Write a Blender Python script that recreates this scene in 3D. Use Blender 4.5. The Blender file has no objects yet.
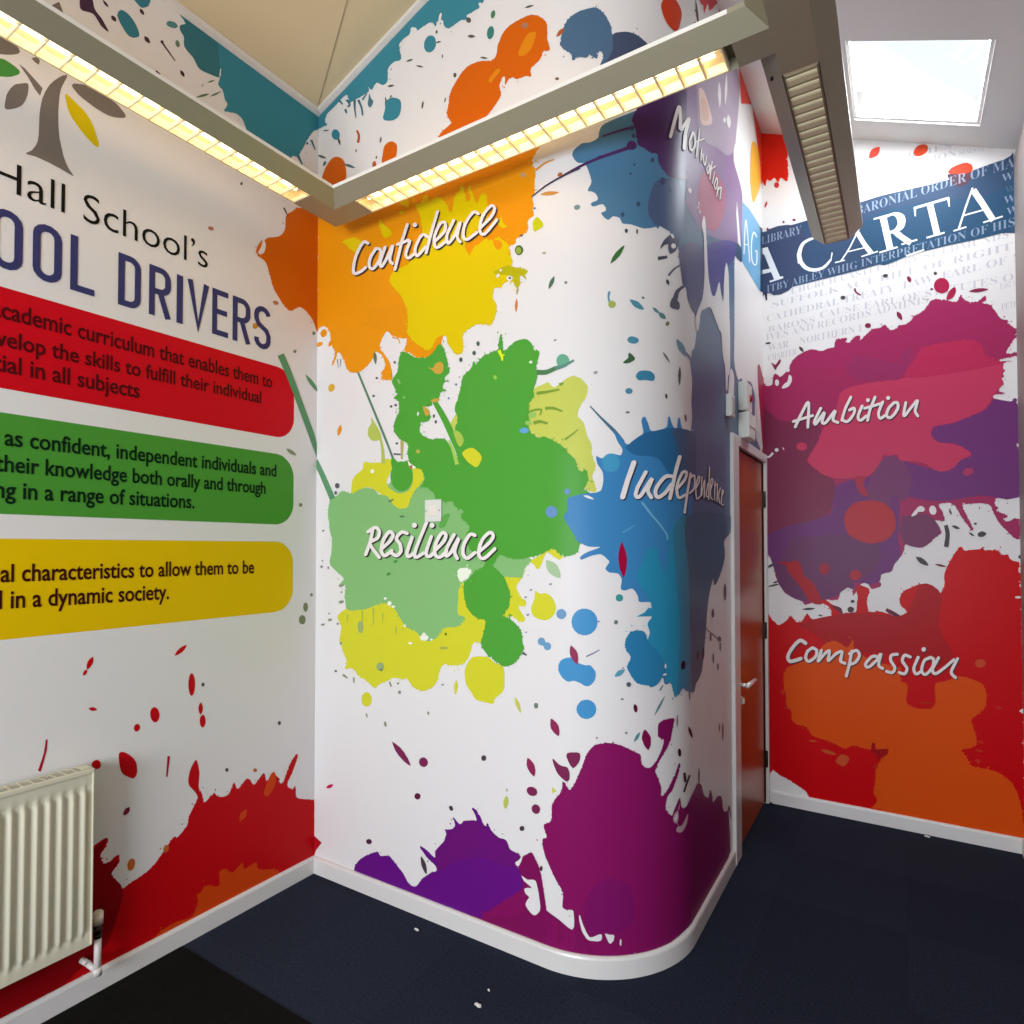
import bpy, bmesh, math, random
from mathutils import Vector, Matrix
from mathutils.geometry import delaunay_2d_cdt
S = bpy.context.scene
COL = S.collection

# ------------------------------------------------------------------ camera
FPX, YAW, PITCH, ROLL, CYP = 622.15, 32.10, 1.183, -0.023, 535.67
cam_data = bpy.data.cameras.new('camera'); cam = bpy.data.objects.new('camera', cam_data); COL.objects.link(cam)
_y, _t, _r = math.radians(YAW), math.radians(PITCH), math.radians(ROLL)
_F = Vector((-math.sin(_y)*math.cos(_t), math.cos(_y)*math.cos(_t), math.sin(_t)))
_R = Vector((math.cos(_y), math.sin(_y), 0)); _U = _R.cross(_F)
_R2 = _R*math.cos(_r)+_U*math.sin(_r); _U2 = -_R*math.sin(_r)+_U*math.cos(_r)
_m = Matrix((_R2, _U2, -_F)).transposed().to_4x4(); _m.translation = Vector((0, 0, 1.55))
cam.matrix_world = _m
cam_data.sensor_fit = 'HORIZONTAL'; cam_data.sensor_width = 36.0
cam_data.lens = 36.0*FPX/1024.0
cam_data.shift_x = 0.0; cam_data.shift_y = (CYP-512.0)/1024.0
cam_data.clip_start = 0.02
S.camera = cam

# ------------------------------------------------------------------ world, lights, exposure
S.view_settings.view_transform = 'Standard'; S.view_settings.look = 'None'
S.view_settings.gamma = 1.0; S.view_settings.use_curve_mapping = False
S.view_settings.exposure = 0.35
world = bpy.data.worlds.new('overcast_sky'); S.world = world; world.use_nodes = True
wb = world.node_tree.nodes['Background']; wb.inputs[0].default_value = (0.86, 0.94, 1.0, 1); wb.inputs[1].default_value = 0.92
def area(name, loc, target, sx, sy, power, col):
    l = bpy.data.lights.new(name, 'AREA'); l.shape = 'RECTANGLE'; l.size = sx; l.size_y = sy; l.energy = power; l.color = col
    o = bpy.data.objects.new(name, l); COL.objects.link(o); o.location = loc
    o.rotation_euler = (Vector(target)-Vector(loc)).to_track_quat('-Z', 'Y').to_euler(); return o
area('window_daylight', (-0.70, -3.10, 1.62), (-1.0, 2.0, 1.25), 1.9, 1.5, 165, (0.84, 0.91, 1.0))
area('skylight_daylight', (0.08, 3.578, 3.868), (0.08-.428, 3.578, 2.868), 0.62, 0.64, 18, (0.88, 0.95, 1.0))

# ------------------------------------------------------------------ helpers
def lin(h):
    h = h.lstrip('#'); v = [int(h[i:i+2], 16)/255 for i in (0, 2, 4)]
    return tuple((c/12.92 if c <= .04045 else ((c+.055)/1.055)**2.4) for c in v)+(1,)
MATS = {}
def mat(name, hexcol, rough=.5, metal=0, noise=0.0, nscale=30, bump=0.0, bscale=200, emit=None, estr=0, spec=.5):
    if name in MATS: return MATS[name]
    m = bpy.data.materials.new(name); m.use_nodes = True; nt = m.node_tree; b = nt.nodes['Principled BSDF']
    b.inputs['Base Color'].default_value = lin(hexcol); b.inputs['Roughness'].default_value = rough; b.inputs['Metallic'].default_value = metal
    b.inputs['Specular IOR Level'].default_value = spec
    if noise > 0:
        tc = nt.nodes.new('ShaderNodeTexCoord'); n = nt.nodes.new('ShaderNodeTexNoise'); n.inputs['Scale'].default_value = nscale; n.inputs['Detail'].default_value = 4
        mx = nt.nodes.new('ShaderNodeMix'); mx.data_type = 'RGBA'
        c = lin(hexcol); mx.inputs[6].default_value = tuple(x*(1-noise) for x in c[:3])+(1,); mx.inputs[7].default_value = tuple(min(1, x*(1+noise)) for x in c[:3])+(1,)
        nt.links.new(tc.outputs['Object'], n.inputs['Vector']); nt.links.new(n.outputs['Fac'], mx.inputs[0]); nt.links.new(mx.outputs[2], b.inputs['Base Color'])
    if bump > 0:
        tc = nt.nodes.new('ShaderNodeTexCoord'); n = nt.nodes.new('ShaderNodeTexNoise'); n.inputs['Scale'].default_value = bscale; n.inputs['Detail'].default_value = 3
        bp = nt.nodes.new('ShaderNodeBump'); bp.inputs['Strength'].default_value = bump; bp.inputs['Distance'].default_value = .002
        nt.links.new(tc.outputs['Object'], n.inputs['Vector']); nt.links.new(n.outputs['Fac'], bp.inputs['Height']); nt.links.new(bp.outputs[0], b.inputs['Normal'])
    if emit: b.inputs['Emission Color'].default_value = lin(emit); b.inputs['Emission Strength'].default_value = estr
    MATS[name] = m; return m
def vinyl(hexcol):                                  # a colour of the satin printed wall vinyl
    return mat('vinyl_'+hexcol.lstrip('#'), hexcol, rough=.36, spec=.10)
def link(name, bm, mats, parent=None, smooth=False):
    me = bpy.data.meshes.new(name); bm.to_mesh(me); bm.free()
    for m in (mats if isinstance(mats, (list, tuple)) else [mats]): me.materials.append(m)
    if smooth:
        for p in me.polygons: p.use_smooth = True
    o = bpy.data.objects.new(name, me); COL.objects.link(o)
    if parent: o.parent = parent; o.matrix_parent_inverse = parent.matrix_world.inverted()
    return o
def tag(o, label=None, cat=None, group=None, kind=None):
    if label: o['label'] = label
    if cat: o['category'] = cat
    if group: o['group'] = group
    if kind: o['kind'] = kind
    return o
def empty(name, loc, label, cat, group=None):
    o = bpy.data.objects.new(name, None); COL.objects.link(o); o.location = loc; o.empty_display_size = .1
    bpy.context.view_layer.update(); return tag(o, label, cat, group)
def box(bm, lo, hi, mi=0, bev=0):
    ret = bmesh.ops.create_cube(bm, size=1); vs = ret['verts']
    for v in vs: v.co = Vector([lo[i]+(v.co[i]+.5)*(hi[i]-lo[i]) for i in range(3)])
    fs = list({f for v in vs for f in v.link_faces})
    for f in fs: f.material_index = mi
    if bev > 0:
        es = list({e for v in vs for e in v.link_edges})
        bmesh.ops.bevel(bm, geom=es, offset=bev, segments=2, affect='EDGES', profile=.5)
    return vs
def cyl(bm, a, b_, r, r2=None, seg=20, mi=0, caps=True):
    a = Vector(a); b_ = Vector(b_); r2 = r if r2 is None else r2
    ax = (b_-a).normalized(); q = ax.to_track_quat('Z', 'Y'); n0 = len(bm.verts)
    A = [bm.verts.new(a+q@Vector((r*math.cos(2*math.pi*i/seg), r*math.sin(2*math.pi*i/seg), 0))) for i in range(seg)]
    B = [bm.verts.new(b_+q@Vector((r2*math.cos(2*math.pi*i/seg), r2*math.sin(2*math.pi*i/seg), 0))) for i in range(seg)]
    for i in range(seg):
        f = bm.faces.new((A[i], A[(i+1) % seg], B[(i+1) % seg], B[i])); f.material_index = mi; f.smooth = True
    if caps:
        bm.faces.new(A[::-1]).material_index = mi; bm.faces.new(B).material_index = mi
def quad(bm, pts, mi=0):
    f = bm.faces.new([bm.verts.new(Vector(p)) for p in pts]); f.material_index = mi; return f
def prism(bm, prof, fn, t0, t1, mi=0, caps=True):   # prof: list of (u,v); fn(u,v,t) -> 3D
    A = [bm.verts.new(fn(u, v, t0)) for u, v in prof]; B = [bm.verts.new(fn(u, v, t1)) for u, v in prof]; n = len(prof)
    for i in range(n): bm.faces.new((A[i], A[(i+1) % n], B[(i+1) % n], B[i])).material_index = mi
    if caps: bm.faces.new(A[::-1]).material_index = mi; bm.faces.new(B).material_index = mi

# ------------------------------------------------------------------ room measures
WA, WB, WC, WD, WR, XR = -2.4128, 2.0548, -0.7189, 4.0878, 0.4221, 0.512
YB = -3.2                                           # how far the room runs behind the camera
L1 = (WC-WR)-WA; L2 = L1+WR*math.pi/2; L3 = L2+(WD-WB-WR)
LIMITS = {'P_left': (YB, WB), 'P_center': (0, L3-.0005), 'P_far': (WC+.0005, XR)}
def roof(x): return min(4.569+.36*x, 3.842-.428*x)
def P_left(u, v, o=0): return Vector((WA+o, u, v))
def P_far(u, v, o=0): return Vector((u, WD-o, v))
def P_center(s, v, o=0):                            # front face, rounded corner, side face
    if s <= L1: return Vector((WA+s, WB-o, v))
    if s >= L2: return Vector((WC+o, WB+WR+s-L2, v))
    th = (s-L1)/WR; r = WR+o
    return Vector((WC-WR+r*math.sin(th), WB+WR-r*math.cos(th), v))
ARC = [L1+(L2-L1)*i/28 for i in range(29)]
LAYER = .0004
def flat_fill(bm, pts, P, off, mi, cuts):
    vs = [Vector(p) for p in pts]; n = len(vs)
    r = delaunay_2d_cdt(vs, [(i, (i+1) % n) for i in range(n)], [], 1, 1e-6)
    crossing = len(r[0]) > n
    def inside(x, y):                               # winding number, so that loops of a brush stroke stay open
        w = 0
        for (ax, ay), (bx, by) in zip(pts, pts[1:]+pts[:1]):
            if (ay <= y) != (by <= y) and (x < ax+(y-ay)*(bx-ax)/(by-ay)): w += 1 if by > ay else -1
        return w != 0
    b2 = bmesh.new(); bv = [b2.verts.new((p.x, p.y, 0)) for p in r[0]]
    for f in r[2]:
        if crossing and not inside(sum(r[0][i].x for i in f)/len(f), sum(r[0][i].y for i in f)/len(f)): continue
        try: b2.faces.new([bv[i] for i in f])
        except ValueError: pass
    lo = min(p.x for p in r[0]); hi = max(p.x for p in r[0])
    for c in cuts:
        if lo < c < hi: bmesh.ops.bisect_plane(b2, geom=b2.verts[:]+b2.edges[:]+b2.faces[:], plane_co=(c, 0, 0), plane_no=(1, 0, 0))
    mp = {v: bm.verts.new(P(v.co.x, v.co.y, off)) for v in b2.verts}
    for f in b2.faces:
        nf = bm.faces.new([mp[v] for v in f.verts]); nf.material_index = mi; nf.smooth = bool(cuts)
    b2.free()
def rough_edge(p, amp, seed):                       # ragged fringe of a paint splash: spikes, nicks and stray specks
    rnd = random.Random(seed); q = []; specks = []; n = len(p)
    ar = sum(p[i][0]*p[(i+1) % n][1]-p[(i+1) % n][0]*p[i][1] for i in range(n)); sg = 1 if ar > 0 else -1
    for i in range(n):
        (ax, ay), (bx, by) = p[i], p[(i+1) % n]; L = math.hypot(bx-ax, by-ay); q.append((ax, ay))
        if L < .006: continue
        nx, ny = (by-ay)/L*sg, -(bx-ax)/L*sg; m = max(1, int(L/.0125))
        for k in range(m):
            if rnd.random() > .66: continue
            t = (k+.5+rnd.uniform(-.2, .2))/m; big = rnd.random() < .12; hh = amp*rnd.uniform(.35, 1.2)*(2.2 if big else 1)*(1 if rnd.random() < .7 else -.7)
            w = min(.42/m, rnd.uniform(.0018, .0042)/L); ln = rnd.uniform(-.5, .5)*hh/L
            for tt, e in ((t-w, 0), (t-w*.35+ln, 1), (t+w*.2+ln, .93), (t+w, 0)):
                tt = min(max(tt, .001), .999) if e == 0 else tt
                q.append((ax+(bx-ax)*tt+nx*hh*e, ay+(by-ay)*tt+ny*hh*e))
            if rnd.random() < .10:
                dd = rnd.uniform(.010, .024); r = rnd.uniform(.0012, .0032); cx, cy = ax+(bx-ax)*t+nx*dd, ay+(by-ay)*t+ny*dd
                specks.append([(cx+r*math.cos(a)*(1.5 if abs(nx) > .7 else 1), cy+r*math.sin(a)*(1.6 if abs(ny) > .7 else 1)) for a in (0, 1.05, 2.1, 3.14, 4.2, 5.2)])
    return q, specks
def mural(bm, mats, text, P, cuts=()):              # each line: colour, print layer, edge roughness, outline in wall millimetres as steps
    for k, row in enumerate(text.strip().splitlines()):
        t = row.split(); n = [int(q) for q in t[3:]]; x = y = 0; p = []
        for i in range(0, len(n), 2):
            x += n[i]; y += n[i+1]; p.append((x/1000, y/1000))
        m = vinyl(t[0])
        if m not in mats: mats.append(m)
        off = LAYER*float(t[1])+k*1.2e-6; amp = float(t[2])/1000; specks = []
        if amp > 0:
            p, specks = rough_edge(p, amp, k)
            lim = LIMITS[P.__name__]; p = [(min(max(a, lim[0]), lim[1]), max(b_, .076)) for a, b_ in p]
        flat_fill(bm, p, P, off, mats.index(m), cuts)
        for q in specks:
            if all(lim[0] < a < lim[1] and b_ > .09 for a, b_ in q) and not (P is P_center and q[0][0] > L2+.68 and q[0][1] < 2.15): flat_fill(bm, q, P, off, mats.index(m), cuts)

# mural artwork: vinyl colour (glare mixed in on the side face), print layer, roughness of the edge, outline on the wall in millimetres (start point, then steps)
MURAL_LEFT = """
3A8494 1 2.6 1382 3688 -26 -7 4 -8 15 -8 8 -8 -4 -6 -17 -16 -4 -10 2 -10 3 -4 9 -7 4 -6 1 -8 0 -22 3 -9 6 -6 30 -14 18 -23 8 -4 11 -1 25 6 24 8 22 12 7 1 1 -7 -6 -22 -1 -9 3 -5 13 -5 5 -3 3 -7 5 -22 12 -13 2 -5 -3 -9 -11 -21 0 -6 8 2 30 14 13 5 10 1 9 -1 8 -3 7 -4 6 -7 13 -27 19 -24 -19 11 50 -41 32 -22 30 -10 29 8 31 20 61 52 4 8 2 6 4 5 7 5 17 7 7 5 8 12 51 104 24 45 8 12 9 9 19 14 4 12 0 93 -20 5 -30 -5 -34 -7 -32 -3 -21 2 -16 5 -28 4 -58 0 -239 -12 -119 -8
38727C 1.5 0 1382 3688 -8 -7 2 -8 6 -8 1 -8 -4 -6 -17 -16 -4 -10 2 -10 3 -4 9 -7 4 -6 1 -8 0 -22 3 -9 6 -6 30 -14 18 -23 8 -4 11 -1 12 2 25 7 24 5 10 4 7 9 3 13 0 17 -7 40 -5 53 -6 26 -14 17 -27 4 -36 -5 -35 -8
E4E0DE 3 0 1532 3571 -3 -35 5 3 1 4 2 32
3A6878 2 0 1925 3411 29 -27 7 6 -22 35
3A6878 2 0 2004 3532 28 -34 7 6 -23 38
3A6878 2 0 1993 3510 -1 -5 -4 -4 -4 -2 -3 0 -1 4 1 4 3 5 4 2 4 -1
3A7C8C 1 0 1128 3501 1 8 2 8 4 7 4 6 5 3 6 3 7 0 6 0 7 -3 8 -4 7 -5 6 -6 5 -7 5 -9 3 -8 2 -8 0 -5 -2 -5 -3 -3 -9 -9 -6 -5 -7 -3 -6 -2 -7 1 -6 3 -6 5 -12 13 -6 8 -5 9
3A7C8C 1 0 1179 3616 10 12 19 15 20 14 13 6 5 -3 0 -11 -3 -12 -5 -18 -9 -11 -12 -12 -5 -2 -5 0 -8 3 -11 5 -8 6
4E8484 1 0 1351 3621 -3 -6 -5 -6 -7 -5 -8 -4 -7 -3 -7 -1 -5 1 -2 3 0 5 3 5 4 6 7 6 8 4 8 3 6 1 5 -2 3 -3
6E7C68 1 0 1359 3560 1 -5 0 -5 -1 -4 -3 -4 -2 -3 -3 -1 -3 1 -3 2 -2 4 -1 4 1 5 1 4 2 4 3 3 3 1 3 0 2 -3
4A3038 2 0 1107 3485 1 -9 3 -3 6 -1 5 2 3 3 -1 9 -3 4 -4 0 -5 -1
4A3038 2 0 1206 3585 1 -10 2 -4 5 -1 8 1 0 4 0 6 -3 5 -4 2 -5 -1
4A3038 2 0 1224 3492 0 -5 1 -6 3 -4 7 -1 6 1 4 2 0 4 -1 6 -4 6 -4 1 -6 -1 -5 -2
4A3038 2 0 1267 3390 2 -12 4 -5 6 -3 9 1 1 1 0 3 -1 6 -4 7 -6 2 -5 1 -5 -1
4A3038 2 0 1363 3453 1 -11 2 -4 6 -2 5 0 3 1 1 5 -1 5 -2 6 -4 2 -6 0 -4 -1
4A3038 2 0 1078 3521 4 -8 3 -3 6 -2 7 1 0 3 -2 4 -4 4 -5 2 -5 0
4A3038 2 0 1285 3513 15 -11 41 -27 3 4 -39 30 -7 6 -6 8
4A3038 2 0 1296 3521 -1 -4 -3 -5 -4 -2 -3 0 -1 3 1 4 3 4 4 3 3 0
4A3048 2 0 1009 3480 5 10 8 10 9 9 7 4 4 -1 2 -5 2 -7 3 -13 2 -13 3 -5 4 -5 12 -8 7 -4 6 -8 13 -16 3 -6 -1 -4 -13 2 -11 4 -18 20 -7 4 -10 -2 -23 -11 -7 1 -3 7 -1 12 1 13
5A7A5A 2 0 1476 3475 12 9 7 6 8 9 8 10 -10 -7 -9 -7 -6 -7
5A7A5A 2 0 1427 3382 19 13 12 10 15 14 14 17 -5 -3 -11 -7 -16 -13 -11 -11 -11 -12
5A7A5A 2 0 1487 3423 17 15 11 10 12 15 12 16 -14 -12 -14 -14 -10 -11
5A7A5A 2 0 1453 3450 1 -3 0 -1 3 2 3 4 -1 3 -1 1 -2 -1
7A7068 1 0 971 3175 -2 1 -11 -9 -12 -15 -14 -20 -12 -21 -12 -30 -9 -32 -5 -36 -2 -26 -1 -64 -3 -25 -5 -15 -8 -17 -4 -7 -14 -15 -1 -2 4 -1 24 5 34 0 33 -3 40 -6 2 1 0 3 -13 15 -8 13 -9 23 -12 53 -4 41 -1 49 3 55 3 23 6 21 12 35
7A7068 1 0 986 3153 3 5 7 6 18 9 18 7 22 4 14 0 34 -4 25 -5 8 -4 13 -8 11 -9 2 -5 0 -5 -5 -6 -9 -6 -20 -10 -8 -3 -15 -4 -18 -1 -31 3 -39 10 -11 4 -14 11 -5 6
7A7068 1 0 833 3124 17 -4 24 -16 26 -18 -7 -30 -14 12 -20 29
7A7068 1 0 859 3075 -3 0 -4 -2 -25 -20 -5 -6 -9 -16 -7 -17 -4 -13 -4 -32 0 -9 2 -4 4 0 13 9 17 16 10 13 7 16 5 17 3 13 2 25 -1 6
7A7068 1 0 867 3165 17 17 7 -9 -3 -16 -10 2
7A7068 1 0 836 3167 -4 8 -8 7 -12 6 -12 3 -13 0 -15 -2 -13 -5 -10 -8 -4 -14 -1 -20 1 -18 5 -11 10 -1 13 4 28 16 12 8 11 9 9 9
7A7068 1 0 915 3375 29 38 14 -32 -22 -8
4C9040 1 0 737 3082 8 8 13 8 34 14 6 1 10 -1 18 -4 8 -4 3 -5 -2 -7 -6 -8 -16 -16 -13 -9 -15 -8 -21 -13 -11 -6 -8 1 -5 8 -4 13 -2 15
D8BC08 1 0 966 3108 4 3 6 -2 45 -22 9 -7 14 -15 12 -20 11 -32 5 -17 1 -11 -4 -5 -6 0 -8 2 -18 10 -21 16 -26 26 -7 9 -6 11 -5 14 -6 30
D0640C 1 3.2 1925 3163 23 10 15 5 17 3 43 18 22 -1 10 -26 0 -561 -2 -6 -18 41 -13 19 -15 11 -17 12 -19 8 -18 3 -16 -7 -33 -27 -16 -4 -19 9 -21 16 -19 19 -15 16 -10 13 -6 13 -10 26 -19 52 -8 13 -12 7 -26 5 -5 9 4 17 10 24 14 24 14 19 16 14 38 19 16 10 11 11 9 11 7 12 5 14 3 15 0 34 4 16 11 16 41 40 2 6
E4E0DE 2 0 1718 2903 4 9 7 9 7 8 7 4 5 1 6 -2 4 -5 2 -6 0 -9 -1 -11 -3 -12 -4 -9 -6 -8 -7 -6 -7 -4 -6 0 -4 6 -3 12 -2 12
D0640C 2.5 0 1742 2933 -7 -9 -9 -14 -8 -16 -6 -19 -2 -14 -1 -6 1 0 5 6 9 13 10 20 5 16 3 14 1 9
6A4A40 2 0 1851 3127 26 -28 5 4 -23 31
B87858 2 0 1511 2878 -4 -6 -7 -4 -8 0 -5 2 -1 6 4 5 8 4 7 1 5 -3
B87858 2 0 1727 2537 -5 -5 -8 -4 -9 1 -6 3 0 6 4 5 9 3 8 0 6 -3
B87858 2 0 1830 2673 -5 -6 -9 -4 -9 0 -6 4 -1 5 5 6 9 4 9 0 6 -3
5A5A48 2 0 1643 3137 -1 -4 -3 -5 -4 -2 -3 1 -2 4 2 5 3 4 4 2 3 -1
C00A12 1 3.2 798 76 -16 174 -4 116 14 82 48 36 73 10 78 -2 59 0 24 6 4 3 -4 2 2 3 12 4 28 10 10 1 5 -4 1 -7 -1 -8 -2 -8 -4 -6 -12 -13 -4 -7 0 -9 3 -10 7 -15 4 -4 4 0 11 2 22 12 6 1 4 -3 2 -6 1 -14 -2 -6 -5 -6 -19 -20 -1 -5 6 -17 20 -38 5 -8 6 -5 6 -1 25 9 52 13 16 8 15 9 13 12 52 56 8 6 5 1 6 -8 5 1 20 14 10 10 8 9 3 7 0 14 2 9 29 45 7 13 0 11 -7 15 -1 4 3 2 7 -1 7 -3 6 -5 4 -11 6 -28 5 -8 8 2 21 17 9 5 7 -3 10 -15 7 -5 22 -7 12 -1 10 3 7 9 12 27 6 7 4 -4 8 -23 7 -6 10 5 24 21 12 4 9 -6 15 -25 9 -6 12 6 26 25 10 5 6 -6 4 -27 5 -8 7 2 19 15 9 3 10 -6 20 -22 5 -8 -4 -3 -5 -1 10 -12 8 -4 7 1 7 11 17 38 8 17 10 13 10 13 17 17 11 1 2 -13 -13 -31 -18 -36 -24 -35 -3 -10 3 -10 8 -9 17 -13 5 1 10 10 3 -2 3 -42 7 -15 18 -11 51 -20 18 -9 10 -2 2 4 3 -36 0 -234 -1115 0 -67 5 -48 7 -29 6 -18 6 -3 -1 1 -16 8 -7
8E0810 1.5 0 1050 483 36 12 21 13 12 10 7 3 2 -7 -14 -32 -5 -14 1 -20 2 -8 7 -6 12 -4 33 -4 9 -4 -2 -7 -21 -18 -4 -12 6 -14 24 -35 7 -19 1 -21 -3 -22 -6 -22 -23 -72 -11 -24 -17 -20 -24 -14 -60 -20 -26 -17 -20 -9 -196 0 -16 68 -9 114 1 111 18 79 47 34 71 6 78 -5
D04410 2 5.1 1307 76 -19 0 3 0 28 14 12 4 16 1 36 1 17 -3 36 -8 14 3 9 12 18 54 12 19 6 6 9 2 14 -5 34 -19 11 -3 3 10 -4 33 0 12 6 5 7 0 17 -4 7 -6 15 -17 9 -5 11 4 26 16 10 2 3 -4 0 -21 5 -6 11 -1 33 6 12 -1 6 -6 2 -19 9 -11 28 -13 40 -16 32 -16 4 -15 -33 -5
D04410 2 0 1782 449 -8 9 -2 6 2 10 5 14 9 19 11 17 8 13 7 5 6 2 6 -2 4 -5 3 -8 2 -12 1 -13 -2 -13 -6 -11 -8 -12 -9 -11 -8 -7 -6 -4 -6 -1 -5 1
D04410 2 0 1686 425 -9 -1 -11 -2 -8 -6 -4 -12 -1 -11 1 -6 2 -1 6 -1 10 2 11 7 5 10 0 11 -1 9
D04410 2 0 1488 149 -2 -6 -6 -1 -7 3 -5 7 -3 7 3 5 5 2 7 -4 6 -6
C0682C 2 0 1225 382 -2 -7 -4 -4 -5 -2 -4 0 -5 3 -3 6 -2 6 -1 8 1 7 3 6 4 5 5 2 4 -1 4 -3 4 -5 2 -7 1 -7
C0682C 2 0 1350 389 -2 -3 -3 -3 -4 -1 -4 1 -3 3 -3 4 -1 4 0 5 1 5 2 4 3 2 4 1 4 -1 3 -3 3 -3 1 -5 1 -5
C0682C 2 0 1737 577 -1 -5 -6 -1 -6 2 -5 4 -1 6 1 4 5 2 6 -2 5 -4
C00A12 2 0 1106 786 0 -6 -3 -4 -4 -2 -5 -1 -5 2 -5 3 -4 5 -3 6 -1 6 1 5 3 4 4 2 5 1 5 -1 5 -4 4 -5 2 -5
C00A12 2 0 1165 805 2 5 5 2 6 -1 7 -4 8 -6 10 -9 10 -11 7 -10 5 -10 3 -10 2 -20 0 -8 -2 -9 -3 -6 -4 -4 -5 -1 -6 3 -6 4 -19 15 -6 7 -5 10 -4 15 -3 18 -2 17
C00A12 2 0 1443 688 9 11 4 3 4 -2 7 -23 5 -31 -3 -52 10 -50 1 -7 -5 4 -24 39 -19 24 -4 9 -2 11 0 12 4 23 6 16
C00A12 2 0 1310 917 -1 -10 -2 -8 -4 -6 -5 -3 -6 1 -6 4 -5 7 -4 10 -2 10 0 10 2 8 4 6 5 3 6 -1 6 -4 6 -7 3 -10
C00A12 2 0 1450 1005 -1 -16 -2 -13 -4 -9 -4 -5 -5 1 -5 7 -3 10 -3 14 -1 16 1 15 2 13 3 9 5 5 5 -1 4 -6 4 -11 3 -14
C00A12 2 0 1474 928 -4 -5 -4 -8 -1 -10 2 -13 4 -9 3 -5 1 0 3 4 4 7 2 12 -1 10 -4 10 -4 7
C00A12 2 0 1496 848 0 -9 -3 -7 -3 -5 -4 -2 -5 1 -4 4 -3 7 -2 8 -1 9 0 8 3 8 3 4 4 2 4 0 5 -4 3 -7 2 -8
C00A12 2 0 1238 881 -2 -4 -3 -3 -4 -2 -4 0 -3 2 -3 4 -2 4 -1 5 1 5 2 4 3 3 3 1 4 0 3 -2 3 -3 2 -4 1 -5
C00A12 2 0 1413 1168 -8 -1 -11 -4 -11 -6 -10 -10 -5 -9 -2 -5 0 -1 6 0 10 3 14 7 9 8 6 10 3 7
C00A12 2 0 1076 1171 -6 -3 -6 -5 -5 -7 -3 -12 0 -9 1 -5 1 0 4 1 6 5 6 9 3 9 0 10 -1 7
C00A12 2 0 1057 1130 -7 -3 -3 -4 -2 -6 0 -5 1 -3 6 2 4 5 2 4 0 6
C00A12 2 0 1064 992 7 -8 5 -3 8 -1 5 1 2 1 -2 3 -4 5 -7 4 -6 1 -5 -1 -3 -1
A81430 2 0 937 918 -3 -26 -2 -16 -5 -19 -11 -36 8 -5 12 47 4 18 2 35
A81430 2 0 1342 749 -5 -77 6 -3 9 77
7A1830 2 0 1204 603 -5 0 -7 -1 -5 -3 -3 -8 -1 -7 1 -4 1 -1 3 0 7 0 7 4 3 6 0 7 0 6
5A4A4A 2 0 1490 997 -1 -4 -3 -3 -5 1 -3 4 -2 5 2 4 3 2 4 0 4 -4
5A4A4A 2 0 1600 619 -1 -4 -4 -2 -5 1 -4 5 -1 5 1 4 4 2 5 -1 4 -4
5A4A4A 2 0 1860 754 -2 -5 -4 -2 -6 1 -4 4 -2 6 2 5 4 2 6 -1 4 -4
5E9468 5 0 1827 2431 37 -61 29 -53 90 -178 71 -145 1 -218 0 280 -15 48 -115 231 -29 55 -36 62
5E9468 5 0 1985 2382 5 -11 10 -15 13 -15 22 -15 17 -9 3 -3 0 9 -5 15 -17 19 -17 12 -18 9 -12 5
8C9070 2 0 1878 2012 4 -6 8 -8 10 -6 16 -4 12 0 6 0 1 1 -3 5 -7 7 -13 8 -12 4 -12 1 -10 -1
7A8460 2 0 1971 1758 -2 -6 -5 -4 -6 0 -5 3 -1 6 1 5 5 4 6 0 5 -3
7A8460 2 0 2008 1270 -1 -8 -3 -6 -3 -5 -5 -2 -4 1 -5 3 -3 5 -3 7 -1 7 1 8 2 6 4 5 4 2 5 0 5 -3 3 -5 3 -7
7A8460 2 0 1994 1211 -1 -7 -3 -7 -5 -4 -6 -2 -7 1 -6 3 -6 5 -3 7 -1 8 1 7 3 6 5 5 7 2 6 -1 6 -3 6 -5 3 -7
7A8460 2 0 2037 1327 -2 -5 -4 -2 -5 0 -4 3 -1 5 1 4 4 3 5 0 4 -3
7A8460 2 0 1932 2481 -2 -5 -4 -5 -6 -1 -5 1 -2 5 2 5 5 4 6 1 4 -1
7A8460 2 0 2043 2600 -2 -6 -5 -5 -6 -2 -5 2 -2 5 2 6 5 6 6 1 5 -2
C88830 2 0 1723 2538 -3 -8 -6 -7 -9 -3 -6 3 -3 7 3 9 6 7 8 2 7 -3
"""
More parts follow.
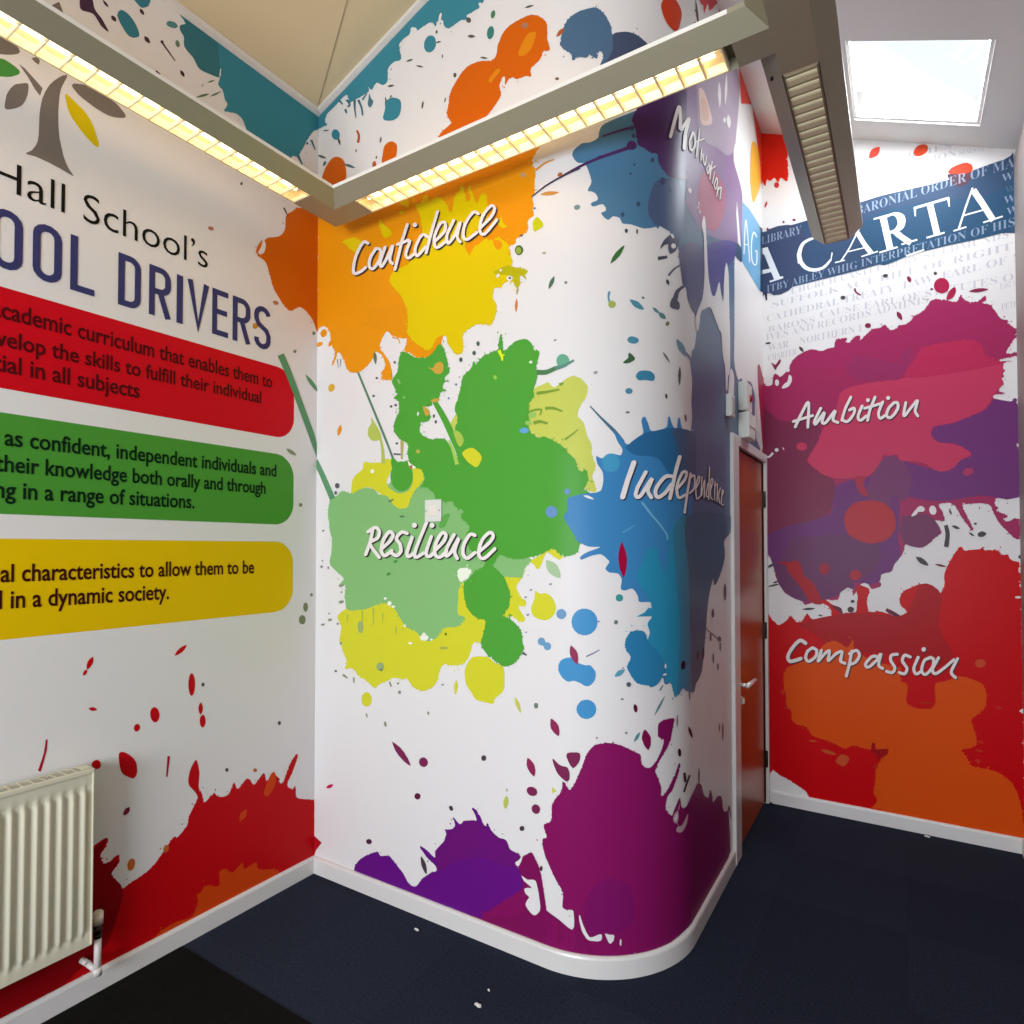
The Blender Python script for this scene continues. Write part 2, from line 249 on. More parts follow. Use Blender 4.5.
MURAL_CENTER = """
E6920E 1 6.4 0 3173 0 63 0 -8 74 -25 68 -18 80 -13 89 -4 210 -1 123 -3 330 -16 152 -9 101 -9 39 -11 0 -12 -16 -13 -11 -10 -3 -7 -13 -11 -5 -5 -1 -7 0 -7 3 -14 2 -6 8 -11 2 -6 1 -7 -7 -55 2 -25 -8 -16 -2 -5 0 -6 6 -20 -5 -17 5 -21 -1 -5 -3 -3 -16 -3 -6 -7 -3 -9 3 -25 -1 -6 -5 -5 -24 -6 -20 -4 -5 -2 -1 -4 0 -10 -2 -3 -6 -1 -17 0 -6 -4 1 -11 5 -14 1 -14 -15 -9 -37 4 -54 12 -58 7 -49 -13 -37 -44 -30 -65 -45 -121 -13 -29 -8 -25 -4 -8 -6 -7 -20 -9 -18 -15 -7 -4 -10 -2 -22 -2 -23 1 -11 2 -21 7 -10 6 -26 22 -6 1 -9 -5 -3 1 -7 10 -2 7 -1 8 3 9 9 21 2 10 -2 10 -5 11 -7 10 -9 7 -12 5 -43 6 -31 12 -7 2 -5 -1 -9 -14 -19 -20 -5 -8 -8 -16 -1 -9 1 -9 6 -10 31 -32 23 -34 5 -13 10 -33 2 -16 0 -12 -5 -5 -8 -1 -33 5 -7 2 -6 4 -4 6 -4 8 -2 8 1 8 4 6 15 12 4 7 2 6 -1 8 -6 15 -7 16 -5 8 -7 7 -20 13 -10 4 -9 0 -5 -4 -5 -17 -4 -8 -7 -8 -18 -13 -31 -17 -12 -5 -23 -4 -24 0 -20 5 -19 9 -8 7 -6 9 -15 31 -16 30 -15 22 -5 5 -6 -1 -8 -10 -24 -45 -10 -7 -3 5 18 39 3 13 1 6 -2 7 -5 8 -14 17 -5 9 -3 10 -6 50 -3 10 -5 9 -8 7 -10 7 -21 9 -8 1 -7 0 -12 -4 -7 -4 -9 -11 0 -3
E2900F 2 0 468 2545 33 -33 15 -17 10 -14 10 -23 6 0 -6 16 -7 16 -5 7 -7 9 -39 44
E2900F 2 0 499 2517 38 -19 3 4 -36 23
E2900F 2 0 491 2491 33 -11 2 3 -32 15
E2900F 1.5 0 584 2620 -8 13 -11 4 -27 0 -35 5 -60 5 -40 1 -41 -1 -8 -2 -7 -4 -4 -9 -3 -23 -3 -10 -7 -6 -20 -7 -3 -3 5 -2 24 -2 11 -3 9 -6 18 -16 13 -7 17 -6 42 -10 18 -6 11 -7 14 -15 13 -6 49 -19 26 -5 16 7 6 27 -2 41 -6 42
E2900F 2 0 67 2586 -5 -6 -6 -3 -8 -1 -8 0 -7 4 -6 5 -3 6 -1 7 2 6 5 5 6 4 8 1 8 -1 7 -3 5 -5 4 -6 1 -7
E2900F 2 0 38 2549 1 -4 -2 -3 -4 -3 -7 -3 -8 -1 -8 0 -7 2 -3 2 0 14 6 2 8 1 8 0 7 -1 6 -3
E2900F 2 0 104 2532 -4 -4 -4 -4 -4 -2 -5 0 -3 1 -3 4 -1 4 1 5 2 5 3 5 5 3 4 2 5 1 3 -2 3 -3 0 -5 0 -5
E2900F 2 0 168 2136 -8 -4 -8 -8 -6 -10 -1 -14 2 -10 3 -5 1 -1 6 4 8 7 8 12 1 11 -2 10 -3 8
D8A838 2 0 123 2313 -4 -5 -7 -4 -7 -2 -8 1 -7 2 -6 5 -3 6 -1 6 2 7 5 5 6 4 8 2 7 -1 8 -3 5 -4 3 -6 1 -7
5E7A5E 2 0 139 2453 9 -46 3 0 -5 46
5E7A5E 2 0 163 2450 -3 -37 4 -1 5 37
5E7A5E 2 0 385 2449 -4 -7 -3 -10 0 -13 5 -15 5 -11 4 -6 1 0 3 5 3 10 1 15 -3 13 -6 11 -5 8
5A5A5E 2 0 408 2323 -1 -3 -5 -2 -5 1 -4 3 -2 3 2 3 4 2 5 -1 5 -3
5A5A5E 2 0 389 2244 -1 -3 -5 -2 -5 1 -4 3 -2 3 2 4 4 1 5 -1 5 -2
5A5A5E 2 0 496 2183 -1 -3 -4 -2 -5 1 -5 3 -1 3 1 3 5 2 5 -1 4 -2
5A5A5E 2 0 524 2185 -2 -3 -4 -1 -5 0 -5 3 -1 4 1 3 4 1 6 -1 4 -2
5A5A5E 2 0 517 2377 -2 -3 -4 -1 -5 1 -4 2 -2 4 2 3 4 1 5 0 4 -3
5A5A5E 2 0 531 2014 -2 -3 -4 -1 -5 0 -4 3 -2 3 2 3 4 2 5 -1 4 -2
5A5A5E 2 0 504 1966 41 -5 1 7 -42 6
5E8468 3 0 274 2368 160 -301 36 -68 32 -67 14 2 -55 110 -174 326
DEC206 3 7.2 609 3095 3 -15 11 -27 23 -41 6 -16 5 -18 8 -38 6 -42 0 -12 -3 -11 -7 -11 -22 -23 -22 -19 -23 -16 -11 -6 -11 -3 -35 -3 -25 -5 -12 -4 -9 -4 -7 -5 -5 -6 -2 -7 0 -7 3 -10 6 -10 14 -21 38 -36 15 -24 23 -45 5 -11 3 -13 2 -42 -2 -35 -5 0 -4 5 5 -14 6 -10 7 -11 11 -11 28 -25 46 -34 16 -9 14 -2 12 8 20 31 11 10 12 3 13 0 12 -3 9 -5 4 -5 2 -17 3 -9 17 -26 10 -13 9 -10 8 -6 8 -3 7 -1 7 2 5 3 5 5 3 6 3 9 -1 12 -4 29 1 12 2 6 4 4 38 15 16 4 14 2 16 -2 34 -9 12 -1 8 1 4 3 7 11 10 24 5 13 1 12 -2 9 -12 15 -5 8 -2 21 0 10 1 8 3 4 4 3 10 1 16 -4 6 -1 4 3 9 9 5 3 17 2 8 -1 8 -2 7 -7 10 -18 5 -5 4 -1 4 1 4 4 2 5 1 9 -2 22 1 6 6 -3 23 -22 0 2 -6 12 -2 6 4 3 10 6 1 3 -11 8 -18 8 -35 12 -8 4 -2 6 5 12 1 6 -15 29 -3 26 -5 15 -3 5 -10 11 -28 24 -6 2 -5 0 -11 -6 -7 0 -8 3 -20 10 -10 3 -8 -1 -22 -10 -25 -7 -7 -4 -5 -7 -7 -15 -4 -3 -4 1 -8 12 -10 24 -2 9 1 9 4 8 7 8 20 14 13 6 29 11 13 7 10 9 9 11 7 11 5 11 0 12 -8 35 -1 22 -3 5 -5 4 -7 4 -8 1 -7 -1 -5 -6 -10 -20 -4 -3 -4 3 -29 70 -4 9 -6 4 -1 -8 11 -37 1 -9 -3 -6 -5 -5 -6 0 -6 4 -4 12 -12 52 -6 10 -6 0 -12 -23 -5 -2 -11 -2 -4 -3 -3 -5 -6 -25 -5 -35 -3 -6 -4 2 -5 8 -30 51 -7 9 -17 15 -16 9 -14 3 -12 -2 -5 -4 -9 -11 -3 0 -3 6 -4 22 -2 9 -4 4 -4 2 -5 0 -5 -1 -4 -4 -8 -13 -5 -5 -13 -7 -7 -2 -7 3 -7 9
E6920E 4 0 1036 2786 6 0 8 -1 9 -4 7 -3 6 -5 5 -7 3 -6 1 -5 -2 -5 -5 -5 -6 -3 -5 -1 -5 2 -5 4 -9 11 -4 7 -3 9 -2 7
B8B010 4 4 1103 2668 10 -2 19 -11 54 -24 11 -7 -1 -3 -9 -6 -3 -3 1 -6 6 -13 0 -3 -22 22 -6 3 -2 -5 1 -23 -1 -8 -3 -5 -3 -3 -4 -1 -4 1 -4 4 -7 16 -11 16 -13 17 -9 6 -10 4 -34 7 -18 9 -6 5 1 4 12 3 39 6
E4E0DE 5 0 1077 2656 -1 -4 -2 -2 -3 1 -2 3 -1 4 1 3 2 2 3 -1 2 -2
E4E0DE 5 0 1065 2633 -4 -3 -5 0 -4 3 -1 5 1 4 5 3 5 0 4 -3 1 -4
E4E0DE 5 0 1129 2611 -1 -3 -3 -3 -3 -1 -5 0 -5 1 -5 2 -4 3 -3 4 0 4 0 3 3 2 4 2 5 0 5 -1 5 -3 3 -3 3 -4
5A5A5E 6 0 1122 2614 -1 -3 -3 -1 -4 1 -4 3 -1 3 1 2 4 1 4 -1 3 -2
DEC206 4 4 170 3007 4 2 17 4 23 0 27 -3 13 -3 20 -9 8 -6 14 -12 5 -8 3 -8 1 -7 -2 -9 -4 -11 -6 -8 -8 -4 -11 3 -15 8 -33 23 -35 35 -19 10
DEC206 4 4 418 3049 2 -3 7 -14 6 -9 8 -7 21 -16 9 -9 8 -9 7 -9 4 -9 0 -6 -8 -4 -13 -2 -15 1 -12 3 -6 8 -6 11 -7 22 -10 19 -2 6 1 8 1 9 2 7
DEC206 4 4 545 3097 19 3 10 0 8 -4 4 -8 3 -12 1 -12 -1 -8 -5 -4 -11 5 -20 14 -10 8 -7 7 -2 4 2 3 4 3
DEC206 4 2.4 1074 2870 3 -4 5 -17 3 -7 5 -6 12 -9 1 -3 -2 -2 -6 -1 -7 1 -7 2 -6 4 -7 7 -6 7 -3 7 1 7 4 7 6 5
DEC206 4 0 558 3037 -2 -4 -6 -1 -8 2 -7 5 -2 6 2 4 7 1 8 -2 6 -5
C09870 3 0 1190 3002 -2 -4 -7 -2 -8 3 -6 5 -3 7 3 5 6 1 8 -2 7 -6
C8C818 3 0 1234 2824 -6 -5 -7 -8 -3 -11 3 -15 6 -12 4 -6 1 0 5 3 7 8 5 12 -2 12 -5 13 -6 8
C8C818 3 0 1239 2823 7 -6 10 -12 8 -13 2 -10 -6 -6 -11 -3 -12 -2 -9 0 -4 3 -3 4 -1 7 1 6 3 9 4 11 5 9
4E6A3A 3 0 1177 2710 -1 -6 -4 -5 -5 -3 -6 -1 -7 1 -6 4 -5 6 -4 7 -1 7 1 6 4 6 5 3 6 0 7 -1 6 -4 5 -6 4 -7
98A83C 4 0 1168 2711 -1 -5 -2 -3 -3 -3 -4 0 -5 1 -4 3 -3 3 -2 5 -1 5 1 4 2 4 3 2 4 1 5 -1 4 -3 3 -4 2 -5
5A5A5E 3 0 1176 2768 -2 -2 -3 -1 -5 1 -3 3 -2 3 2 3 3 0 5 -1 3 -2
5E7A5E 3 0 1233 2858 -1 -2 -3 -1 -3 1 -3 2 -1 4 1 2 3 1 3 -1 3 -2
D09040 2 0 1235 3002 26 11 14 4 15 2 24 2 -2 5 -33 0 -15 -3 -36 -11
D09048 2 0 1253 2906 10 -6 15 -6 16 -4 19 -2 13 2 6 2 0 1 -7 3 -13 5 -20 6 -16 2 -14 -1 -10 -1
B06838 2 0 1326 2955 9 -4 5 0 4 4 2 7 -4 3 -5 2 -6 1 -3 -3 -2 -5 -1 -4
4A3A52 5 0 1218 2906 36 14 21 7 139 38 -3 7 -140 -38 -57 -23
5E8480 3 0 1412 2821 0 -3 -2 -2 -4 -2 -3 0 -8 2 -3 2 -2 3 -1 3 1 3 2 2 3 1 8 0 3 -1 4 -3 2 -2
4E7258 3 0 1312 2578 -6 -4 -7 -6 -6 -8 -4 -12 -1 -10 1 -5 1 0 4 2 7 6 7 9 4 10 1 10 -1 7
5E7A5E 3 0 1363 2544 -1 -3 -3 -2 -3 1 -3 2 -1 3 1 3 3 2 3 -1 3 -2
A0A878 3 0 1279 2673 -2 -2 -5 0 -6 1 -4 3 -2 3 2 2 4 0 6 -1 5 -3
D08040 3 0 1146 2528 -3 -6 -3 -9 -2 -11 1 -14 2 -10 2 -5 1 0 5 13 2 13 0 11 -2 10 -2 8
B0A070 3 0 1152 2576 -5 -10 -2 -6 -1 -10 2 -6 1 -4 5 8 3 8 0 8 -1 7
C4CA5A 1 3.2 1219 2154 8 9 8 4 41 11 8 0 7 -4 12 -14 7 -3 8 1 23 13 12 10 14 7 16 4 8 -2 15 -6 13 -10 12 -14 4 -8 3 -8 0 -18 -3 -9 -4 -9 -19 -30 -9 -18 -2 -8 -1 -8 4 -8 14 -14 6 -9 3 -10 8 -36 14 -27 3 -9 1 -8 -2 -17 1 -9 12 -31 2 -10 -1 -11 -4 -11 -7 -18 -1 -1 1 -3 12 -36 2 -10 0 -5 -2 -3 -9 0 -6 1 -8 3 -15 8 -8 9 -6 11 -8 21 -6 9 -12 8 -32 21 -16 14 -12 17 -23 41 -15 19 -22 18 -54 34 -20 17 -10 15 -5 15 -1 15 2 17 7 21 10 23
C4CA5A 1 0 851 2109 -11 -9 -10 -14 -8 -14 -4 -12 1 -5 4 -2 7 -3 9 -5 32 -30 17 -13 11 -2 6 18 1 31 -2 32 -5 23 -9 9 -13 3 -14 -2
D2CF30 1 6.4 175 1252 -24 -22 5 -17 14 -15 9 -15 -3 -16 -6 -30 -2 -14 2 -11 4 -10 10 -21 27 -46 5 -13 -2 -10 -13 -16 0 -5 9 -1 33 5 14 -1 11 -6 20 -19 10 -7 9 -4 19 -2 11 -4 45 -25 14 -3 11 2 17 16 10 7 52 20 15 11 8 2 12 0 43 -1 7 2 9 5 6 -1 7 -6 15 -17 9 -8 25 -10 14 -3 14 0 15 3 16 6 29 14 8 8 7 8 10 17 3 9 6 22 7 18 11 14 6 5 7 2 25 -2 52 5 -33 -5 36 8 15 5 10 8 8 9 7 11 6 10 5 12 6 24 4 10 6 5 5 3 13 3 18 -4 8 3 27 15 13 13 9 19 6 30 4 38 -1 40 -9 34 -20 30 -29 27 -31 24 -27 16 -18 10 -14 2 -14 -3 -17 -10 -18 -22 -19 -32 -25 -32 -36 -21 -52 -1 -137 20 -75 -1 -83 -20 -95 -32 -88 -36
D2CF30 1 3.2 1080 1443 20 2 48 1 18 2 9 4 4 6 5 12 14 23 6 7 16 10 36 17 27 16 13 10 6 -1 10 -5 24 -16 7 -7 0 -6 -3 -5 -10 -6 -3 0 -37 25 -7 3 -5 -1 -4 -4 -6 -12 -16 -33 -9 -12 -4 -2 -4 2 -13 17 -11 5 -5 1 -5 0 -4 -3 -3 -5 -7 -12 -14 -36 -24 -28 -4 -9 1 -11 6 -12 7 -10 7 -9 6 -5 11 -6 4 -3 1 -5 0 -5 -1 -4 -4 -4 -7 -1 -20 0 -4 -4 3 -7 18 -22 7 -8 2 -6 0 -7 -6 -5 -5 -2 -6 -1 -6 1 -7 3 -15 11 -7 4 -5 1 -16 -2 -23 -8 -6 3 -5 9 -10 46 -21 73 -1 18 4 10 7 5
D2CF30 3 0 889 1407 -6 -4 -7 -7 -6 -8 -5 -7 -2 -7 1 -25 -4 -52 1 -12 4 -7 4 -2 20 -3 33 -17 17 -6 13 2 7 15 3 24 1 26 -3 23 -9 18 -13 18 -25 26 -8 6 -5 2
D2CF30 1 0 898 1059 5 13 7 14 10 11 9 9 9 6 9 3 32 3 23 1 11 -2 8 -3 22 -16 32 -5 8 -6 4 -10 2 -13 0 -51 -2 -10 -4 -10 -8 -10 -32 -26 -3 -7 -1 -10 -4 -4 -8 -1 -12 1 -55 4 -8 2 -7 5 -16 21 -22 24 -5 10 -4 13 -2 15 -1 15
D2CF30 1 0 1228 1389 4 0 11 -8 6 -2 6 0 13 3 8 0 8 -4 10 -6 8 -8 6 -8 4 -9 3 -11 1 -10 -2 -10 -3 -9 -7 -8 -7 -8 -8 -5 -8 -4 -8 -2 -9 0 -18 2 -9 3 -9 4 -7 4 -5 6 -4 7 -2 8 0 8 2 9 13 28 1 9 1 16
84B874 2 5.6 100 1787 37 9 30 20 12 4 14 -1 32 -8 16 -1 17 3 36 12 18 3 18 0 18 -1 33 -6 13 -8 10 -11 11 -9 15 1 19 14 47 47 27 17 45 22 30 4 51 -6 86 -19 107 -26 100 -32 66 -36 18 -43 -11 -52 -15 -51 5 -41 39 -28 56 -20 56 -15 38 -11 16 -8 3 -4 -7 -6 -3 -5 -19 -19 -10 -30 -8 -7 -12 -2 -34 2 -26 0 -37 -3 -158 -18 -4 -1 -6 -3 -7 -7 -6 -7 -9 -19 -2 -11 -4 -73 3 8 2 -17 3 -5 7 -2 19 0 6 -1 2 -2 -3 -8 -12 -20 -13 -15 -7 -3 -19 -5 -47 -5 -15 -5 -11 -10 -20 -24 -10 -10 -22 -11 -10 -4 -11 -1 -9 0 -8 2 -17 8 -25 20 -10 6 -41 11 -13 5 -10 9 -9 10 -36 45 -9 8 -21 15 -12 6 -13 4 -14 1 -28 -4 -30 -7 -43 -17 -37 -7 -51 -8 -35 -1 -10 1 -8 5 -5 9 -7 37 -3 3 -1 3 7 41 -2 10 -9 4 -26 0 -7 2 5 6 23 16 3 9 -7 8 -45 27 -26 18 -11 9 -6 10 -1 10 11 34 4 35 1 32 -2 10 -9 20 -6 25 -10 55 -1 25 1 13 9 32 1 10 1 2
5FA64C 2.5 0 790 1692 8 3 9 1 8 0 4 -2 0 -5 -3 -8 -9 -16 -7 -15 -4 -6 -6 -5 -7 -2 -9 -1 -8 1 -5 3 -1 5 2 6 8 15 9 14 5 7
A8B458 3 0 215 1243 3 -36 3 0 3 37
A8B458 3 0 311 1263 3 -50 3 0 3 50
A8B458 3 0 380 1281 3 -78 3 1 3 77
A8B458 3 0 438 1263 3 -49 3 0 2 49
A8B458 3 0 517 1205 3 -34 3 0 3 35
9CAE74 3 0 322 1192 -1 -10 -3 -8 -5 -7 -6 -4 -6 0 -6 3 -5 6 -3 8 -1 10 1 10 3 8 5 7 6 4 6 0 6 -3 5 -6 3 -8
94AA78 3 0 452 1024 -2 -7 -4 -6 -6 -5 -7 -3 -8 -1 -7 2 -7 3 -4 6 -1 6 1 7 4 6 6 5 8 3 8 1 7 -1 6 -4 4 -6
6E8648 4 0 444 1009 -2 -4 -4 -2 -5 -1 -4 2 -2 3 2 4 4 3 5 0 4 -1
A8AC50 3 0 811 1137 -2 -2 -4 -2 -13 -3 -16 -1 -6 1 -4 2 -2 1 2 3 4 2 14 3 15 0 6 0 4 -2
5E7828 3 0 805 1194 -1 -4 -3 -2 -4 0 -3 2 -1 4 1 4 3 2 4 0 3 -2
ECEFDC 5 0 468 1328 -2 -3 -4 -3 -6 0 -5 2 -2 3 2 4 5 2 5 0 5 -2
ECEFDC 5 0 497 1307 -3 -6 -6 -5 -8 0 -7 4 -2 6 2 7 7 4 8 0 6 -3
ECEFDC 5 0 518 1294 -2 -3 -5 -2 -7 -1 -6 2 -2 3 2 4 6 2 7 0 5 -1
ECEFDC 5 0 581 1215 -1 -3 -4 -3 -5 0 -4 2 -2 3 2 3 4 2 5 1 4 -2
ECEFDC 5 0 708 1173 -2 -5 -4 -4 -6 -4 -8 -2 -8 0 -8 1 -7 2 -4 4 -2 4 2 5 4 4 7 4 7 2 9 0 8 -1 6 -2 4 -4
ECEFDC 5 0 692 1185 -2 -5 -5 -3 -6 -1 -5 3 -2 4 2 5 5 4 6 0 5 -2
ECEFDC 5 0 618 1142 -2 -3 -6 -3 -8 0 -6 1 -3 3 3 3 6 3 8 0 6 -1
ECEFDC 5 0 731 1166 -2 -3 -4 -2 -4 0 -4 1 -2 3 2 3 4 2 4 0 4 -1
ECEFDC 4.5 4 865 1464 6 4 8 2 18 1 9 0 9 -1 8 -2 5 -3 2 -3 0 -5 -6 -11 -8 -14 -5 -6 -6 -6 -8 -3 -9 -2 -8 0 -7 1 -5 4 -3 6 -3 6 -2 13 0 7 2 7
D2CF30 3 4 241 1832 4 24 4 14 7 12 12 9 32 16 12 7 4 9 1 18 4 5 10 1 40 -7 46 -2 12 0 6 3 6 8 7 2 29 -2 16 -3 11 -3 5 -4 0 -4 -2 -6 -13 -26 -30 -47 -2 -8 2 -8 3 -9 6 -8 9 -7 28 -15 16 -6 16 -3 14 0 15 3 14 5 11 6 8 8 6 10 8 22 1 12 -3 26 2 10 6 5 8 3 10 0 7 0 5 -2 5 -4 4 -6 8 -15 4 -11 2 -11 -2 -10 -7 -10 -36 -28 -21 -25 -6 -8 -4 -10 -7 -22 -7 -8 -9 -4 -12 -2 -24 0 -20 6 -17 10 -7 8 -13 20 -8 8 -11 5 -36 11 -37 21 -24 10 -25 5 -12 1 -13 -2 -37 -10 -29 -13 -7 0 -4 3 -1 6
4F9F38 5 0 617 1863 -3 -22 -12 -19 -17 -14 -21 -7 -23 1 -21 9 -18 16 -12 21 -4 23 4 23 11 20 18 14 22 6 23 -2 21 -9 17 -16 11 -21
4F9F38 5 0 495 1958 7 -3 26 -21 13 -8 14 1 30 9 11 0 8 -8 8 -13 3 -13 -6 -8 -20 -2 -30 0 -32 3 -23 6 -10 13 -4 18 1 17
B4C05A 3 0 365 2150 3 -3 6 -7 34 -43 9 -13 6 -10 4 -9 3 -8 0 -7 -4 -5 -8 -4 -13 -3 -13 0 -12 1 -10 4 -10 7 -7 9 -6 8 -2 9 1 9 2 10 2 8 4 5 10 9 4 5 0 8 -4 17
B4C05A 3 0 416 2060 12 -58 4 -71 24 0 -9 59 -9 35 -13 35
B0A860 3 0 544 2027 3 -83 11 -1 6 82
F0EED8 5 0 388 1901 -3 -6 -5 -3 -8 0 -6 4 -2 6 2 6 6 3 7 0 6 -4
5E7A5E 5 0 480 1754 27 11 -4 6 -29 -9
5E7A5E 4 0 572 1690 -3 -3 -8 -1 -10 0 -8 2 -3 3 3 3 8 1 10 0 8 -2
4E8E44 4 0 528 1498 1 -4 -4 -5 -7 -3 -7 0 -5 2 0 4 4 4 7 3 7 1
4E8E44 4 0 490 1442 0 -4 -5 -5 -8 -3 -8 -1 -5 2 0 4 5 5 8 4 8 0
F0EED8 6 0 587 1937 22 -22 27 -12 -9 -7 -31 13
B07850 7 0 617 1904 -2 -5 -5 -2 -7 0 -5 3 -2 5 2 5 5 3 7 -1 5 -3
4F9F38 4 6.4 548 2418 8 2 9 -3 20 -10 33 -21 12 -6 13 -3 27 -5 23 0 11 2 17 5 13 8 8 8 6 13 3 3 13 0 8 -1 6 -4 4 -7 18 -47 13 -44 3 -12 0 -9 -3 -5 -16 -8 -5 -10 0 -5 1 -3 6 -2 21 -3 -24 -2 -7 -2 -4 -5 -3 -6 -2 -7 1 -6 5 -4 15 -5 2 -2 -23 0 -8 -2 -5 -7 -7 -18 -4 -6 -5 -3 -15 -2 -14 4 3 -15 -3 -4 -11 -1 -29 1 -8 -2 4 -6 24 -17 9 -9 3 -7 0 -7 -2 -7 -3 -5 -5 -4 -21 -3 -17 4 -4 -2 -4 -8 -3 -12 -1 -12 3 -12 10 -9 13 -9 29 -14 12 -2 21 0 21 -2 22 -3 9 -4 8 -5 17 -20 -3 2 -1 -2 9 -12 24 -34 8 -9 3 1 -4 20 -19 58 0 8 8 18 4 26 11 22 1 9 -3 9 -11 21 -2 11 1 10 15 33 12 33 6 22 3 21 3 9 6 6 22 12 15 12 4 4 6 18 2 4 3 -2 7 -10 6 -1 6 5 17 15 12 7 16 4 39 6 13 3 4 4 -4 9 0 6 7 25 5 12 4 5 2 -4 2 -11 5 -51 4 -3 9 3 35 20 9 4 18 2 24 0 13 -5 11 -9 10 -13 7 -20 3 -5 5 -3 12 -1 4 -3 1 -6 -3 -15 -11 -35 -1 -8 1 -7 6 -18 0 -6 -5 -17 -13 -35 0 -6 2 -12 -2 -6 -4 -6 -12 -14 -4 -7 -1 -8 4 -29 -4 -47 1 -13 3 -8 5 -5 12 -7 15 -14 6 -3 6 0 13 4 8 -1 19 -9 49 -29 9 -6 7 -7 17 -23 19 -18 4 -7 2 -7 2 -16 2 -6 4 -4 4 -4 9 -4 4 1 8 5 3 0 2 -4 6 -30 -4 -12 -9 -20 -1 -7 3 -5 13 -4 4 -6 -1 -9 -11 -40 -19 -53 -4 -16 1 -13 8 -23 2 -10 -2 -8 -13 -18 -5 -20 -3 -6 -6 -4 -7 -5 -16 -5 -15 -1 -8 1 -7 3 -8 5 -16 14 -7 4 -7 1 -7 -2 -12 -5 -19 -11 -8 -4 -85 -17 -12 -1 -25 1 -25 4 -35 10 -9 -1 -7 -5 -15 -26 -9 -9 1 -3 5 -5 37 -24 10 -10 10 -19 18 -42 1 -9 -2 -24 -5 -25 -5 -9 -22 -25 1 -4 26 -6 14 -7 22 -16 15 -15 6 -10 3 -11 4 -36 7 -9 -10 -25 -14 -24 -12 -14 -7 -5 -17 -9 -22 -7 -15 0 -8 3 -25 12 -30 13 -11 9 -24 24 -6 7 -3 9 2 10 12 35 7 27 2 13 -1 10 -6 4 -22 1 -10 2 -21 12 -10 7 -15 14 -5 7 -8 17 -7 28 -3 29 1 22 5 16 4 3 10 0 6 3 23 25 8 7 9 5 25 9 11 9 3 5 2 5 -1 4 -3 4 -12 10 -41 22 -13 10 -10 11 -8 13 -6 13 -3 14 3 13 15 26 1 11 -8 10 -27 16 -8 7 1 8 13 15 2 6 -8 5 -26 8 -11 4 -5 6 -5 14 -6 4 -10 1 -35 -4 3 6 -36 7 -10 3 -4 5 0 12 -4 7 -25 18 -15 9 -12 5 -9 0 -14 -8 -3 0 2 5 24 38 0 6 -8 18 -7 9 -7 8 -7 3 -16 2 -8 4 -8 6 -23 23 -4 -2 -10 41 3 33 -3 9 -6 5 -30 12 -8 5 -20 18 -11 14 -5 7 -2 9 0 9 2 11 7 20 5 9 14 15 4 9 1 11 -1 14 -2 13 -3 11 -7 7 -17 7 -4 3 1 3 12 5 4 4 0 6 -8 23 -18 28 -1 10 5 9 20 18 8 10 3 10 3 31 6 24 4 11
4F9F38 5 0 725 2172 54 -87 55 -103 17 -32 5 -12 39 13 -8 10 -11 16 -68 117 -23 34 -38 52
D2CF30 6 0 884 1944 6 5 9 5 11 4 10 2 8 0 8 -1 8 -3 7 -5 19 -15 8 -10 4 -9 -2 -10 -6 -11 -7 -10 -8 -5 -7 -1 -8 3 -24 15 -14 12 -18 21 -4 7
A8C050 6 0 840 2039 5 1 9 -2 10 -4 8 -5 7 -7 6 -9 5 -10 2 -8 -2 -9 -5 -8 -7 -7 -6 -2 -6 5 -7 10 -6 11 -9 20 -4 10 -2 9
A0CC58 6 0 811 2001 22 -55 15 -50 20 3 -21 50 -25 48 -3 6
C8A040 6 0 700 2328 19 -9 7 -1 4 2 8 11 5 4 7 3 8 1 8 1 6 -2 5 -4 5 -6 3 -6 1 -7 0 -7 -2 -7 -3 -7 -5 -4 -7 -2 -9 0 -17 4 -5 3 -12 13
C8A040 6 0 674 2163 6 -2 9 -5 16 -13 3 -5 2 -4 0 -5 -1 -3 -3 -4 -4 -3 -6 -2 -4 1 -4 3 -7 12 -5 13 -2 8 -1 6
C8A040 6 0 718 2182 5 2 9 2 20 1 5 -1 5 -3 2 -3 0 -2 -4 -3 -6 -2 -8 -2 -7 -1 -7 2 -8 3 -5 4
84B874 6 0 542 2290 3 -10 0 -3 -1 -2 -2 -1 -4 2 -7 6 -5 10 -1 4 0 3 1 3 2 0 4 -1 3 -3
84B874 6 0 574 2212 -2 -3 -4 -2 -5 1 -4 2 -2 4 2 4 4 2 5 -1 4 -3
E4E0DE 6 0 652 2131 -3 -5 -4 -2 -3 1 -2 4 1 6 3 4 4 3 3 -1 1 -4
B0B050 6 0 658 1968 -2 -5 -6 -3 -6 0 -6 4 -2 6 2 5 6 3 6 0 6 -4
5A5A5E 3 0 740 2112 -2 -4 -3 -3 -4 1 -3 3 -2 5 2 4 3 3 4 -1 3 -3
5A5A5E 3 0 750 2086 -1 -4 -4 -3 -4 1 -3 3 -2 5 2 4 3 3 4 -1 4 -3
98C448 6 0 1054 2233 1 -6 -3 -4 -4 -1 -6 3 -3 5 -1 6 2 4 5 1 5 -3
DCE8D0 6 0 1218 2266 -1 -4 -4 -1 -5 1 -3 2 -2 4 2 3 3 1 5 0 4 -3
DCEC20 7 0 1058 2335 16 -29 4 -13 6 -1 2 8 -1 7 -13 32
DCEC20 7 0 1069 2315 22 -4 0 6 -3 0 -19 3
4E7C50 3 0 1234 2214 28 -5 17 -1 15 3 25 8 37 8 -5 14 -38 -6 -26 -7 -12 -1 -13 1 -26 6
64A888 3.5 0 1371 2249 -2 -9 -4 -7 -7 -5 -8 -2 -9 0 -8 5 -7 6 -5 9 -1 9 1 8 5 8 7 5 8 2 9 -2 8 -4 7 -6 4 -8
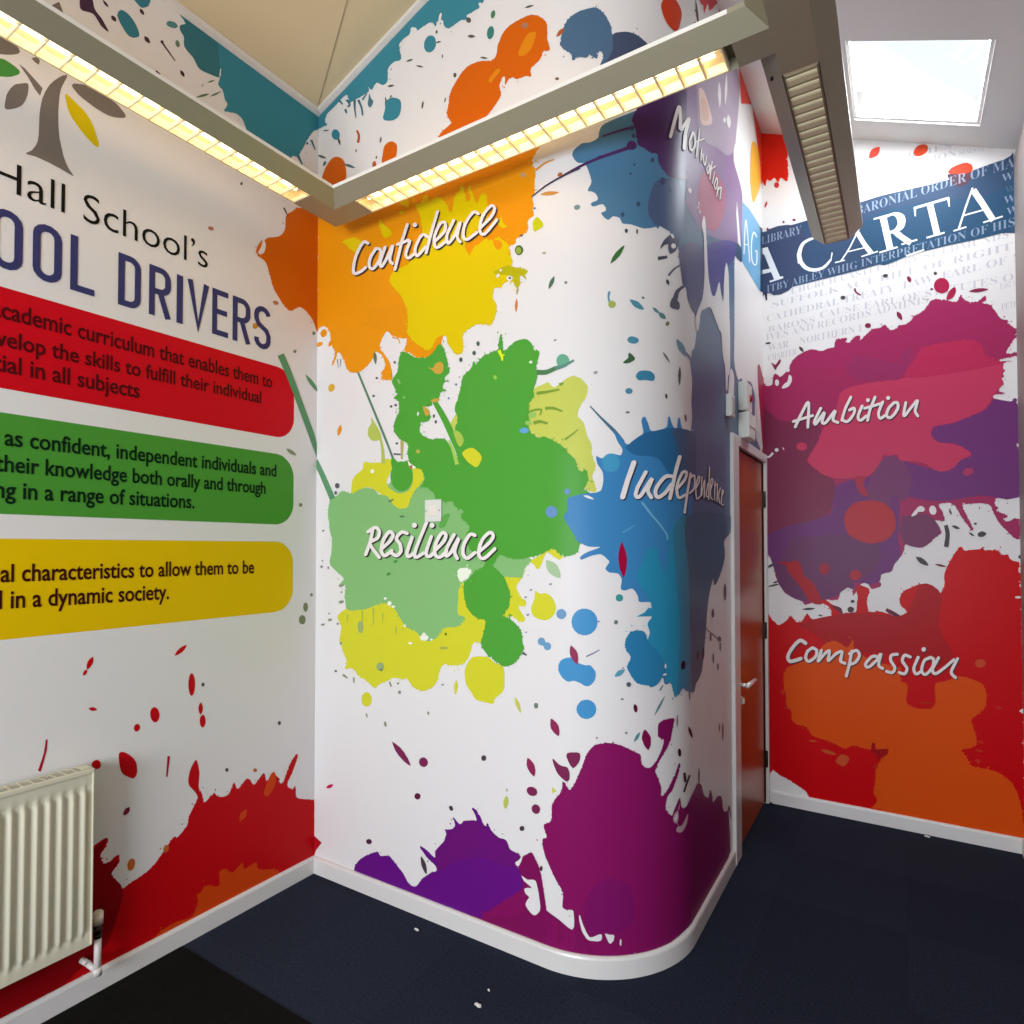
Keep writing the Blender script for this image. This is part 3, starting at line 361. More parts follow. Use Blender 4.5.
5E8C80 4 0 1318 2221 24 5 14 3 13 6 21 11 -4 7 -22 -9 -13 -5 -13 -2 -24 -3
7A9A38 4.6 0 1237 2136 48 1 47 5 -1 7 -48 -2 -48 2
7A9A38 4.6 0 1204 2070 17 5 9 1 15 0 9 -1 -2 -7 -5 -10 6 -2 5 9 3 9 -1 5 -5 3 -10 2 -17 0 -11 -1 -18 -4
7A9A38 4.6 0 1274 2075 23 -1 12 -2 12 -4 22 -9 2 6 -28 14 -6 3 -14 2 -24 3
7A9A38 4.6 0 1225 2023 16 4 9 0 11 -2 21 -7 3 8 -29 11 -6 2 -12 0 -18 -2
7A9A38 4.6 0 1355 1953 29 19 20 18 -2 2 -21 -15 -30 -18
7A9A38 4.6 0 1334 2157 15 7 -3 7 -17 -2
98C060 5 0 1234 2065 0 -4 -1 -4 -4 -4 -5 -2 -5 -1 -7 0 -5 2 -5 3 -2 3 -1 5 2 4 3 4 5 2 6 1 6 0 6 -2 4 -3
98C060 5 0 1215 2031 -1 -3 -2 -3 -4 -1 -10 0 -6 2 -4 2 -2 3 -1 3 1 3 2 3 4 1 6 1 5 -1 5 -1 4 -3 2 -3
64A4CC 7 0 1202 2003 -1 -3 -4 -3 -5 -2 -7 -1 -7 1 -7 2 -6 3 -4 4 -1 4 1 3 4 3 6 2 7 1 7 -1 7 -2 5 -3 4 -4
6890C0 6 0 1323 1687 -1 -8 -4 -6 -7 -5 -7 -3 -9 1 -8 2 -7 6 -4 6 -2 8 2 8 4 6 7 5 8 3 9 -1 8 -3 6 -5 4 -7
6890C0 6 0 1372 1761 -1 -4 -1 -3 -3 -3 -4 -1 -3 0 -4 2 -3 2 -2 4 0 4 0 4 2 3 3 3 4 1 3 0 4 -2 3 -2 2 -4
A8C498 2 0 1275 1506 0 -13 3 -17 10 -16 18 -13 17 -6 10 -1 1 1 1 9 -3 16 -9 20 -14 12 -18 6 -14 3
4E5E50 5 0 971 2380 -2 -5 -4 -3 -5 1 -4 5 -2 5 2 6 4 3 5 -1 4 -5
4E5E50 5 0 952 2345 -2 -5 -4 -3 -6 1 -4 4 -2 6 2 6 4 2 6 0 4 -5
4E5E50 5 0 884 2329 -1 -6 -5 -3 -5 1 -5 5 -1 6 1 5 5 3 5 -1 5 -4
6878A0 5 0 857 2230 -1 -2 -3 -2 -3 1 -3 2 -1 3 1 2 3 2 3 -1 3 -2
6878A0 5 0 818 2177 -1 -2 -3 -2 -3 1 -3 2 -1 3 1 2 3 2 3 -1 3 -2
9098A0 3 0 1321 2335 -1 -3 -2 -2 -4 -1 -3 1 -2 2 0 3 2 2 4 1 4 -1
9098A0 3 0 1474 2201 0 -3 -3 -4 -5 -1 -4 1 -2 2 0 4 3 3 5 1 4 -1
8C88A4 3 0 1216 1394 -1 -3 -2 -2 -4 -1 -3 0 -2 2 0 2 3 2 3 2 4 -1
8C88A4 3 0 1193 1365 -1 -2 -2 -2 -4 -2 -3 1 -2 1 0 3 3 2 3 1 4 0
8C88A4 3 0 1202 1299 0 -3 -3 -2 -4 -2 -3 0 -3 2 1 3 2 3 4 1 4 0
8C88A4 3 0 1300 1418 0 -2 -3 -2 -3 -2 -3 0 -2 2 0 3 2 2 4 1 3 0
9098A0 3 0 790 985 0 -3 -3 -2 -5 -2 -4 0 -2 2 0 2 3 3 4 2 5 0
9098A0 3 0 1193 1231 0 -2 -2 -2 -3 -1 -2 0 -2 1 0 2 2 2 3 1 3 0
D2CF30 3 0 853 1010 -4 -8 -5 -11 -2 -12 2 -14 3 -10 2 -5 1 0 4 6 4 10 3 15 0 11 -3 11 -4 7
C8C850 3 0 1137 976 0 -8 1 -12 5 -12 8 -14 8 -8 5 -3 1 6 -2 11 -4 15 -7 11 -8 9 -6 5
708070 3 0 1241 957 -1 -7 -5 -5 -6 -1 -5 4 -2 6 2 7 5 5 6 0 5 -3
6C98C0 3 0 1357 1307 -1 -6 -4 -6 -5 -5 -6 -2 -7 0 -6 2 -6 4 -3 5 -1 7 1 6 3 6 6 5 6 2 7 1 6 -3 5 -4 4 -5
4490C4 3 0 1472 1281 -3 -17 -8 -14 -13 -12 -16 -6 -16 0 -16 5 -13 11 -8 14 -3 17 3 17 8 15 13 12 16 6 17 0 15 -5 13 -11 8 -15
6C9CC0 3 0 1272 1201 -2 -5 -2 -5 -5 -4 -5 -2 -6 0 -5 1 -4 3 -3 4 -1 5 1 5 3 5 4 4 5 2 6 0 6 -1 4 -3 2 -4
6C9CC0 3 0 1296 1185 0 -5 -3 -5 -4 -4 -5 -2 -6 0 -5 1 -5 3 -2 4 -1 5 1 5 2 5 5 3 5 3 6 0 5 -1 4 -3 3 -4
6C9CC0 3.5 0 1253 1188 20 -10 11 15 -20 10
4490C4 3 0 1325 1102 1 16 3 7 4 7 5 5 6 4 13 5 12 2 6 0 6 -2 5 -3 10 -9 11 -7 20 -5 15 1 5 -2 9 -10 5 -7 3 -6 0 -15 -3 -14 -8 -12 -9 -8 -5 -2 -8 -1 -9 2 -13 8 -17 6 -6 1 -6 0 -11 -4 -6 0 -7 2 -12 8 -10 11 -8 15
4490C4 3 0 1466 963 -2 -12 -6 -11 -10 -8 -12 -5 -12 0 -12 3 -9 8 -7 10 -2 12 2 12 7 11 9 9 12 4 13 1 11 -4 10 -7 6 -11
8E2A52 5 0 1373 1192 -3 -10 -1 -14 3 -14 9 -15 9 -10 6 -4 2 1 2 7 1 13 -2 18 -7 13 -10 10 -8 6
8E2A52 5 0 1295 916 -2 -11 0 -14 3 -13 12 -13 11 -7 6 -3 2 1 2 7 0 13 -3 17 -9 11 -11 8 -9 4
686890 3 0 1431 1152 25 12 23 14 -2 3 -23 -13 -25 -12
5A5A5E 3 0 1169 1145 19 -6 4 5 -16 11
D2CF30 2 0 377 870 -2 -12 -5 -10 -9 -8 -10 -6 -12 -1 -10 2 -9 6 -6 9 -2 11 2 12 6 10 8 9 11 5 11 1 11 -2 8 -7 6 -9
5A5A5E 2 0 152 973 -2 -3 -4 -2 -5 -1 -5 2 -1 3 1 3 5 2 5 1 4 -2
8A8C6A 2 0 186 956 33 -11 5 6 -28 15
8A8C6A 2 0 256 954 5 -25 7 1 0 26
8A8C6A 2 0 480 960 10 -21 10 4 -12 20
8A9078 3 0 553 925 0 -5 -4 -4 -5 -2 -6 1 -3 4 0 5 3 4 6 2 5 -1
8A9078 3 0 351 795 1 -6 0 -5 -3 -1 -4 3 -3 6 -2 6 1 5 3 1 4 -3
8A9078 3 0 468 774 1 -7 -2 -6 -5 -1 -5 2 -4 7 -1 7 2 5 4 2 6 -3
8A9078 3 0 712 856 0 -5 -2 -3 -3 -2 -4 2 -3 4 0 4 2 4 3 1 4 -1
8A9078 3 0 542 961 -1 -3 -3 -2 -4 -2 -4 1 -2 2 0 3 3 3 4 1 4 0
8A9078 3 0 116 1214 -1 -4 -6 -4 -9 -2 -8 0 -4 3 1 5 6 4 9 2 8 0
8A9078 3 0 68 1189 -2 -3 -6 -4 -9 -2 -8 0 -4 2 1 4 7 3 9 2 8 0
8A9078 3 0 164 1198 0 -3 -4 -3 -6 -2 -5 1 -3 3 1 3 4 3 5 1 6 -1
8A9078 3 0 184 1108 0 -4 -3 -4 -5 -1 -5 1 -3 4 0 4 3 4 5 1 5 -1
8A9078 3 0 103 1242 -1 -3 -2 -2 -4 -1 -4 1 -2 2 0 3 3 2 4 1 3 -1
8A9078 3 0 195 1380 -2 -4 -8 -5 -11 -2 -10 0 -5 3 2 4 8 5 11 2 10 0
8A9078 3 0 186 1347 -1 -3 -2 -2 -4 -1 -3 1 -3 2 1 3 2 2 4 1 3 -1
8A9078 3 0 196 1304 -2 -5 -8 -5 -11 -2 -10 0 -5 4 1 4 8 5 12 3 10 -1
5A5A5E 3 0 163 1847 -3 -8 -8 -4 -10 0 -8 6 -3 8 3 7 8 5 10 -1 8 -5
5A5A5E 3 0 146 1814 -1 -5 -5 -3 -6 0 -5 4 -2 5 2 5 5 4 6 -1 4 -3
5A5A5E 3 0 59 1636 -1 -3 -4 -2 -5 1 -3 1 -2 3 2 2 3 2 5 0 4 -2
888888 3 0 52 1463 -2 -4 -5 -3 -6 0 -5 3 -2 3 2 4 5 3 6 0 5 -2
888888 3 0 95 1458 -2 -4 -3 -3 -4 0 -3 3 -1 4 1 4 3 3 4 0 3 -2
666666 3 0 53 1491 -1 -2 -3 -1 -3 0 -3 1 -1 2 1 3 3 1 3 0 3 -1
708070 3 0 857 2230 -1 -3 -3 -1 -4 0 -3 3 -2 3 2 3 3 1 4 0 3 -3
5E9468 2 0 0 1978 1 -37 42 -69 54 -91 37 10 -67 108 -59 87
566E8C 1 3.2 1739 3356 34 48 65 45 114 73 146 105 138 109 146 118 144 113 126 88 95 48 69 15 48 -6 36 -14 21 -19 2 -33 -21 -88 -16 -58 -22 -67 -23 -64 -39 -102 -46 -101 -2 -15 8 -8 54 -3 74 -16 23 -8 36 -17 14 -11 9 -18 1 -22 -10 -57 -6 -41 -1 -58 0 -72 -3 -68 -15 -50 -33 -20 -45 -1 -44 2 -32 -13 -14 -30 -5 -40 -2 -95 -5 -125 -3 -123 -9 -74 -4 -41 2 -33 8 -21 13 -16 41 -30 11 -5 11 -3 13 -1 16 5 35 17 16 4 13 -1 13 -5 23 -15 13 -14 26 -31 11 -5 7 12 4 21 7 24 13 18 25 13 33 10 36 5 32 1 31 -8 30 -14 27 -17 18 -17 5 -16 -13 -34 -3 -25 1 -78 6 -43 14 -35 28 -24 37 -19 77 -26 32 -7 32 -2 -851 -2 0 -484 -17 -12 -74 -21 -31 -11 -20 -12 -4 -15 18 -34 1 -18 -10 -18 -17 -19 -20 -19 -23 -17 -28 -19 -32 -18 -31 -15 -23 -8 -12 4 -10 25 -8 4 -13 -7 -17 -12 -16 -16 -28 -33 -12 -17 -10 -19 -10 -21 -9 -24 -22 -78 -22 -66 -26 -61 -11 -18 -14 -15 -16 -11 -19 -8 -67 -16 -25 -5 -25 -3 -22 0 -19 5 -31 17 -14 2 -12 -5 -22 -22 -9 -3 -7 10 -12 34 -7 13 -10 3 -11 -3 -10 0 -8 11 -4 26 -3 35 0 41 4 43 10 45 33 100 12 51 2 49 -5 48 -3 50 8 54 30 60 51 68 75 71 63 65 23 55 -3 47 -15 38 -12 26 -10 12 -14 -2 -21 -10 -1 -2 7 6 9 28 8 36 -1 13 -6 25 -2 16 3 19 8 45 1 22 -5 22 -22 55 4 7 9 2 11 32 6 9 8 7 19 9 9 8 8 14 8 17 20 53 11 35 0 10 -13 -5 -18 -10 -1 4 1 6 -1 8 -8 8 -20 7 -56 15 -21 8 -9 9 -6 21 -5 7 -8 2 -20 -1 -8 3 -5 9 -9 35 -14 44 -12 55 14 -55 0 13 -2 13 -3 12 -6 9 -7 9 -15 15 -9 4 -10 3 -9 3 -7 9 -4 14 -3 17 -2 52 12 128 -1 58 -14 74 -22 88 -16 86
4C7898 2 0 1648 3200 -16 -6 -47 -25 -79 -38 -11 -8 -6 -8 -7 -19 0 -12 -2 -5 -4 -5 -7 -5 -15 -6 -8 -2 -18 1 -9 -1 -16 -9 -13 -10 -4 -6 -3 -11 1 -6 7 -14 11 -13 6 -3 16 -2 7 -5 5 -8 5 -12 10 -31 3 -14 0 -7 -3 -8 -9 -15 -1 -6 2 -3 11 -1 10 -5 7 -7 7 -13 0 -4 -2 -4 -4 -4 -14 -4 -4 -3 -2 -3 1 -5 3 -3 4 -2 7 0 19 6 8 1 5 -2 3 -4 4 -7 2 -7 -1 -3 -2 -3 -4 -2 -10 -3 -2 -3 10 -14 8 -7 7 -4 5 1 10 10 5 3 13 -1 11 -4 3 -4 5 -12 4 -4 6 -1 24 1 40 -7 12 -1 10 1 25 7 22 9 4 0 7 -5 2 -1 5 12 5 3 38 -5 14 0 24 2 10 3 6 9 -1 14 -15 40 -4 24 4 32 16 75 3 25 -5 3 -9 -11 -12 -8 -15 12 -19 46 -44 135 -19 45 -16 13 -14 -6 -14 -13
4E5C7C 2.5 0 1702 2927 13 16 16 11 18 9 59 26 22 5 20 -3 16 -14 12 -23 8 -28 4 -30 -2 -35 -9 -40 -10 -37 -9 -24 -9 -8 -8 5 -9 9 -10 5 -53 1 -39 3 -24 -1 -7 4 -8 7 -10 10 -7 13 -3 17 2 23 7 28 9 29
4C2A5C 3 2.4 1615 3173 -7 -20 3 -10 6 -6 4 -8 8 -56 2 -7 3 -5 5 -3 21 -4 21 -9 7 -2 8 1 16 6 6 -1 3 -5 2 -18 3 -8 4 -6 13 -12 23 -12 9 -3 11 -1 13 0 32 7 19 7 59 26 38 21 24 17 -3 8 -22 0 -24 4 -11 16 1 28 8 36 30 102 35 88 51 115 35 100 -15 39 -86 -46 -106 -81 -74 -65 -51 -50 -40 -47 -36 -53 -29 -48
3E4668 4 0 1761 2957 -1 -5 -3 -5 -4 -5 -5 -3 -5 -2 -5 0 -4 2 -2 4 -1 5 1 5 2 5 4 4 5 3 5 2 5 0 4 -2 3 -3
3E4668 4 0 1641 2838 -2 -6 -4 -4 -5 -1 -4 3 -2 5 2 6 4 5 5 0 5 -2
3E4668 4 0 1577 2790 -1 -5 -4 -4 -4 0 -4 3 -1 5 1 5 4 4 4 0 4 -2
3E4668 4 0 1704 3021 -1 -6 -5 -5 -5 -1 -5 2 -1 5 1 6 5 4 5 2 5 -2
3E4668 4 0 1621 2984 -1 -3 -2 -1 -2 -1 -2 1 -1 3 1 3 2 2 2 0 2 -1
3E4668 4 0 1606 2948 -1 -3 -2 -2 -3 -1 -2 2 -1 3 1 3 2 3 3 0 2 -2
3E4668 4 0 1797 2933 -2 -4 -3 -3 -4 -1 -4 1 -1 2 2 4 3 3 4 2 4 -1
3E4668 4 0 1617 3123 -1 -7 -5 -4 -5 -1 -5 3 -1 6 1 7 5 4 5 1 5 -3
3E4668 4 0 1621 3093 -1 -6 -4 -4 -5 -1 -4 3 -1 5 1 6 4 4 5 0 4 -2
4C2A5C 4 0 1337 2943 73 26 140 49 31 13 29 13 -4 13 -59 -27 -141 -52 -73 -28
4C2A5C 4 0 1627 3058 -1 -6 -4 -6 -5 -5 -7 -3 -7 -1 -6 1 -5 3 -4 5 -1 6 1 6 4 6 5 5 6 3 7 1 7 -1 5 -3 4 -5
4C2A5C 4 0 1500 3004 -2 -4 -5 -2 -7 1 -5 2 -2 3 2 4 6 2 6 0 5 -3
4C2A5C 4 0 1496 3078 126 45 -2 10 -126 -49
8C7096 3 0 1946 3525 706 530 248 43 2 -140 -80 -240 -68 -167 62 -11 97 -24 59 -46 -15 -120 -16 -157 -170 -57 -368 -142 -280 -84 -215 17 18 93 -15 70
A898A8 3.5 0 2098 3627 96 84 147 119 168 127 143 98 95 48 69 15 48 -6 36 -14 21 -19 2 -33 -21 -88 -16 -58 -22 -67 -42 -115 -8 -30 -4 -19 -6 -15 -16 -20 -29 -29 -36 -32 -43 -31 -46 -28 -51 -22 -113 -38 -54 -19 -153 -68 -41 -15 -35 -9 -30 -6 -25 1 -20 12 -16 29 -11 41 -7 45 -4 40 -9 27 -10 21 4 27
B0607C 4 0 2128 3145 35 35 47 36 52 34 51 27 52 19 57 12 53 7 42 2 26 -4 14 -11 23 -44 -1 -11 -10 -20 -20 -31 -27 -39 -32 -40 -33 -34 -35 -29 -38 -25 -40 -22 -39 -17 -42 -13 -44 -10 -41 -5 -32 0 -25 5 -19 9 -13 14 -6 20 1 28 7 35 15 37
584E8C 4 3.2 2256 2907 45 26 64 32 73 35 141 63 74 31 69 25 49 14 23 -4 4 -17 -11 -23 -18 -25 -31 -29 -44 -34 -78 -53 -42 -6 -14 -16 -16 -22 -16 -24 -11 -24 -6 -27 -4 -57 -7 -15 -13 5 -35 37 -16 7 -14 -8 -14 -18 -24 -38 -19 -21 -9 -7 -10 -7 -31 -11 -16 -3 -14 2 -10 8 -9 13 -21 42 -11 27 -7 27 -2 26 2 14 0 24 7 13
605A7C 4 0 1854 2725 19 17 32 21 46 26 47 21 45 17 47 12 43 7 31 -1 15 -14 3 -23 -12 -108 -6 -26 -9 -24 -12 -20 -16 -17 -33 -31 -29 -35 -16 -15 -18 -8 -24 0 -28 7 -25 10 -20 10 -8 9 -4 22 -4 7 -10 2 -22 -2 -8 3 -5 9 -9 35 -9 25 -8 35 0 14
E4E0DE 6 3.2 2168 2993 -18 -24 -8 -15 -4 -13 5 -7 20 -10 7 -11 3 -18 2 -70 5 -51 0 -19 -10 -54 -7 -28 -8 -23 -9 -17 -9 -14 -22 -24 -53 -53 -20 -26 -8 -13 -4 -11 1 -10 5 -9 7 -7 7 -5 14 -1 17 13 7 16 16 45 10 19 14 13 15 10 82 38 25 10 22 5 20 -1 18 -6 33 -14 49 -16 37 -17 30 1 9 -7 7 -18 10 -51 7 -23 10 -15 26 -23 11 -16 6 -23 6 -54 4 -19 14 -12 13 8 5 12 6 38 6 18 10 12 13 10 12 14 10 22 4 37 2 47 0 48 -3 70 -9 71 -6 139 -3 37 -5 23 -7 14 -7 8 -8 6 -13 6 -15 -10 -9 -14 -11 -20 -10 -23 -8 -25 -7 -31 -9 -69 -7 -21 -9 -6 -10 5 -20 20 -9 12 -9 16 -10 13 -10 4 -12 -9 -40 -55 -20 -21 -9 -8 -9 -6 -12 -5 -12 -4 -13 -1 -12 3 -12 7 -13 11 -11 14 -9 13 -7 13 -4 14 -9 39 -17 99 -16 75 -4 11 -13 6
E4E0DE 6 0 2643 2435 18 15 21 2 13 -3 15 -5 14 -8 8 -14 0 -22 -5 -30 -7 -28 -7 -22 -7 -13 -7 -7 -8 -4 -9 -3 -10 -1 -22 5 -11 1 -26 -12 -18 -4 0 11 4 18 6 21 21 66 8 21
E4E0DE 6 0 2958 2460 45 10 23 -55 -36 -38
E4E0DE 6 0 2826 3377 30 -59 30 -74 31 -76 -76 -10 -11 61 -22 77
E4E0DE 6 0 2789 3656 22 21 30 22 28 19 18 8 5 -7 -3 -17 -9 -23 -12 -23 -18 -27 -23 -31 -23 -28 -19 -17 -12 -3 -10 6 -6 11 -2 13 3 16 6 19 10 21
E8C8C0 6 0 2106 3516 12 14 19 13 23 12 22 6 22 1 24 -4 24 -7 61 -21 14 -9 4 -12 -11 -15 -21 -18 -52 -35 -61 -36 -30 -13 -22 -5 -11 9 -5 17 -3 40 -11 33 -2 16
E0B8A8 6.5 0 2148 3504 14 13 21 12 24 8 19 3 16 -3 15 -8 11 -11 4 -13 -5 -14 -12 -16 -16 -16 -15 -13 -17 -10 -19 -9 -18 -5 -13 3 -8 13 -5 23 -1 23
E4E0DE 6 0 2463 3779 -12 -23 -11 -29 -3 -27 11 -25 14 -13 10 -3 4 2 8 15 12 29 5 35 -6 22 -15 13 -14 6
E4E0DE 6 0 2617 3920 -15 -29 -18 -40 -11 -38 -1 -41 6 -23 5 -9 3 2 12 19 17 38 16 50 2 33 -5 26 -8 14
E4E0DE 6 0 2639 3725 -14 -17 -13 -20 -1 -15 18 -7 22 2 15 4 5 2 11 13 13 20 5 20 -13 7 -23 -1 -21 -5
E4E0DE 6 0 2597 3673 -6 -12 -14 -13 -18 -11 -14 -3 -5 5 6 11 14 14 17 10 15 4
F0E8EC 6 0 1989 3022 2 -7 -9 -9 -14 -8 -16 -4 -10 1 -1 6 8 9 14 8 16 5
E0C4CC 6 0 2098 2999 -4 -7 -7 -6 -9 -5 -7 0 -3 5 3 6 7 7 10 5 7 0
E0C4CC 6 0 2123 2993 -3 -7 -8 -7 -9 -4 -7 0 -3 5 3 6 7 7 9 5 8 0
E0C4CC 6 0 2108 3022 -2 -7 -8 -7 -9 -4 -7 0 -3 4 3 7 7 7 9 4 8 0
E4E0DE 6 0 3345 2484 -29 -32 -12 -15 -9 -15 -5 -14 -1 -15 3 -16 5 -16 28 -71 17 -36 18 -31 53 -89 61 9 -61 89 -34 55 -33 67 -13 32 -4 15 0 14 4 14 8 15 10 14 27 32
E4E0DE 6 0 3420 2202 -2 -12 -8 -11 -10 -9 -13 -6 -13 -1 -12 2 -10 6 -6 9 -1 10 2 12 7 11 10 9 13 6 13 2 12 -2 10 -6 7 -9
E4E0DE 6 0 3352 2257 -3 -9 -5 -8 -8 -7 -9 -4 -10 -2 -9 2 -8 4 -4 6 -2 8 2 9 6 8 7 7 10 4 10 2 9 -1 8 -5 4 -6
4A4A60 3 0 1803 2764 -10 -3 -10 -6 -9 -7 -16 -15 -7 -8 -11 -16 -7 -14 -2 -6 1 -3 20 21 12 6 6 2 4 1 1 -2 -1 -9 0 -4 5 -11 4 -5 5 -2 6 2 8 5 16 12 6 6 4 5 17 28 3 8 -1 6 -7 4 -12 4 -13 2
E4E0DE 4 0 1824 2725 -4 -7 -8 -7 -10 -3 -8 2 -3 5 3 7 8 6 10 3 8 -1
E4E0DE 4 0 1808 2761 4 -5 0 -4 -4 -3 -7 0 -7 3 -4 4 1 5 4 3 7 0
4A4C58 3 0 1721 2641 49 20 -2 10 -50 -17
5A5A6C 3 0 1855 2664 -30 -19 -17 -11 -15 -14 -23 -23 10 -3 22 24 14 13 15 11 31 19
4A4C54 3 0 1764 2579 -2 -4 -1 -5 1 -5 6 -4 5 -2 5 0 1 3 1 5 -1 7 -4 3 -6 2
5A5A6C 3 0 1878 2589 -38 -24 -10 -7 -9 -8 -6 -7 -5 -8 -11 -23 35 5 6 21 5 11 13 12 35 25
5A5A6C 3.2 0 1801 2516 9 2 13 -1 12 -3 9 -4 5 -5 1 -7 -1 -7 -3 -5 -6 -6 -13 -3 -12 -1 -13 -2 -12 1 -7 4 0 8 4 11 6 11
44484C 3 0 1590 2731 -1 -5 -3 -4 -4 0 -3 3 -1 5 1 5 3 3 4 1 3 -3
44484C 3 0 1631 2734 -1 -7 -2 -4 -2 0 -2 3 -1 6 1 7 2 4 2 0 2 -3
3E6E38 3 0 1576 2675 -10 -6 -12 -11 -12 -13 -12 -19 -5 -14 -2 -8 1 0 6 4 12 9 16 17 9 15 7 15 3 11
7A9090 3 0 1412 2825 1 -3 -1 -4 -2 -2 -4 -2 -4 -1 -4 0 -3 1 -3 3 -2 3 0 3 1 3 2 3 3 2 4 1 4 0 4 -2 2 -2
5C8CA4 3 0 1515 2501 -3 -15 0 -9 2 -10 4 -14 7 2 -4 14 -2 8 1 8 3 15
A4AE54 3.2 0 1542 2453 0 -5 -3 -4 -4 -3 -4 -2 -5 0 -5 1 -3 4 -3 4 -1 4 1 5 3 5 3 3 5 1 5 0 4 -1 4 -3 3 -4
4E8C9C 3 0 1596 2472 4 -7 7 -10 10 -8 16 -5 13 -1 7 1 1 1 -2 6 -8 9 -12 10 -13 4 -13 2 -10 0
6E7068 3 0 1657 2487 -1 -3 -3 -2 -4 0 -3 1 -1 3 1 3 3 2 4 0 3 -1
5E8888 3 0 1692 2456 2 -4 4 -6 6 -4 9 -3 8 0 5 1 -1 3 -4 5 -8 5 -7 3 -8 0 -6 0
5E8888 3.1 0 1721 2441 1 -5 3 -7 6 -5 11 -2 10 1 6 1 1 2 0 4 -3 6 -8 6 -8 2 -10 0 -8 -2
8A7E54 3 0 1778 2408 -5 -6 -7 -3 -6 0 -3 4 1 6 5 6 7 3 6 0 3 -4
4E8AA4 3 0 1632 2322 -2 -4 -5 -4 -7 -3 -8 -1 -8 0 -7 2 -5 4 -4 4 0 5 2 4 4 4 7 3 7 1 8 -1 8 -2 6 -3 3 -4
3E6240 3 0 1595 2275 13 -9 6 -6 3 -6 -3 -5 -7 -5 -15 -8 -7 -1 -7 -1 -6 1 -3 1 2 4 18 15 1 4 -1 8 2 6
7A7870 3 0 1740 2296 3 -6 5 -8 8 -8 11 -8 10 -5 5 -1 -7 11 -9 10 -9 7 -9 5
3E84A4 3 0 1623 2199 6 7 4 2 6 3 18 3 19 0 7 -1 11 -6 4 -3 2 -4 2 -7 -1 -3 -3 -7 -3 -3 -5 -2 -6 0 -25 1 -21 -4 -6 0 -4 2 -4 2 -4 7 -1 3 1 3
4E8AA4 3 0 1606 2133 -1 -4 -2 -3 -4 -3 -5 -1 -5 -1 -5 1 -4 3 -2 3 -1 4 1 3 2 4 4 2 5 2 5 0 5 -1 4 -2 2 -3
9A9A9A 3 0 1475 2203 0 -3 -2 -4 -4 -2 -4 0 -2 2 -1 4 2 3 4 2 4 0
5C5450 3 0 1847 2260 -5 -10 -5 -15 -3 -15 2 -19 4 -12 2 -6 1 1 4 6 5 14 4 20 0 15 -4 13 -4 8
4C4C4C 3 0 1756 2139 -4 -8 0 -4 4 -5 3 -3 3 -1 4 7 0 6 -2 3 -4 4
7C8478 3 0 1364 2545 -1 -3 -3 -2 -4 1 -3 2 -1 3 1 3 3 2 4 -1 3 -2
6A90A0 3 0 1824 2361 0 -11 5 -13 10 -12 24 -10 24 -3 16 0 3 1 1 8 -5 12 -16 15 -21 7 -22 5 -17 2
5E7080 3 0 1875 2320 38 -2 52 -11 23 10 -33 9 -21 3 -46 2
6A7474 3 0 1594 2053 -1 -2 -4 -2 -5 0 -4 1 -2 3 2 2 4 2 5 0 4 -1
5C5450 3 0 1889 2080 -3 -5 -2 -6 1 -6 6 -7 6 -4 6 -1 2 3 3 6 -1 8 -4 6 -7 4 -6 2
3C80B4 5 0 1363 1735 5 5 8 2 36 8 21 3 32 2 8 2 11 5 3 4 5 18 2 14 0 14 -1 13 -3 10 -17 25 -4 17 -1 8 1 5 3 0 10 -7 6 -2 5 2 15 12 11 3 12 1 21 -6 5 0 4 3 3 6 1 6 0 7 -2 6 -14 19 -7 15 -9 26 0 5 1 0 26 -28 18 -21 6 -3 9 1 10 3 19 10 15 14 7 8 4 9 0 11 -6 25 -1 10 2 7 4 5 4 3 4 1 3 -4 12 -22 7 -21 5 -4 7 -1 9 1 43 12 10 4 9 6 4 8 3 28 4 6 5 -1 9 -20 7 -10 8 -7 13 -5 9 2 2 8 6 30 7 7 8 -2 9 -29 7 -8 13 -4 20 0 44 3 15 6 12 10 9 3 7 -15 7 -41 6 -58 1 -67 -8 -66 -19 -67 -27 -71 -30 -65 -26 -50 -27 -29 -49 -26 -18 -24 -13 -47 -20 -115 -9 -36 -7 -9 -6 8 -6 16 -8 13 -33 32 -7 9 -3 7 2 11 -3 3 -11 2 -28 0 -10 2 -4 4 -1 12 -2 6 -9 15 -6 7 -6 4 -7 1 -20 -7 -10 1 -4 2 -3 4 0 7 3 17 1 8 -5 13 -4 6 -5 4 -7 2 -25 2 -10 7 -3 4 -1 4 2 5 9 13 3 5 0 4 -19 18 -6 4 -7 3 -7 0 -25 -5 -35 -15 -5 1 -2 3 -1 3 2 4 11 9 17 9 39 14 5 3 -5 1 -26 0 -13 2 -10 3 -20 10 -8 6 -7 9 -10 24 3 -9 -17 29 -13 18 -5 9 -3 8 1 8 9 13 4 8 0 10 -1 22
4A7088 4 0 1445 2074 37 -44 47 -51 13 -16 17 -27 15 10 -35 42 -51 47 -40 42
2C6896 5.5 0 1584 1930 27 22 19 13 18 11 18 7 20 5 40 8 50 12 20 2 108 6 44 4 28 4 14 5 7 0 7 -7 8 -18 5 -26 3 -29 -8 -81 -14 -25 -32 -17 -58 -8 -55 1 -45 7 -32 8 -20 13 -28 31 -18 11 -23 5 -52 0 -20 2 -14 5 -10 6 -15 14 -1 1
4496BC 6 0 1556 1865 -2 -11 -6 -11 -9 -8 -11 -4 -12 0 -11 4 -9 8 -5 10 -2 12 2 12 6 10 9 8 10 4 12 0 11 -4 9 -7 6 -11
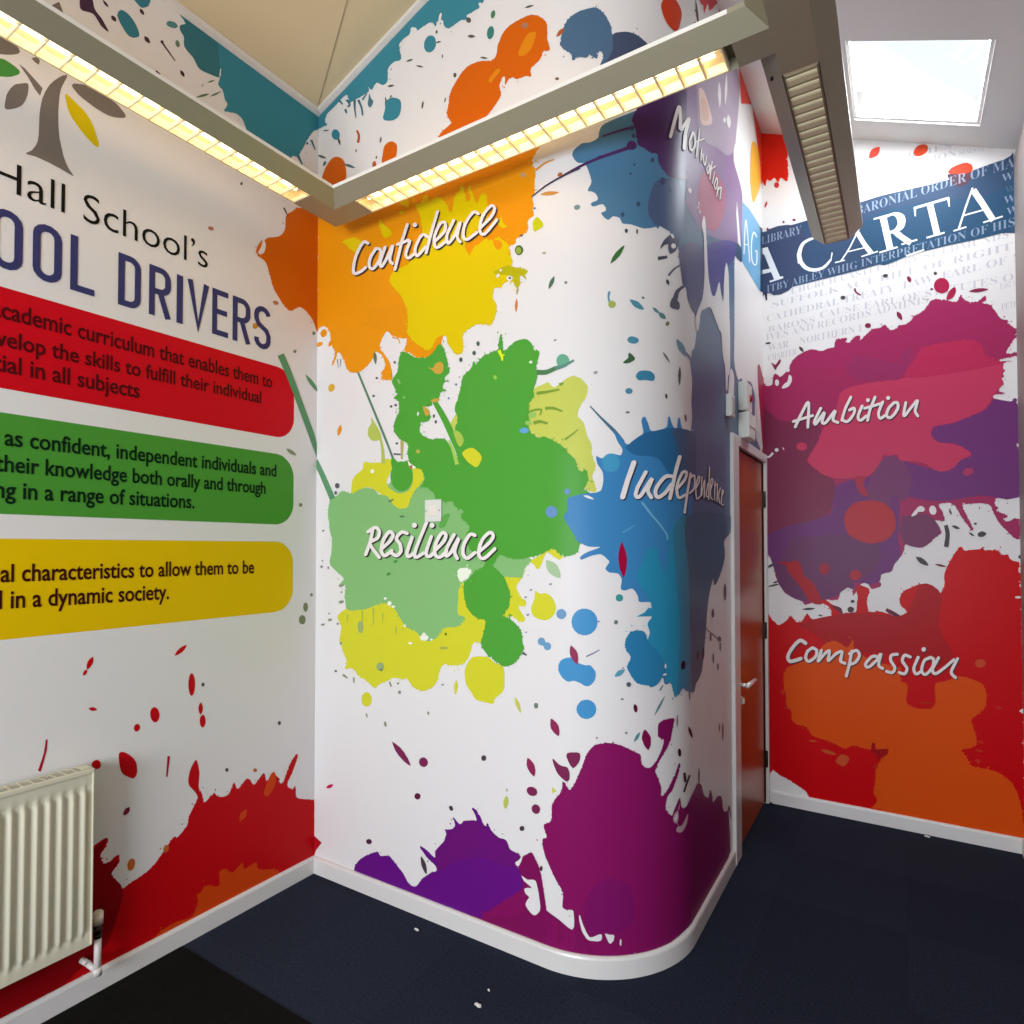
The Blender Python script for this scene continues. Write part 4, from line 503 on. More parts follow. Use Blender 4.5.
42607E 5.8 0 1796 2009 25 6 110 7 61 2 30 -6 12 -11 4 -52 -3 -25 -12 -47 -6 -42 -8 -17 -21 -8 -42 2 -49 11 -37 17 -23 18 -11 18 -5 22 -5 42 -9 19 -11 18 -5 15
2C8CB0 6 0 1656 1538 10 7 15 7 15 3 11 -1 5 -6 1 -24 3 -12 11 -35 7 -15 8 -3 7 12 7 25 15 55 4 26 1 26 4 25 13 17 29 17 49 16 66 4 59 -23 21 -66 -3 -96 -14 -102 -22 -150 -12 -55 -15 -47 -17 -38 -19 -29 -20 -20 -67 -58 -14 -9 -11 -3 -8 7 -10 33 -6 13 -10 5 -22 2 -7 4 0 9 8 23 0 13 -6 15 -8 16 -21 32 -13 13 -27 25 -8 10 -1 10 6 15 2 7 -2 9 -7 17 -1 7 4 8 14 13 1 5 -6 2 -55 0 -2 1 33 14 15 16 4 0 10 -2 2 2 -4 14 -8 18 -44 58 -4 8 -4 20 -1 10 2 9 5 8 14 16 6 8 3 10 4 21
3C7E9C 6.3 0 1804 1646 31 23 57 16 86 1 69 -26 29 -64 5 -94 -8 -104 -17 -182 -14 -86 -18 -76 -18 -53 -20 -24 -22 -4 -63 18 -35 16 -13 4 -13 -6 -12 -13 -9 -6 -5 15 3 45 15 141 4 66 -5 55 -17 101 -19 154 -1 48
44667E 6.6 3.2 1903 1676 119 23 204 11 235 2 174 -4 0 -59 -17 -20 -28 -13 -74 -20 -23 -11 -4 -15 18 -34 1 -18 -10 -18 -17 -19 -20 -19 -23 -17 -28 -19 -32 -18 -31 -15 -23 -8 -12 4 -10 25 -8 4 -13 -7 -17 -12 -16 -16 -15 -17 -25 -33 -10 -19 -10 -21 -9 -24 -22 -78 -22 -66 -26 -61 -11 -18 -14 -15 -18 -11 -21 -8 -39 -11 -15 -7 -14 -8 -11 -2 -10 12 -7 30 -5 42 -13 170 -13 216 -15 65 -22 63 -6 55
2C7CA8 7 2.4 1665 1206 -6 11 -5 16 -4 7 -6 4 -7 3 -8 1 -16 1 -16 -3 -7 -4 -6 -7 -10 -17 -2 -8 -1 -8 1 -8 4 -16 4 -7 11 -13 2 -6 -2 -8 -9 -16 -3 -8 1 -8 3 -8 15 -26 14 -17 8 -7 11 -4 33 -6 5 -2 4 -5 3 -1 13 2 15 6 7 6 19 21 12 7 5 4 1 7 -3 12 -5 16 -8 17 -10 16 -14 15 -31 29
6CB0CC 6.5 0 1636 1720 40 -45 44 -40 24 -24 10 -14 2 -15 9 0 0 8 -2 9 -6 10 -11 11 -18 19 -44 41 -40 45
5CA0C4 6.5 0 1566 1607 24 12 22 15 -3 3 -21 -14 -24 -11
A00838 7 0 1560 1573 -6 -16 -5 -23 -1 -26 5 -32 8 -21 5 -10 2 0 5 10 5 23 3 32 -4 25 -8 23 -7 15
3E9490 3 0 1566 1369 -1 -5 -3 -4 -3 -3 -5 -1 -5 0 -4 1 -4 3 -2 4 -1 5 1 5 2 4 4 3 4 1 5 0 5 -1 3 -3 3 -4
6E7A70 3 0 1547 1280 -2 -4 -4 -4 -5 0 -4 4 -1 4 2 5 3 3 5 0 4 -3
6A6A90 3 0 1473 1280 8 2 0 2 -8 2
5A9AB0 3 0 1533 1082 7 0 9 1 9 4 8 8 4 8 2 4 -1 1 -5 0 -9 -1 -11 -4 -6 -6 -5 -8 -2 -6
7A909C 3 0 1596 1051 -2 -5 -5 -4 -6 1 -5 3 -2 6 2 6 5 3 6 0 5 -4
2C1030 8 0 1876 1095 -3 -6 -5 -4 -7 -3 -6 0 -6 1 -5 3 -4 5 -1 5 0 6 3 6 4 4 6 3 7 1 7 -1 5 -4 4 -4 2 -6
3A2038 8 0 2039 1136 -9 -5 -9 -7 -6 -8 -1 -12 3 -8 3 -4 1 -1 6 3 10 6 9 11 1 9 -3 9 -4 6
3A2038 8 0 2118 1136 -8 -6 -10 -9 -6 -11 2 -15 6 -11 4 -5 2 -1 7 4 9 8 8 14 0 12 -5 12 -7 8
5E5468 3 0 2537 1341 -2 -15 -5 -12 -8 -9 -9 -4 -9 1 -9 5 -7 10 -5 13 -1 14 2 14 5 12 8 9 9 5 10 -1 9 -5 7 -10 4 -13
5E5468 3 0 2305 1260 -1 -7 -4 -6 -6 -4 -7 -1 -7 0 -7 3 -6 5 -3 7 -1 7 1 7 4 5 6 4 7 2 7 0 7 -3 5 -5 4 -7
5E5468 3 0 2257 1160 -1 -6 -3 -6 -4 -3 -5 -2 -5 1 -5 3 -3 4 -3 6 0 6 1 7 2 5 4 3 5 2 5 0 5 -3 4 -5 2 -6
5E5468 3 0 2429 1131 -7 -6 -16 -2 -20 3 -16 6 -6 7 6 6 17 2 19 -2 17 -7
5E5468 3 0 2424 1095 -1 -7 -2 -5 -4 -4 -4 -2 -5 1 -4 3 -3 5 -2 6 -1 6 1 7 3 5 3 4 5 2 4 0 4 -3 4 -5 2 -6
5E5468 3 0 2297 1061 -1 -8 -3 -6 -3 -5 -4 -2 -4 0 -4 4 -3 6 -2 7 -1 8 1 8 3 6 3 5 4 2 4 0 4 -4 3 -5 2 -8
5E5468 3 0 2380 1009 -1 -5 -3 -5 -3 -3 -4 -1 -5 1 -4 2 -3 4 -2 5 -1 6 1 5 3 5 3 3 4 1 5 -1 4 -2 3 -4 2 -6
6E5A60 3 0 2167 1203 256 -85 11 2 -258 85
E4E0DE 9 0 1751 1079 -1 -2 -4 -3 -7 0 -6 0 -3 2 1 3 5 2 6 1 6 -1
E4E0DE 9 0 1749 1108 -1 -5 -2 -3 -3 0 -2 4 -1 5 1 6 2 3 3 0 2 -4
E4E0DE 9 0 1422 1745 9 1 13 -3 11 -7 4 -4 1 -2 -2 0 -6 1 -13 3 -12 6 -4 3
6A8890 3 0 1731 1040 -17 -18 6 -4 16 19
5E8890 3 0 1741 997 -19 -18 -11 -13 -11 -17 -6 -12 -2 -7 15 15 14 16 9 14 8 13 4 9
4E8C8C 3 0 1629 876 -12 -8 -5 -6 -5 -10 -2 -11 4 2 6 4 8 8 3 7 3 8 0 5
888888 3 0 1568 1000 -2 -2 -3 -2 -4 0 -3 2 -1 2 1 2 3 1 4 0 3 -1
888888 3 0 1581 876 -1 -2 -3 -2 -3 0 -3 2 -1 3 1 2 3 2 3 0 3 -2
5A5A5E 3 0 1594 1052 -1 -4 -5 -3 -5 0 -4 3 -1 5 1 5 4 3 6 -1 4 -3
4A6878 3 0 1908 1001 9 -48 9 -1 0 46
5C1030 3 0 1620 964 0 -5 -1 -5 -1 -3 -3 -2 -2 0 -3 1 -3 4 -3 9 0 10 2 4 2 2 3 0 3 -2 2 -3 3 -4
3A1020 3 0 1840 767 0 -5 -1 -5 -3 -3 -4 -1 -4 1 -4 2 -4 5 -2 5 -2 5 0 5 2 5 2 3 4 1 4 -1 4 -2 4 -4 3 -6
4A1430 3 0 1905 852 -1 -6 2 -10 7 -10 16 -16 16 -11 10 -5 2 -1 1 4 -2 9 -9 15 -14 12 -15 11 -12 8
7A5A5A 3 0 2396 729 -1 -6 -3 -5 -3 -3 -3 -1 -4 1 -4 3 -3 5 -2 5 0 7 1 5 2 5 3 3 4 2 4 -1 3 -3 3 -5 2 -6
7A5A5A 3 0 2459 697 -1 -15 -2 -12 -4 -9 -4 -4 -4 1 -4 6 -3 10 -1 14 0 15 1 14 2 13 3 9 4 4 5 -1 3 -6 3 -11 2 -13
7A5A5A 3 0 1818 891 -2 -15 -1 -5 -1 -2 -2 0 -1 3 -2 13 1 16 1 12 2 2 1 0 2 -3 1 -13
7C1048 3 0 1648 884 -6 -9 -5 -15 0 -11 9 -23 10 -13 7 -6 2 0 5 7 5 13 0 24 -6 11 -10 14 -10 8
84145A 3 3.2 1371 664 9 13 11 21 24 59 14 37 11 19 6 7 12 12 7 3 15 5 25 2 29 -3 21 -6 10 -5 59 -30 6 -4 3 -5 -1 -15 3 -10 5 -9 9 -9 8 -3 10 -1 6 1 14 9 15 13 6 8 16 26 12 26 0 7 -3 5 -22 11 -4 6 0 29 1 8 3 8 12 6 17 3 33 1 12 -1 9 -3 2 -4 -1 -6 -7 -16 -13 -43 -5 -13 -12 -16 -42 -44 -13 -17 -6 -9 -3 -8 0 -7 11 -21 11 -28 4 -9 1 -10 0 -18 2 -6 4 -2 5 2 11 6 18 17 40 47 19 26 4 4 4 0 4 -3 1 -5 0 -6 -9 -17 -35 -51 -7 -8 -8 -6 -14 -7 -5 -5 -4 -6 -5 -14 -2 -20 1 -7 3 -6 6 -7 16 -14 6 -4 4 1 10 16 15 18 16 15 7 3 4 -5 6 -29 5 -7 7 -4 10 -3 10 -1 12 2 11 4 26 13 15 5 17 4 60 14 15 1 8 -2 23 -7 12 -6 11 -8 9 -11 15 -27 11 -12 17 -12 20 -11 20 -10 16 -5 10 4 10 18 7 3 9 -5 11 -11 18 -23 3 -10 2 -16 7 -6 16 -1 45 2 21 -1 20 -5 19 -6 17 -9 15 -11 9 -15 9 -37 9 -15 16 -11 21 -9 21 -6 17 -4 11 2 14 11 7 2 8 -3 8 -5 8 -8 7 -10 6 -15 6 -20 3 -17 -1 -8 -8 13 -13 26 -14 21 -10 -5 7 -46 17 -74 3 -76 -34 -18 -518 0 -101 3 -73 5 -55 -3 -47 -5 -739 0 -17 10 -11 12 -2 6 14 6 13 7 83 70 64 51 15 17 11 19 6 20 3 18 -1 15 -8 8 -29 7 -5 7 9 12 17 15 19 14 14 7 9 -1 6 -7 21 -33 4 -10 5 -14 9 -45 9 -47 4 -29 2 -11 6 -10 13 -9 16 -7 42 -15 11 -3 9 0 7 4 5 13 3 19 0 19 -3 13 -8 5 -27 -3 -9 3 -2 10 3 32 -1 14 -5 11 -23 31 -22 37 -21 38 -10 32 -2 14 0 11 3 6 13 5 3 4 -2 9 -10 22 -1 10 6 6 18 9 7 8 3 14 0 36 3 16 8 14 20 24 7 11 3 12 1 22 2 5 6 -5 15 -22
E4E0DE 4 0 1785 536 37 21 4 21 -24 -60 20 -28
C4A0A4 4 0 1788 544 5 4 7 3 7 3 5 -1 4 -5 2 -8 0 -8 0 -7 -2 -6 -4 -5 -5 -3 -5 -2 -4 1 -6 4 -4 4 -3 5 -1 5 0 6 2 5
C4A0A4 4 0 1893 518 3 -5 -3 -10 -5 -12 -7 -9 -7 -5 -10 -5 -17 -6 -6 -1 -6 0 -10 2 -13 6 -6 3 -4 4 0 3 2 4 3 4 5 2 5 0 16 -4 9 1 12 6 15 10 15 9
4A1024 4 0 1853 686 9 -38 20 -4 -8 38
4A1024 4 0 1906 664 -14 -10 -17 -14 -14 -14 -10 -12 15 -6 10 11 16 14 18 13 17 10
4A1430 3 0 2056 614 -1 -10 -2 -9 -3 -7 -3 -2 -3 1 -3 4 -2 8 -1 10 -1 11 1 11 2 9 2 6 4 3 3 -1 3 -5 2 -8 1 -10
64147C 1 2.4 270 76 5 22 5 9 18 21 12 11 15 11 20 14 49 27 18 8 9 0 6 -10 6 -3 11 2 29 9 13 1 11 -4 71 -48 22 -26 8 -7 9 -4 10 -3 11 0 10 4 9 7 29 37 12 10 36 28 9 5 13 5 4 3 3 4 0 5 -1 5 -4 5 -8 5 -35 17 -12 8 -31 25 0 6 9 1 7 -1 27 -10 31 -15 7 -1 2 4 -1 17 3 10 9 10 33 36 10 18 4 14 -1 7 -6 10 0 3 2 2 14 1 22 8 5 3 7 9 2 11 -2 7 -10 19 4 -1 26 -17 5 -2 4 0 4 3 9 10 5 4 7 3 24 6 25 3 5 2 2 5 -1 5 -5 12 -18 24 2 2 4 1 12 -3 13 -11 13 -14 9 -20 7 -8 4 -2 7 0 1 3 2 10 2 1 18 -24 16 -12 18 -8 9 -1 19 1 8 -2 6 -6 8 -18 6 -7 11 -5 13 -4 19 -3 0 2 -16 10 10 -4 7 -5 3 -6 -3 -7 -15 -19 -2 -9 4 -8 18 -14 9 -9 21 -25 10 -15 26 -48 4 -19 -7 -23 -22 -31 -34 -39 -37 -30 -114 0 138 0
681670 1.5 0 748 261 -4 15 0 6 3 8 9 10 33 36 5 9 5 16 4 7 7 9 29 25 26 20 35 20 12 7 21 8 8 2 17 1 23 -4 34 -11 36 -21 9 -4 9 -1 19 1 8 -2 6 -6 8 -18 6 -7 11 -3 25 -4 7 -5 3 -12 0 -15 -6 -15 -16 -10 -31 -3 -91 3 -42 -3 -37 -10 -34 -14 -61 -32 -26 -17 -42 -34 -14 -7 -9 6 -4 16
7C1454 2 0 1018 91 19 25 9 11 14 11 19 12 61 33 4 5 -6 6 37 18 23 6 30 -2 45 -12 53 -21 46 -27 25 -26 1 -22 -16 -22 -24 -10 -395 0 37 0
7C1454 3 0 1207 400 8 0 5 -7 23 -54 9 -27 7 -31 12 -68 3 -13 3 -8 3 -4 8 -3 4 0 9 4 9 -1 15 -6 36 -20 13 -4 7 4 2 8 1 21 -3 35 3 0 11 -14 15 -24 15 -28 27 -66 0 -17 -17 -1 -315 0 -14 11 -3 24 12 19 54 38 17 22 2 27 -6 32 -15 54 -6 14 -11 13 1 9 10 16 16 19 17 17
7C1454 3 0 848 76 49 0 78 7 88 31 80 23 77 13 79 9 65 -3 46 -11 26 -20 14 -26 0 -23
E4E0DE 5 0 1168 302 26 -8 8 2 16 5 7 0 4 -2 3 -3 4 -13 7 -27 7 -46 -2 -15 -4 -7 -11 -13 -6 -4 -5 -1 -6 0 -11 6 -11 9 -5 6 -3 5 0 6 2 6 8 14 5 6 1 3 -16 8 -5 8 -1 7 2 3 8 5 9 3 11 2 2 1 -2 3 -32 14 -7 10 -3 5
E4E0DE 5 0 1404 216 2 -4 10 -29 8 -17 4 -9 9 -14 3 -2 5 0 8 2 20 10 7 1 3 -3 1 -7 -1 -7 -2 -5 -5 -2 -7 -2 -26 0 -6 1 -5 3 -5 4 -10 14 -4 8 -3 8 -5 20 -3 16 0 13
E4E0DE 5 0 1495 157 3 0 13 -4 14 -1 2 -2 1 -4 -2 -12 -2 -4 -6 -7 -4 -2 -3 1 -3 2 -11 25 -2 5
E4E0DE 5 0 1554 124 0 -8 -2 -4 -2 0 -2 4 0 12 1 4 1 4 2 0 2 -4
E4E0DE 5 0 1139 343 2 3 14 11 13 18 3 3 0 -3 0 -5 -4 -13 -7 -14 -4 -7 -4 -3 -4 0 -4 2 -4 4
7A145E 3 0 1423 260 6 18 9 18 11 17 12 13 14 12 16 9 17 5 17 1 17 -5 18 -8 17 -13 13 -16 9 -20 5 -24 1 -25 -1 -21 -6 -18 -9 -17 -12 -14 -14 -10 -18 -4 -59 0 -13 -4 -20 -9 -8 1 -8 5 -6 8 -5 12 -3 13 -3 17 -1 19 1 21
4A3A44 3 0 669 246 -2 -11 1 -14 3 -15 11 -16 9 -9 6 -3 1 0 2 7 0 14 -4 19 -8 12 -10 10 -8 6
5C2038 3 0 665 497 -1 -5 -3 -5 -5 -4 -5 -3 -6 -1 -5 1 -5 2 -3 3 -1 5 1 4 3 5 5 4 5 3 6 1 5 -1 5 -2 3 -3
4A3A44 3 0 837 487 2 -6 -2 -6 -6 -3 -6 0 -6 5 -2 6 3 6 5 3 7 0
4A2038 3 0 380 228 -8 -6 -11 -3 -10 1 -5 6 2 8 8 6 11 4 10 -2 5 -6
B8C05C 3 0 1098 590 -5 -7 -6 -10 -3 -11 2 -13 4 -8 3 -3 1 0 4 4 6 10 4 14 0 10 -4 9 -5 5
B0B090 3 0 1105 613 -1 -4 -2 -3 -3 0 -3 1 0 4 0 4 3 3 3 1 2 -2
7A2850 3 0 1235 624 -5 -5 -6 -4 -8 -2 -8 0 -8 2 -5 4 -4 5 -1 6 2 6 5 6 7 3 7 2 9 0 7 -2 6 -4 3 -5 1 -6
7A2850 3 0 1248 576 1 -6 -1 -6 -3 -6 -4 -5 -6 -3 -7 -1 -6 1 -5 3 -4 5 -1 6 0 6 4 6 4 5 6 3 7 1 6 -1 5 -3
4A3A44 3 0 1180 483 -2 -7 -5 -4 -7 -2 -6 2 -2 6 2 6 6 5 7 2 5 -3
4A3A44 3 0 1260 353 -2 -6 -3 -5 -4 -1 -3 3 -2 5 2 7 3 5 4 1 3 -3
C8CC50 3 0 1300 663 18 -11 -18 -12
8E2A52 3 0 1194 753 -3 -11 -1 -15 4 -14 11 -14 11 -8 7 -3 2 1 2 8 2 14 -4 18 -8 11 -12 9 -10 4
7A2850 3 0 501 700 7 -15 13 -20 20 -19 30 -19 24 -10 13 -3 1 1 -4 10 -12 19 -23 24 -23 16 -26 11 -19 6
7A2850 3 0 703 654 2 -7 -1 -7 -4 -7 -6 -5 -8 -4 -9 -1 -8 1 -7 3 -4 6 -2 7 1 7 4 7 6 5 8 4 9 1 8 -1 6 -4
4A3A44 3 0 1004 718 -2 -7 -6 -5 -8 -2 -7 3 -2 7 2 7 7 5 8 2 6 -4
7A2850 3 0 1359 796 9 4 13 2 13 1 9 -1 4 -5 1 -7 -1 -9 -2 -8 -4 -8 -6 -9 -7 -8 -7 -4 -5 3 -6 6 -8 16 -6 14 0 7
7A2850 3 0 1302 768 4 0 16 -14 9 -5 8 -2 17 -1 5 -4 4 -7 3 -11 0 -10 0 -8 -2 -6 -3 -5 -4 -2 -5 0 -8 4 -9 6 -10 8 -8 9 -6 12 -7 15 -4 14
C0184C 3 0 83 414 8 0 11 2 10 4 12 8 6 7 3 4 -1 0 -5 0 -11 -1 -13 -5 -10 -6 -7 -7 -4 -6
B01020 3 0 0 169 54 -20 -40 -45 -10 -23 -4 -5
3A8494 1 4 0 3564 0 102 12 52 151 65 204 73 337 113 67 27 29 14 29 11 67 14 142 27 178 31 143 32 61 22 -43 -45 -121 -69 -150 -62 -108 -54 -35 -41 3 -36 16 -29 8 -20 -6 -8 -8 1 -8 6 -5 1 0 -4 5 -13 -1 -4 -7 -2 -53 0 -4 -2 -1 -3 3 -11 -2 -2 -5 1 -18 8 -9 2 -9 0 -28 -6 -23 0 -6 2 -6 3 -11 12 -7 12 -3 15 -3 6 -10 10 -6 3 -5 0 -5 -4 -8 -15 -4 -3 -3 2 -10 17 -8 8 -6 3 -8 2 -27 0 -26 -3 -7 -4 -22 24 -12 7 -6 1 -5 -1 -2 -4 -2 -14 -5 -6 -10 -3 -26 -2 -10 -3 -6 -4 -4 -4 -3 -6 -1 -8 3 -15 10 -36 0 -11 -7 -3 -22 7 -12 2 -21 -4 -9 -5 -8 -8 -2 -12 0 -32 -2 -11 -5 -6 -7 -3 -8 0 -9 2 -9 6 -21 17 -9 4 -8 -3 -15 -15 -6 -3 -7 3 -14 20 0 -3 3 -14 -2 -5 -7 -3 -34 -4 -51 2 -30 -3 -6 2 -3 6 -1 18 -2 8 -3 6 -5 5 -6 3 -7 2 -9 -2 -33 -12 -38 -16 -35 -9 -9 -5 -7 -7 -5 -9 -3 -9 -1 -8 4 -7 13 -11 0 -3 -11 -1 -36 3 -15 1 -1 -2
3A6878 3 0 241 3668 4 -39 5 -25 7 -29 6 -1 -6 43 0 25 1 20
3A6878 3 0 268 3655 15 -29 7 -15 4 -15 4 -25 10 -3 -3 25 -3 15 -11 26 -9 20
3A6878 3 0 191 3684 17 -21 4 -7 -1 -1 -3 -1 -9 -1 7 -8 9 0 4 1 4 2 1 4 -2 6 -8 13 -11 15
3A6878 3 0 137 3704 30 -32 7 1 -24 34
3A6878 3 0 180 3644 12 -23 11 -1 -9 23
3A6878 3 0 305 3640 28 20 -5 5 -32 -16
4E7484 3 0 346 3656 2 -3 8 -23 13 -15 2 -5 -2 -6 -5 -7 -6 -6 -5 -2 -5 2 -5 5 -4 6 -3 7 0 6 1 7 4 14 3 19
E4E0DE 3 0 769 3820 -2 -5 -3 -4 -4 -2 -2 0 -3 1 -1 4 0 4 2 11 2 5 3 4 3 2 3 1 3 -2 1 -3 1 -5 -1 -5
3A8494 2 0 739 3713 -5 -11 -9 -6 -11 -2 -11 2 -12 7 -9 10 -7 13 -2 13 1 13 6 10 8 7 11 2 12 -3 11 -7 10 -10 6 -13 2 -13
3A8494 2 0 444 3582 6 3 8 -2 13 2 7 0 9 -2 11 -5 14 -7 13 -9 9 -8 5 -9 3 -10 0 -19 -2 -9 -2 -9 -3 -7 -5 -6 -7 -5 -7 -3 -9 -1 -10 0 -12 2 -25 9 -11 5 -12 8 -3 5 -2 5 1 8 8 18 3 10 1 9 -2 20
3A8494 2 0 151 3538 0 -10 -2 -7 -6 -4 -8 -2 -10 3 -10 5 -9 8 -7 9 -4 10 0 10 3 7 6 5 8 1 10 -3 9 -5 9 -8 7 -10
5A4444 2 0 139 3524 -1 -4 0 -8 1 -8 6 -11 5 -8 4 -4 1 3 1 7 -2 11 -4 8 -5 9 -5 5
5A5A50 2 0 570 3712 14 -6 9 -2 9 0 9 1 -4 3 -7 3 -11 3 -8 0 -7 0
5A5A50 2 0 627 3671 12 -11 9 -6 11 -5 12 -4 -10 9 -11 8 -9 4 -9 4
5A5A50 2 0 739 3723 10 -5 6 -2 7 -1 7 1 -9 5 -7 3 -6 0 -5 0
5A5A50 2 0 458 3644 14 -7 9 -3 10 -1 10 1 -4 3 -8 4 -11 4 -8 1 -7 0
5A5A50 2 0 447 3602 -3 -8 0 -6 2 -8 5 -8 2 6 1 7 -2 7 -2 6
5A5A50 2 0 473 3588 7 -1 3 0 3 2 1 4 -6 2 -5 0 -2 -2 -1 -2
5A5A50 2 0 30 3594 15 -6 10 -3 13 -2 11 0 -13 5 -12 4 -10 2
5A5A50 2 0 0 3489 0 -7 10 -9 13 -9 17 -8 18 -7 1 0 -5 5 -9 9 -16 11 -13 7 -13 5
5A5A48 2 0 671 3478 -3 -9 -2 -3 -2 -1 -2 1 -2 3 0 9 2 10 4 7 2 1 1 -1 2 -3 1 -4
5A5A48 2 0 850 3534 -2 -4 -5 -1 -5 3 -4 5 0 6 2 4 5 1 5 -2 3 -6
5A5A48 2 0 778 3648 -1 -4 -2 -1 -2 1 -2 3 1 4 1 4 2 1 2 -1 1 -3
5A5A48 2 0 794 3452 -2 -4 -2 -3 -2 1 -1 4 0 6 2 4 2 3 2 -1 1 -4
5A5A48 2 0 749 3766 -2 -4 -3 -1 -4 2 -3 5 0 4 2 4 3 0 4 -2 3 -4
5A5A48 2 0 423 3412 -1 -4 -4 -6 -2 -1 -2 1 -1 2 -1 8 1 5 3 8 2 2 2 1 1 -1 2 -6
5A5A48 2 0 397 3340 -2 -4 -3 -1 -3 1 -2 3 0 5 2 3 3 2 3 -2 2 -3
5A5A48 2 0 265 3416 -1 -4 -3 -2 -3 1 -1 3 0 6 2 4 3 2 2 -1 2 -4
B85420 2 0 260 3513 9 -19 3 -10 -1 -10 -6 -19 16 -8 5 20 1 7 -1 6 -1 6 -6 13 -8 14
D2600C 2 0 445 3380 9 4 12 2 12 -1 10 -3 9 -5 9 -7 8 -9 4 -10 1 -12 -2 -14 -5 -25 0 -12 2 -10 -1 -9 -6 -3 -15 3 -23 8 -22 11 -16 10 -6 10 0 12 6 21 4 22 4 10
D2600C 2 0 27 3363 4 11 15 24 8 10 21 17 12 7 11 4 11 1 11 -1 11 -3 10 -4 21 -13 9 -9 8 -10 6 -11 5 -13 5 -26 2 -28 -3 -13 -9 -9 -19 -4 -26 -1 -28 2 -24 3 -18 6 -15 9 -13 9 -9 9 -6 8 -2 8 0 8
5A6C74 2 0 179 3382 21 -18 16 -10 20 -10 22 -7 -6 6 -12 9 -18 13 -17 8 -15 6 -11 3
5A6C74 2 0 54 3439 -6 0 -7 -1 -4 -4 -2 -7 1 -6 1 -3 5 -1 7 2 6 3 2 6 -1 6 -1 5
B85420 2 0 392 3307 -1 -6 -2 -5 -4 -3 -4 -1 -4 2 -4 3 -3 5 -3 7 -1 6 1 6 2 5 4 3 4 1 4 -1 4 -4 4 -5 2 -6
D2600C 2 3.2 755 3298 1 9 3 6 13 10 12 5 38 13 3 5 -7 7 -10 17 -6 10 -3 10 1 10 10 33 2 23 3 12 7 14 14 16 19 19 21 17 20 11 18 5 18 0 18 -2 17 -3 17 -5 32 -14 13 -3 8 1 6 3 8 11 3 7 2 18 3 10 12 23 8 12 10 9 11 6 12 4 28 4 33 0 17 -1 15 -3 12 -4 11 -5 19 -14 19 -19 9 -12 6 -12 3 -15 0 -47 10 -39 0 -8 -4 -2 -16 7 -7 0 -4 -4 -5 -14 -5 -6 -9 -5 -24 -9 -8 -6 -3 -8 4 -18 0 -5 -4 0 -11 8 -8 3 -43 5 -5 3 -9 11 -11 3 -11 -1 -5 -4 -10 -12 -4 -1 0 5 1 19 -1 7 -2 4 -4 2 -4 0 -4 -3 -8 -14 -5 -19 2 -9 7 -17 0 -9 -6 -9 -20 -19 -34 -25 -13 -7 -18 -8 -26 -7 -93 -21 -67 -24 -16 -1 -12 9 -7 16 -5 18
DC8414 3 0 1155 3493 0 7 4 8 10 17 14 17 7 8 8 6 6 2 7 -1 21 -7 3 -3 1 -6 -2 -9 -4 -13 -11 -22 -5 -7 -6 -4 -16 -7 -10 -2 -6 1 -13 5 -5 5
DC8414 3 0 1013 3444 2 5 3 5 5 5 13 9 8 5 8 3 7 1 5 -2 4 -3 2 -5 0 -4 -4 -5 -22 -13 -15 -11 -4 -1 -8 4
A87860 3 0 1202 3588 -1 -4 -3 -2 -5 0 -5 1 -6 3 -6 4 -4 4 -3 5 -1 4 1 4 3 2 4 0 6 -1 6 -3 5 -4 5 -4 3 -5
4E7C5A 2 0 1045 3704 -2 -5 -3 -3 -3 -2 -4 0 -3 2 -4 4 -2 5 0 6 0 5 2 5 3 3 3 2 4 0 4 -2 3 -4 2 -5 1 -6
3E7E74 2 0 1039 3631 -2 -8 -5 -6 -5 -3 -6 0 -6 3 -5 6 -3 8 -2 10 1 9 2 8 5 5 5 3 6 0 6 -3 5 -6 3 -8 2 -9
5A5A48 2 0 1184 3667 13 -7 9 -2 10 -2 10 1 -4 3 -8 3 -10 4 -9 1 -7 0
5A5A48 2 0 971 3560 11 -9 8 -5 9 -4 11 -3 -10 9 -9 6 -8 4 -7 2
5A5A48 2 0 907 3677 12 -11 8 -5 10 -3 7 -1 3 0 -3 4 -6 6 -10 7 -8 3 -8 1 -5 0
5E5A50 2 0 926 3736 -3 -6 -6 -1 -8 4 -7 7 -2 8 2 6 7 1 8 -3 6 -8
5A5A40 2 0 851 3537 -2 -5 -4 -2 -5 2 -4 6 -2 6 2 5 4 1 5 -2 4 -5
6A5A40 2 0 1333 3327 -1 -3 -5 -1 -5 2 -4 3 -1 4 1 3 4 0 5 -1 5 -4
5A5A48 2 0 794 3452 -2 -5 -3 -3 -2 1 -1 5 1 6 2 5 3 3 2 -1 0 -5
4C6884 2 4.8 1336 3460 4 22 14 41 5 9 5 8 7 6 18 11 19 7 30 5 20 2 9 -1 10 -2 9 -6 8 -7 15 -17 6 -9 14 -30 3 -28 3 -5 7 0 18 10 9 4 9 2 17 2 26 -2 9 -2 40 -18 14 -9 2 -15 -12 -23 -21 -29 -25 -27 -25 -19 -27 -10 -30 -3 -28 2 -19 3 -10 3 -3 4 3 17 10 22 0 12 -3 8 -3 3 -7 3 -3 -2 -5 -22 -3 -4 -5 2 -14 12 -6 4 -4 -1 -5 -8 -4 -2 -33 9 -6 -2 -10 -7 -4 0 -1 3 0 14 -2 7 -6 7 -17 14 -13 14 -7 11
444E68 2.5 0 1535 3466 6 6 9 4 28 6 17 2 26 -2 9 -2 40 -18 14 -9 2 -15 -12 -23 -21 -29 -25 -27 -25 -19 -27 -10 -30 -3 -28 2 -19 3 -9 2 -2 3 8 14 19 21 12 18 5 11 3 11 1 14 -2 29
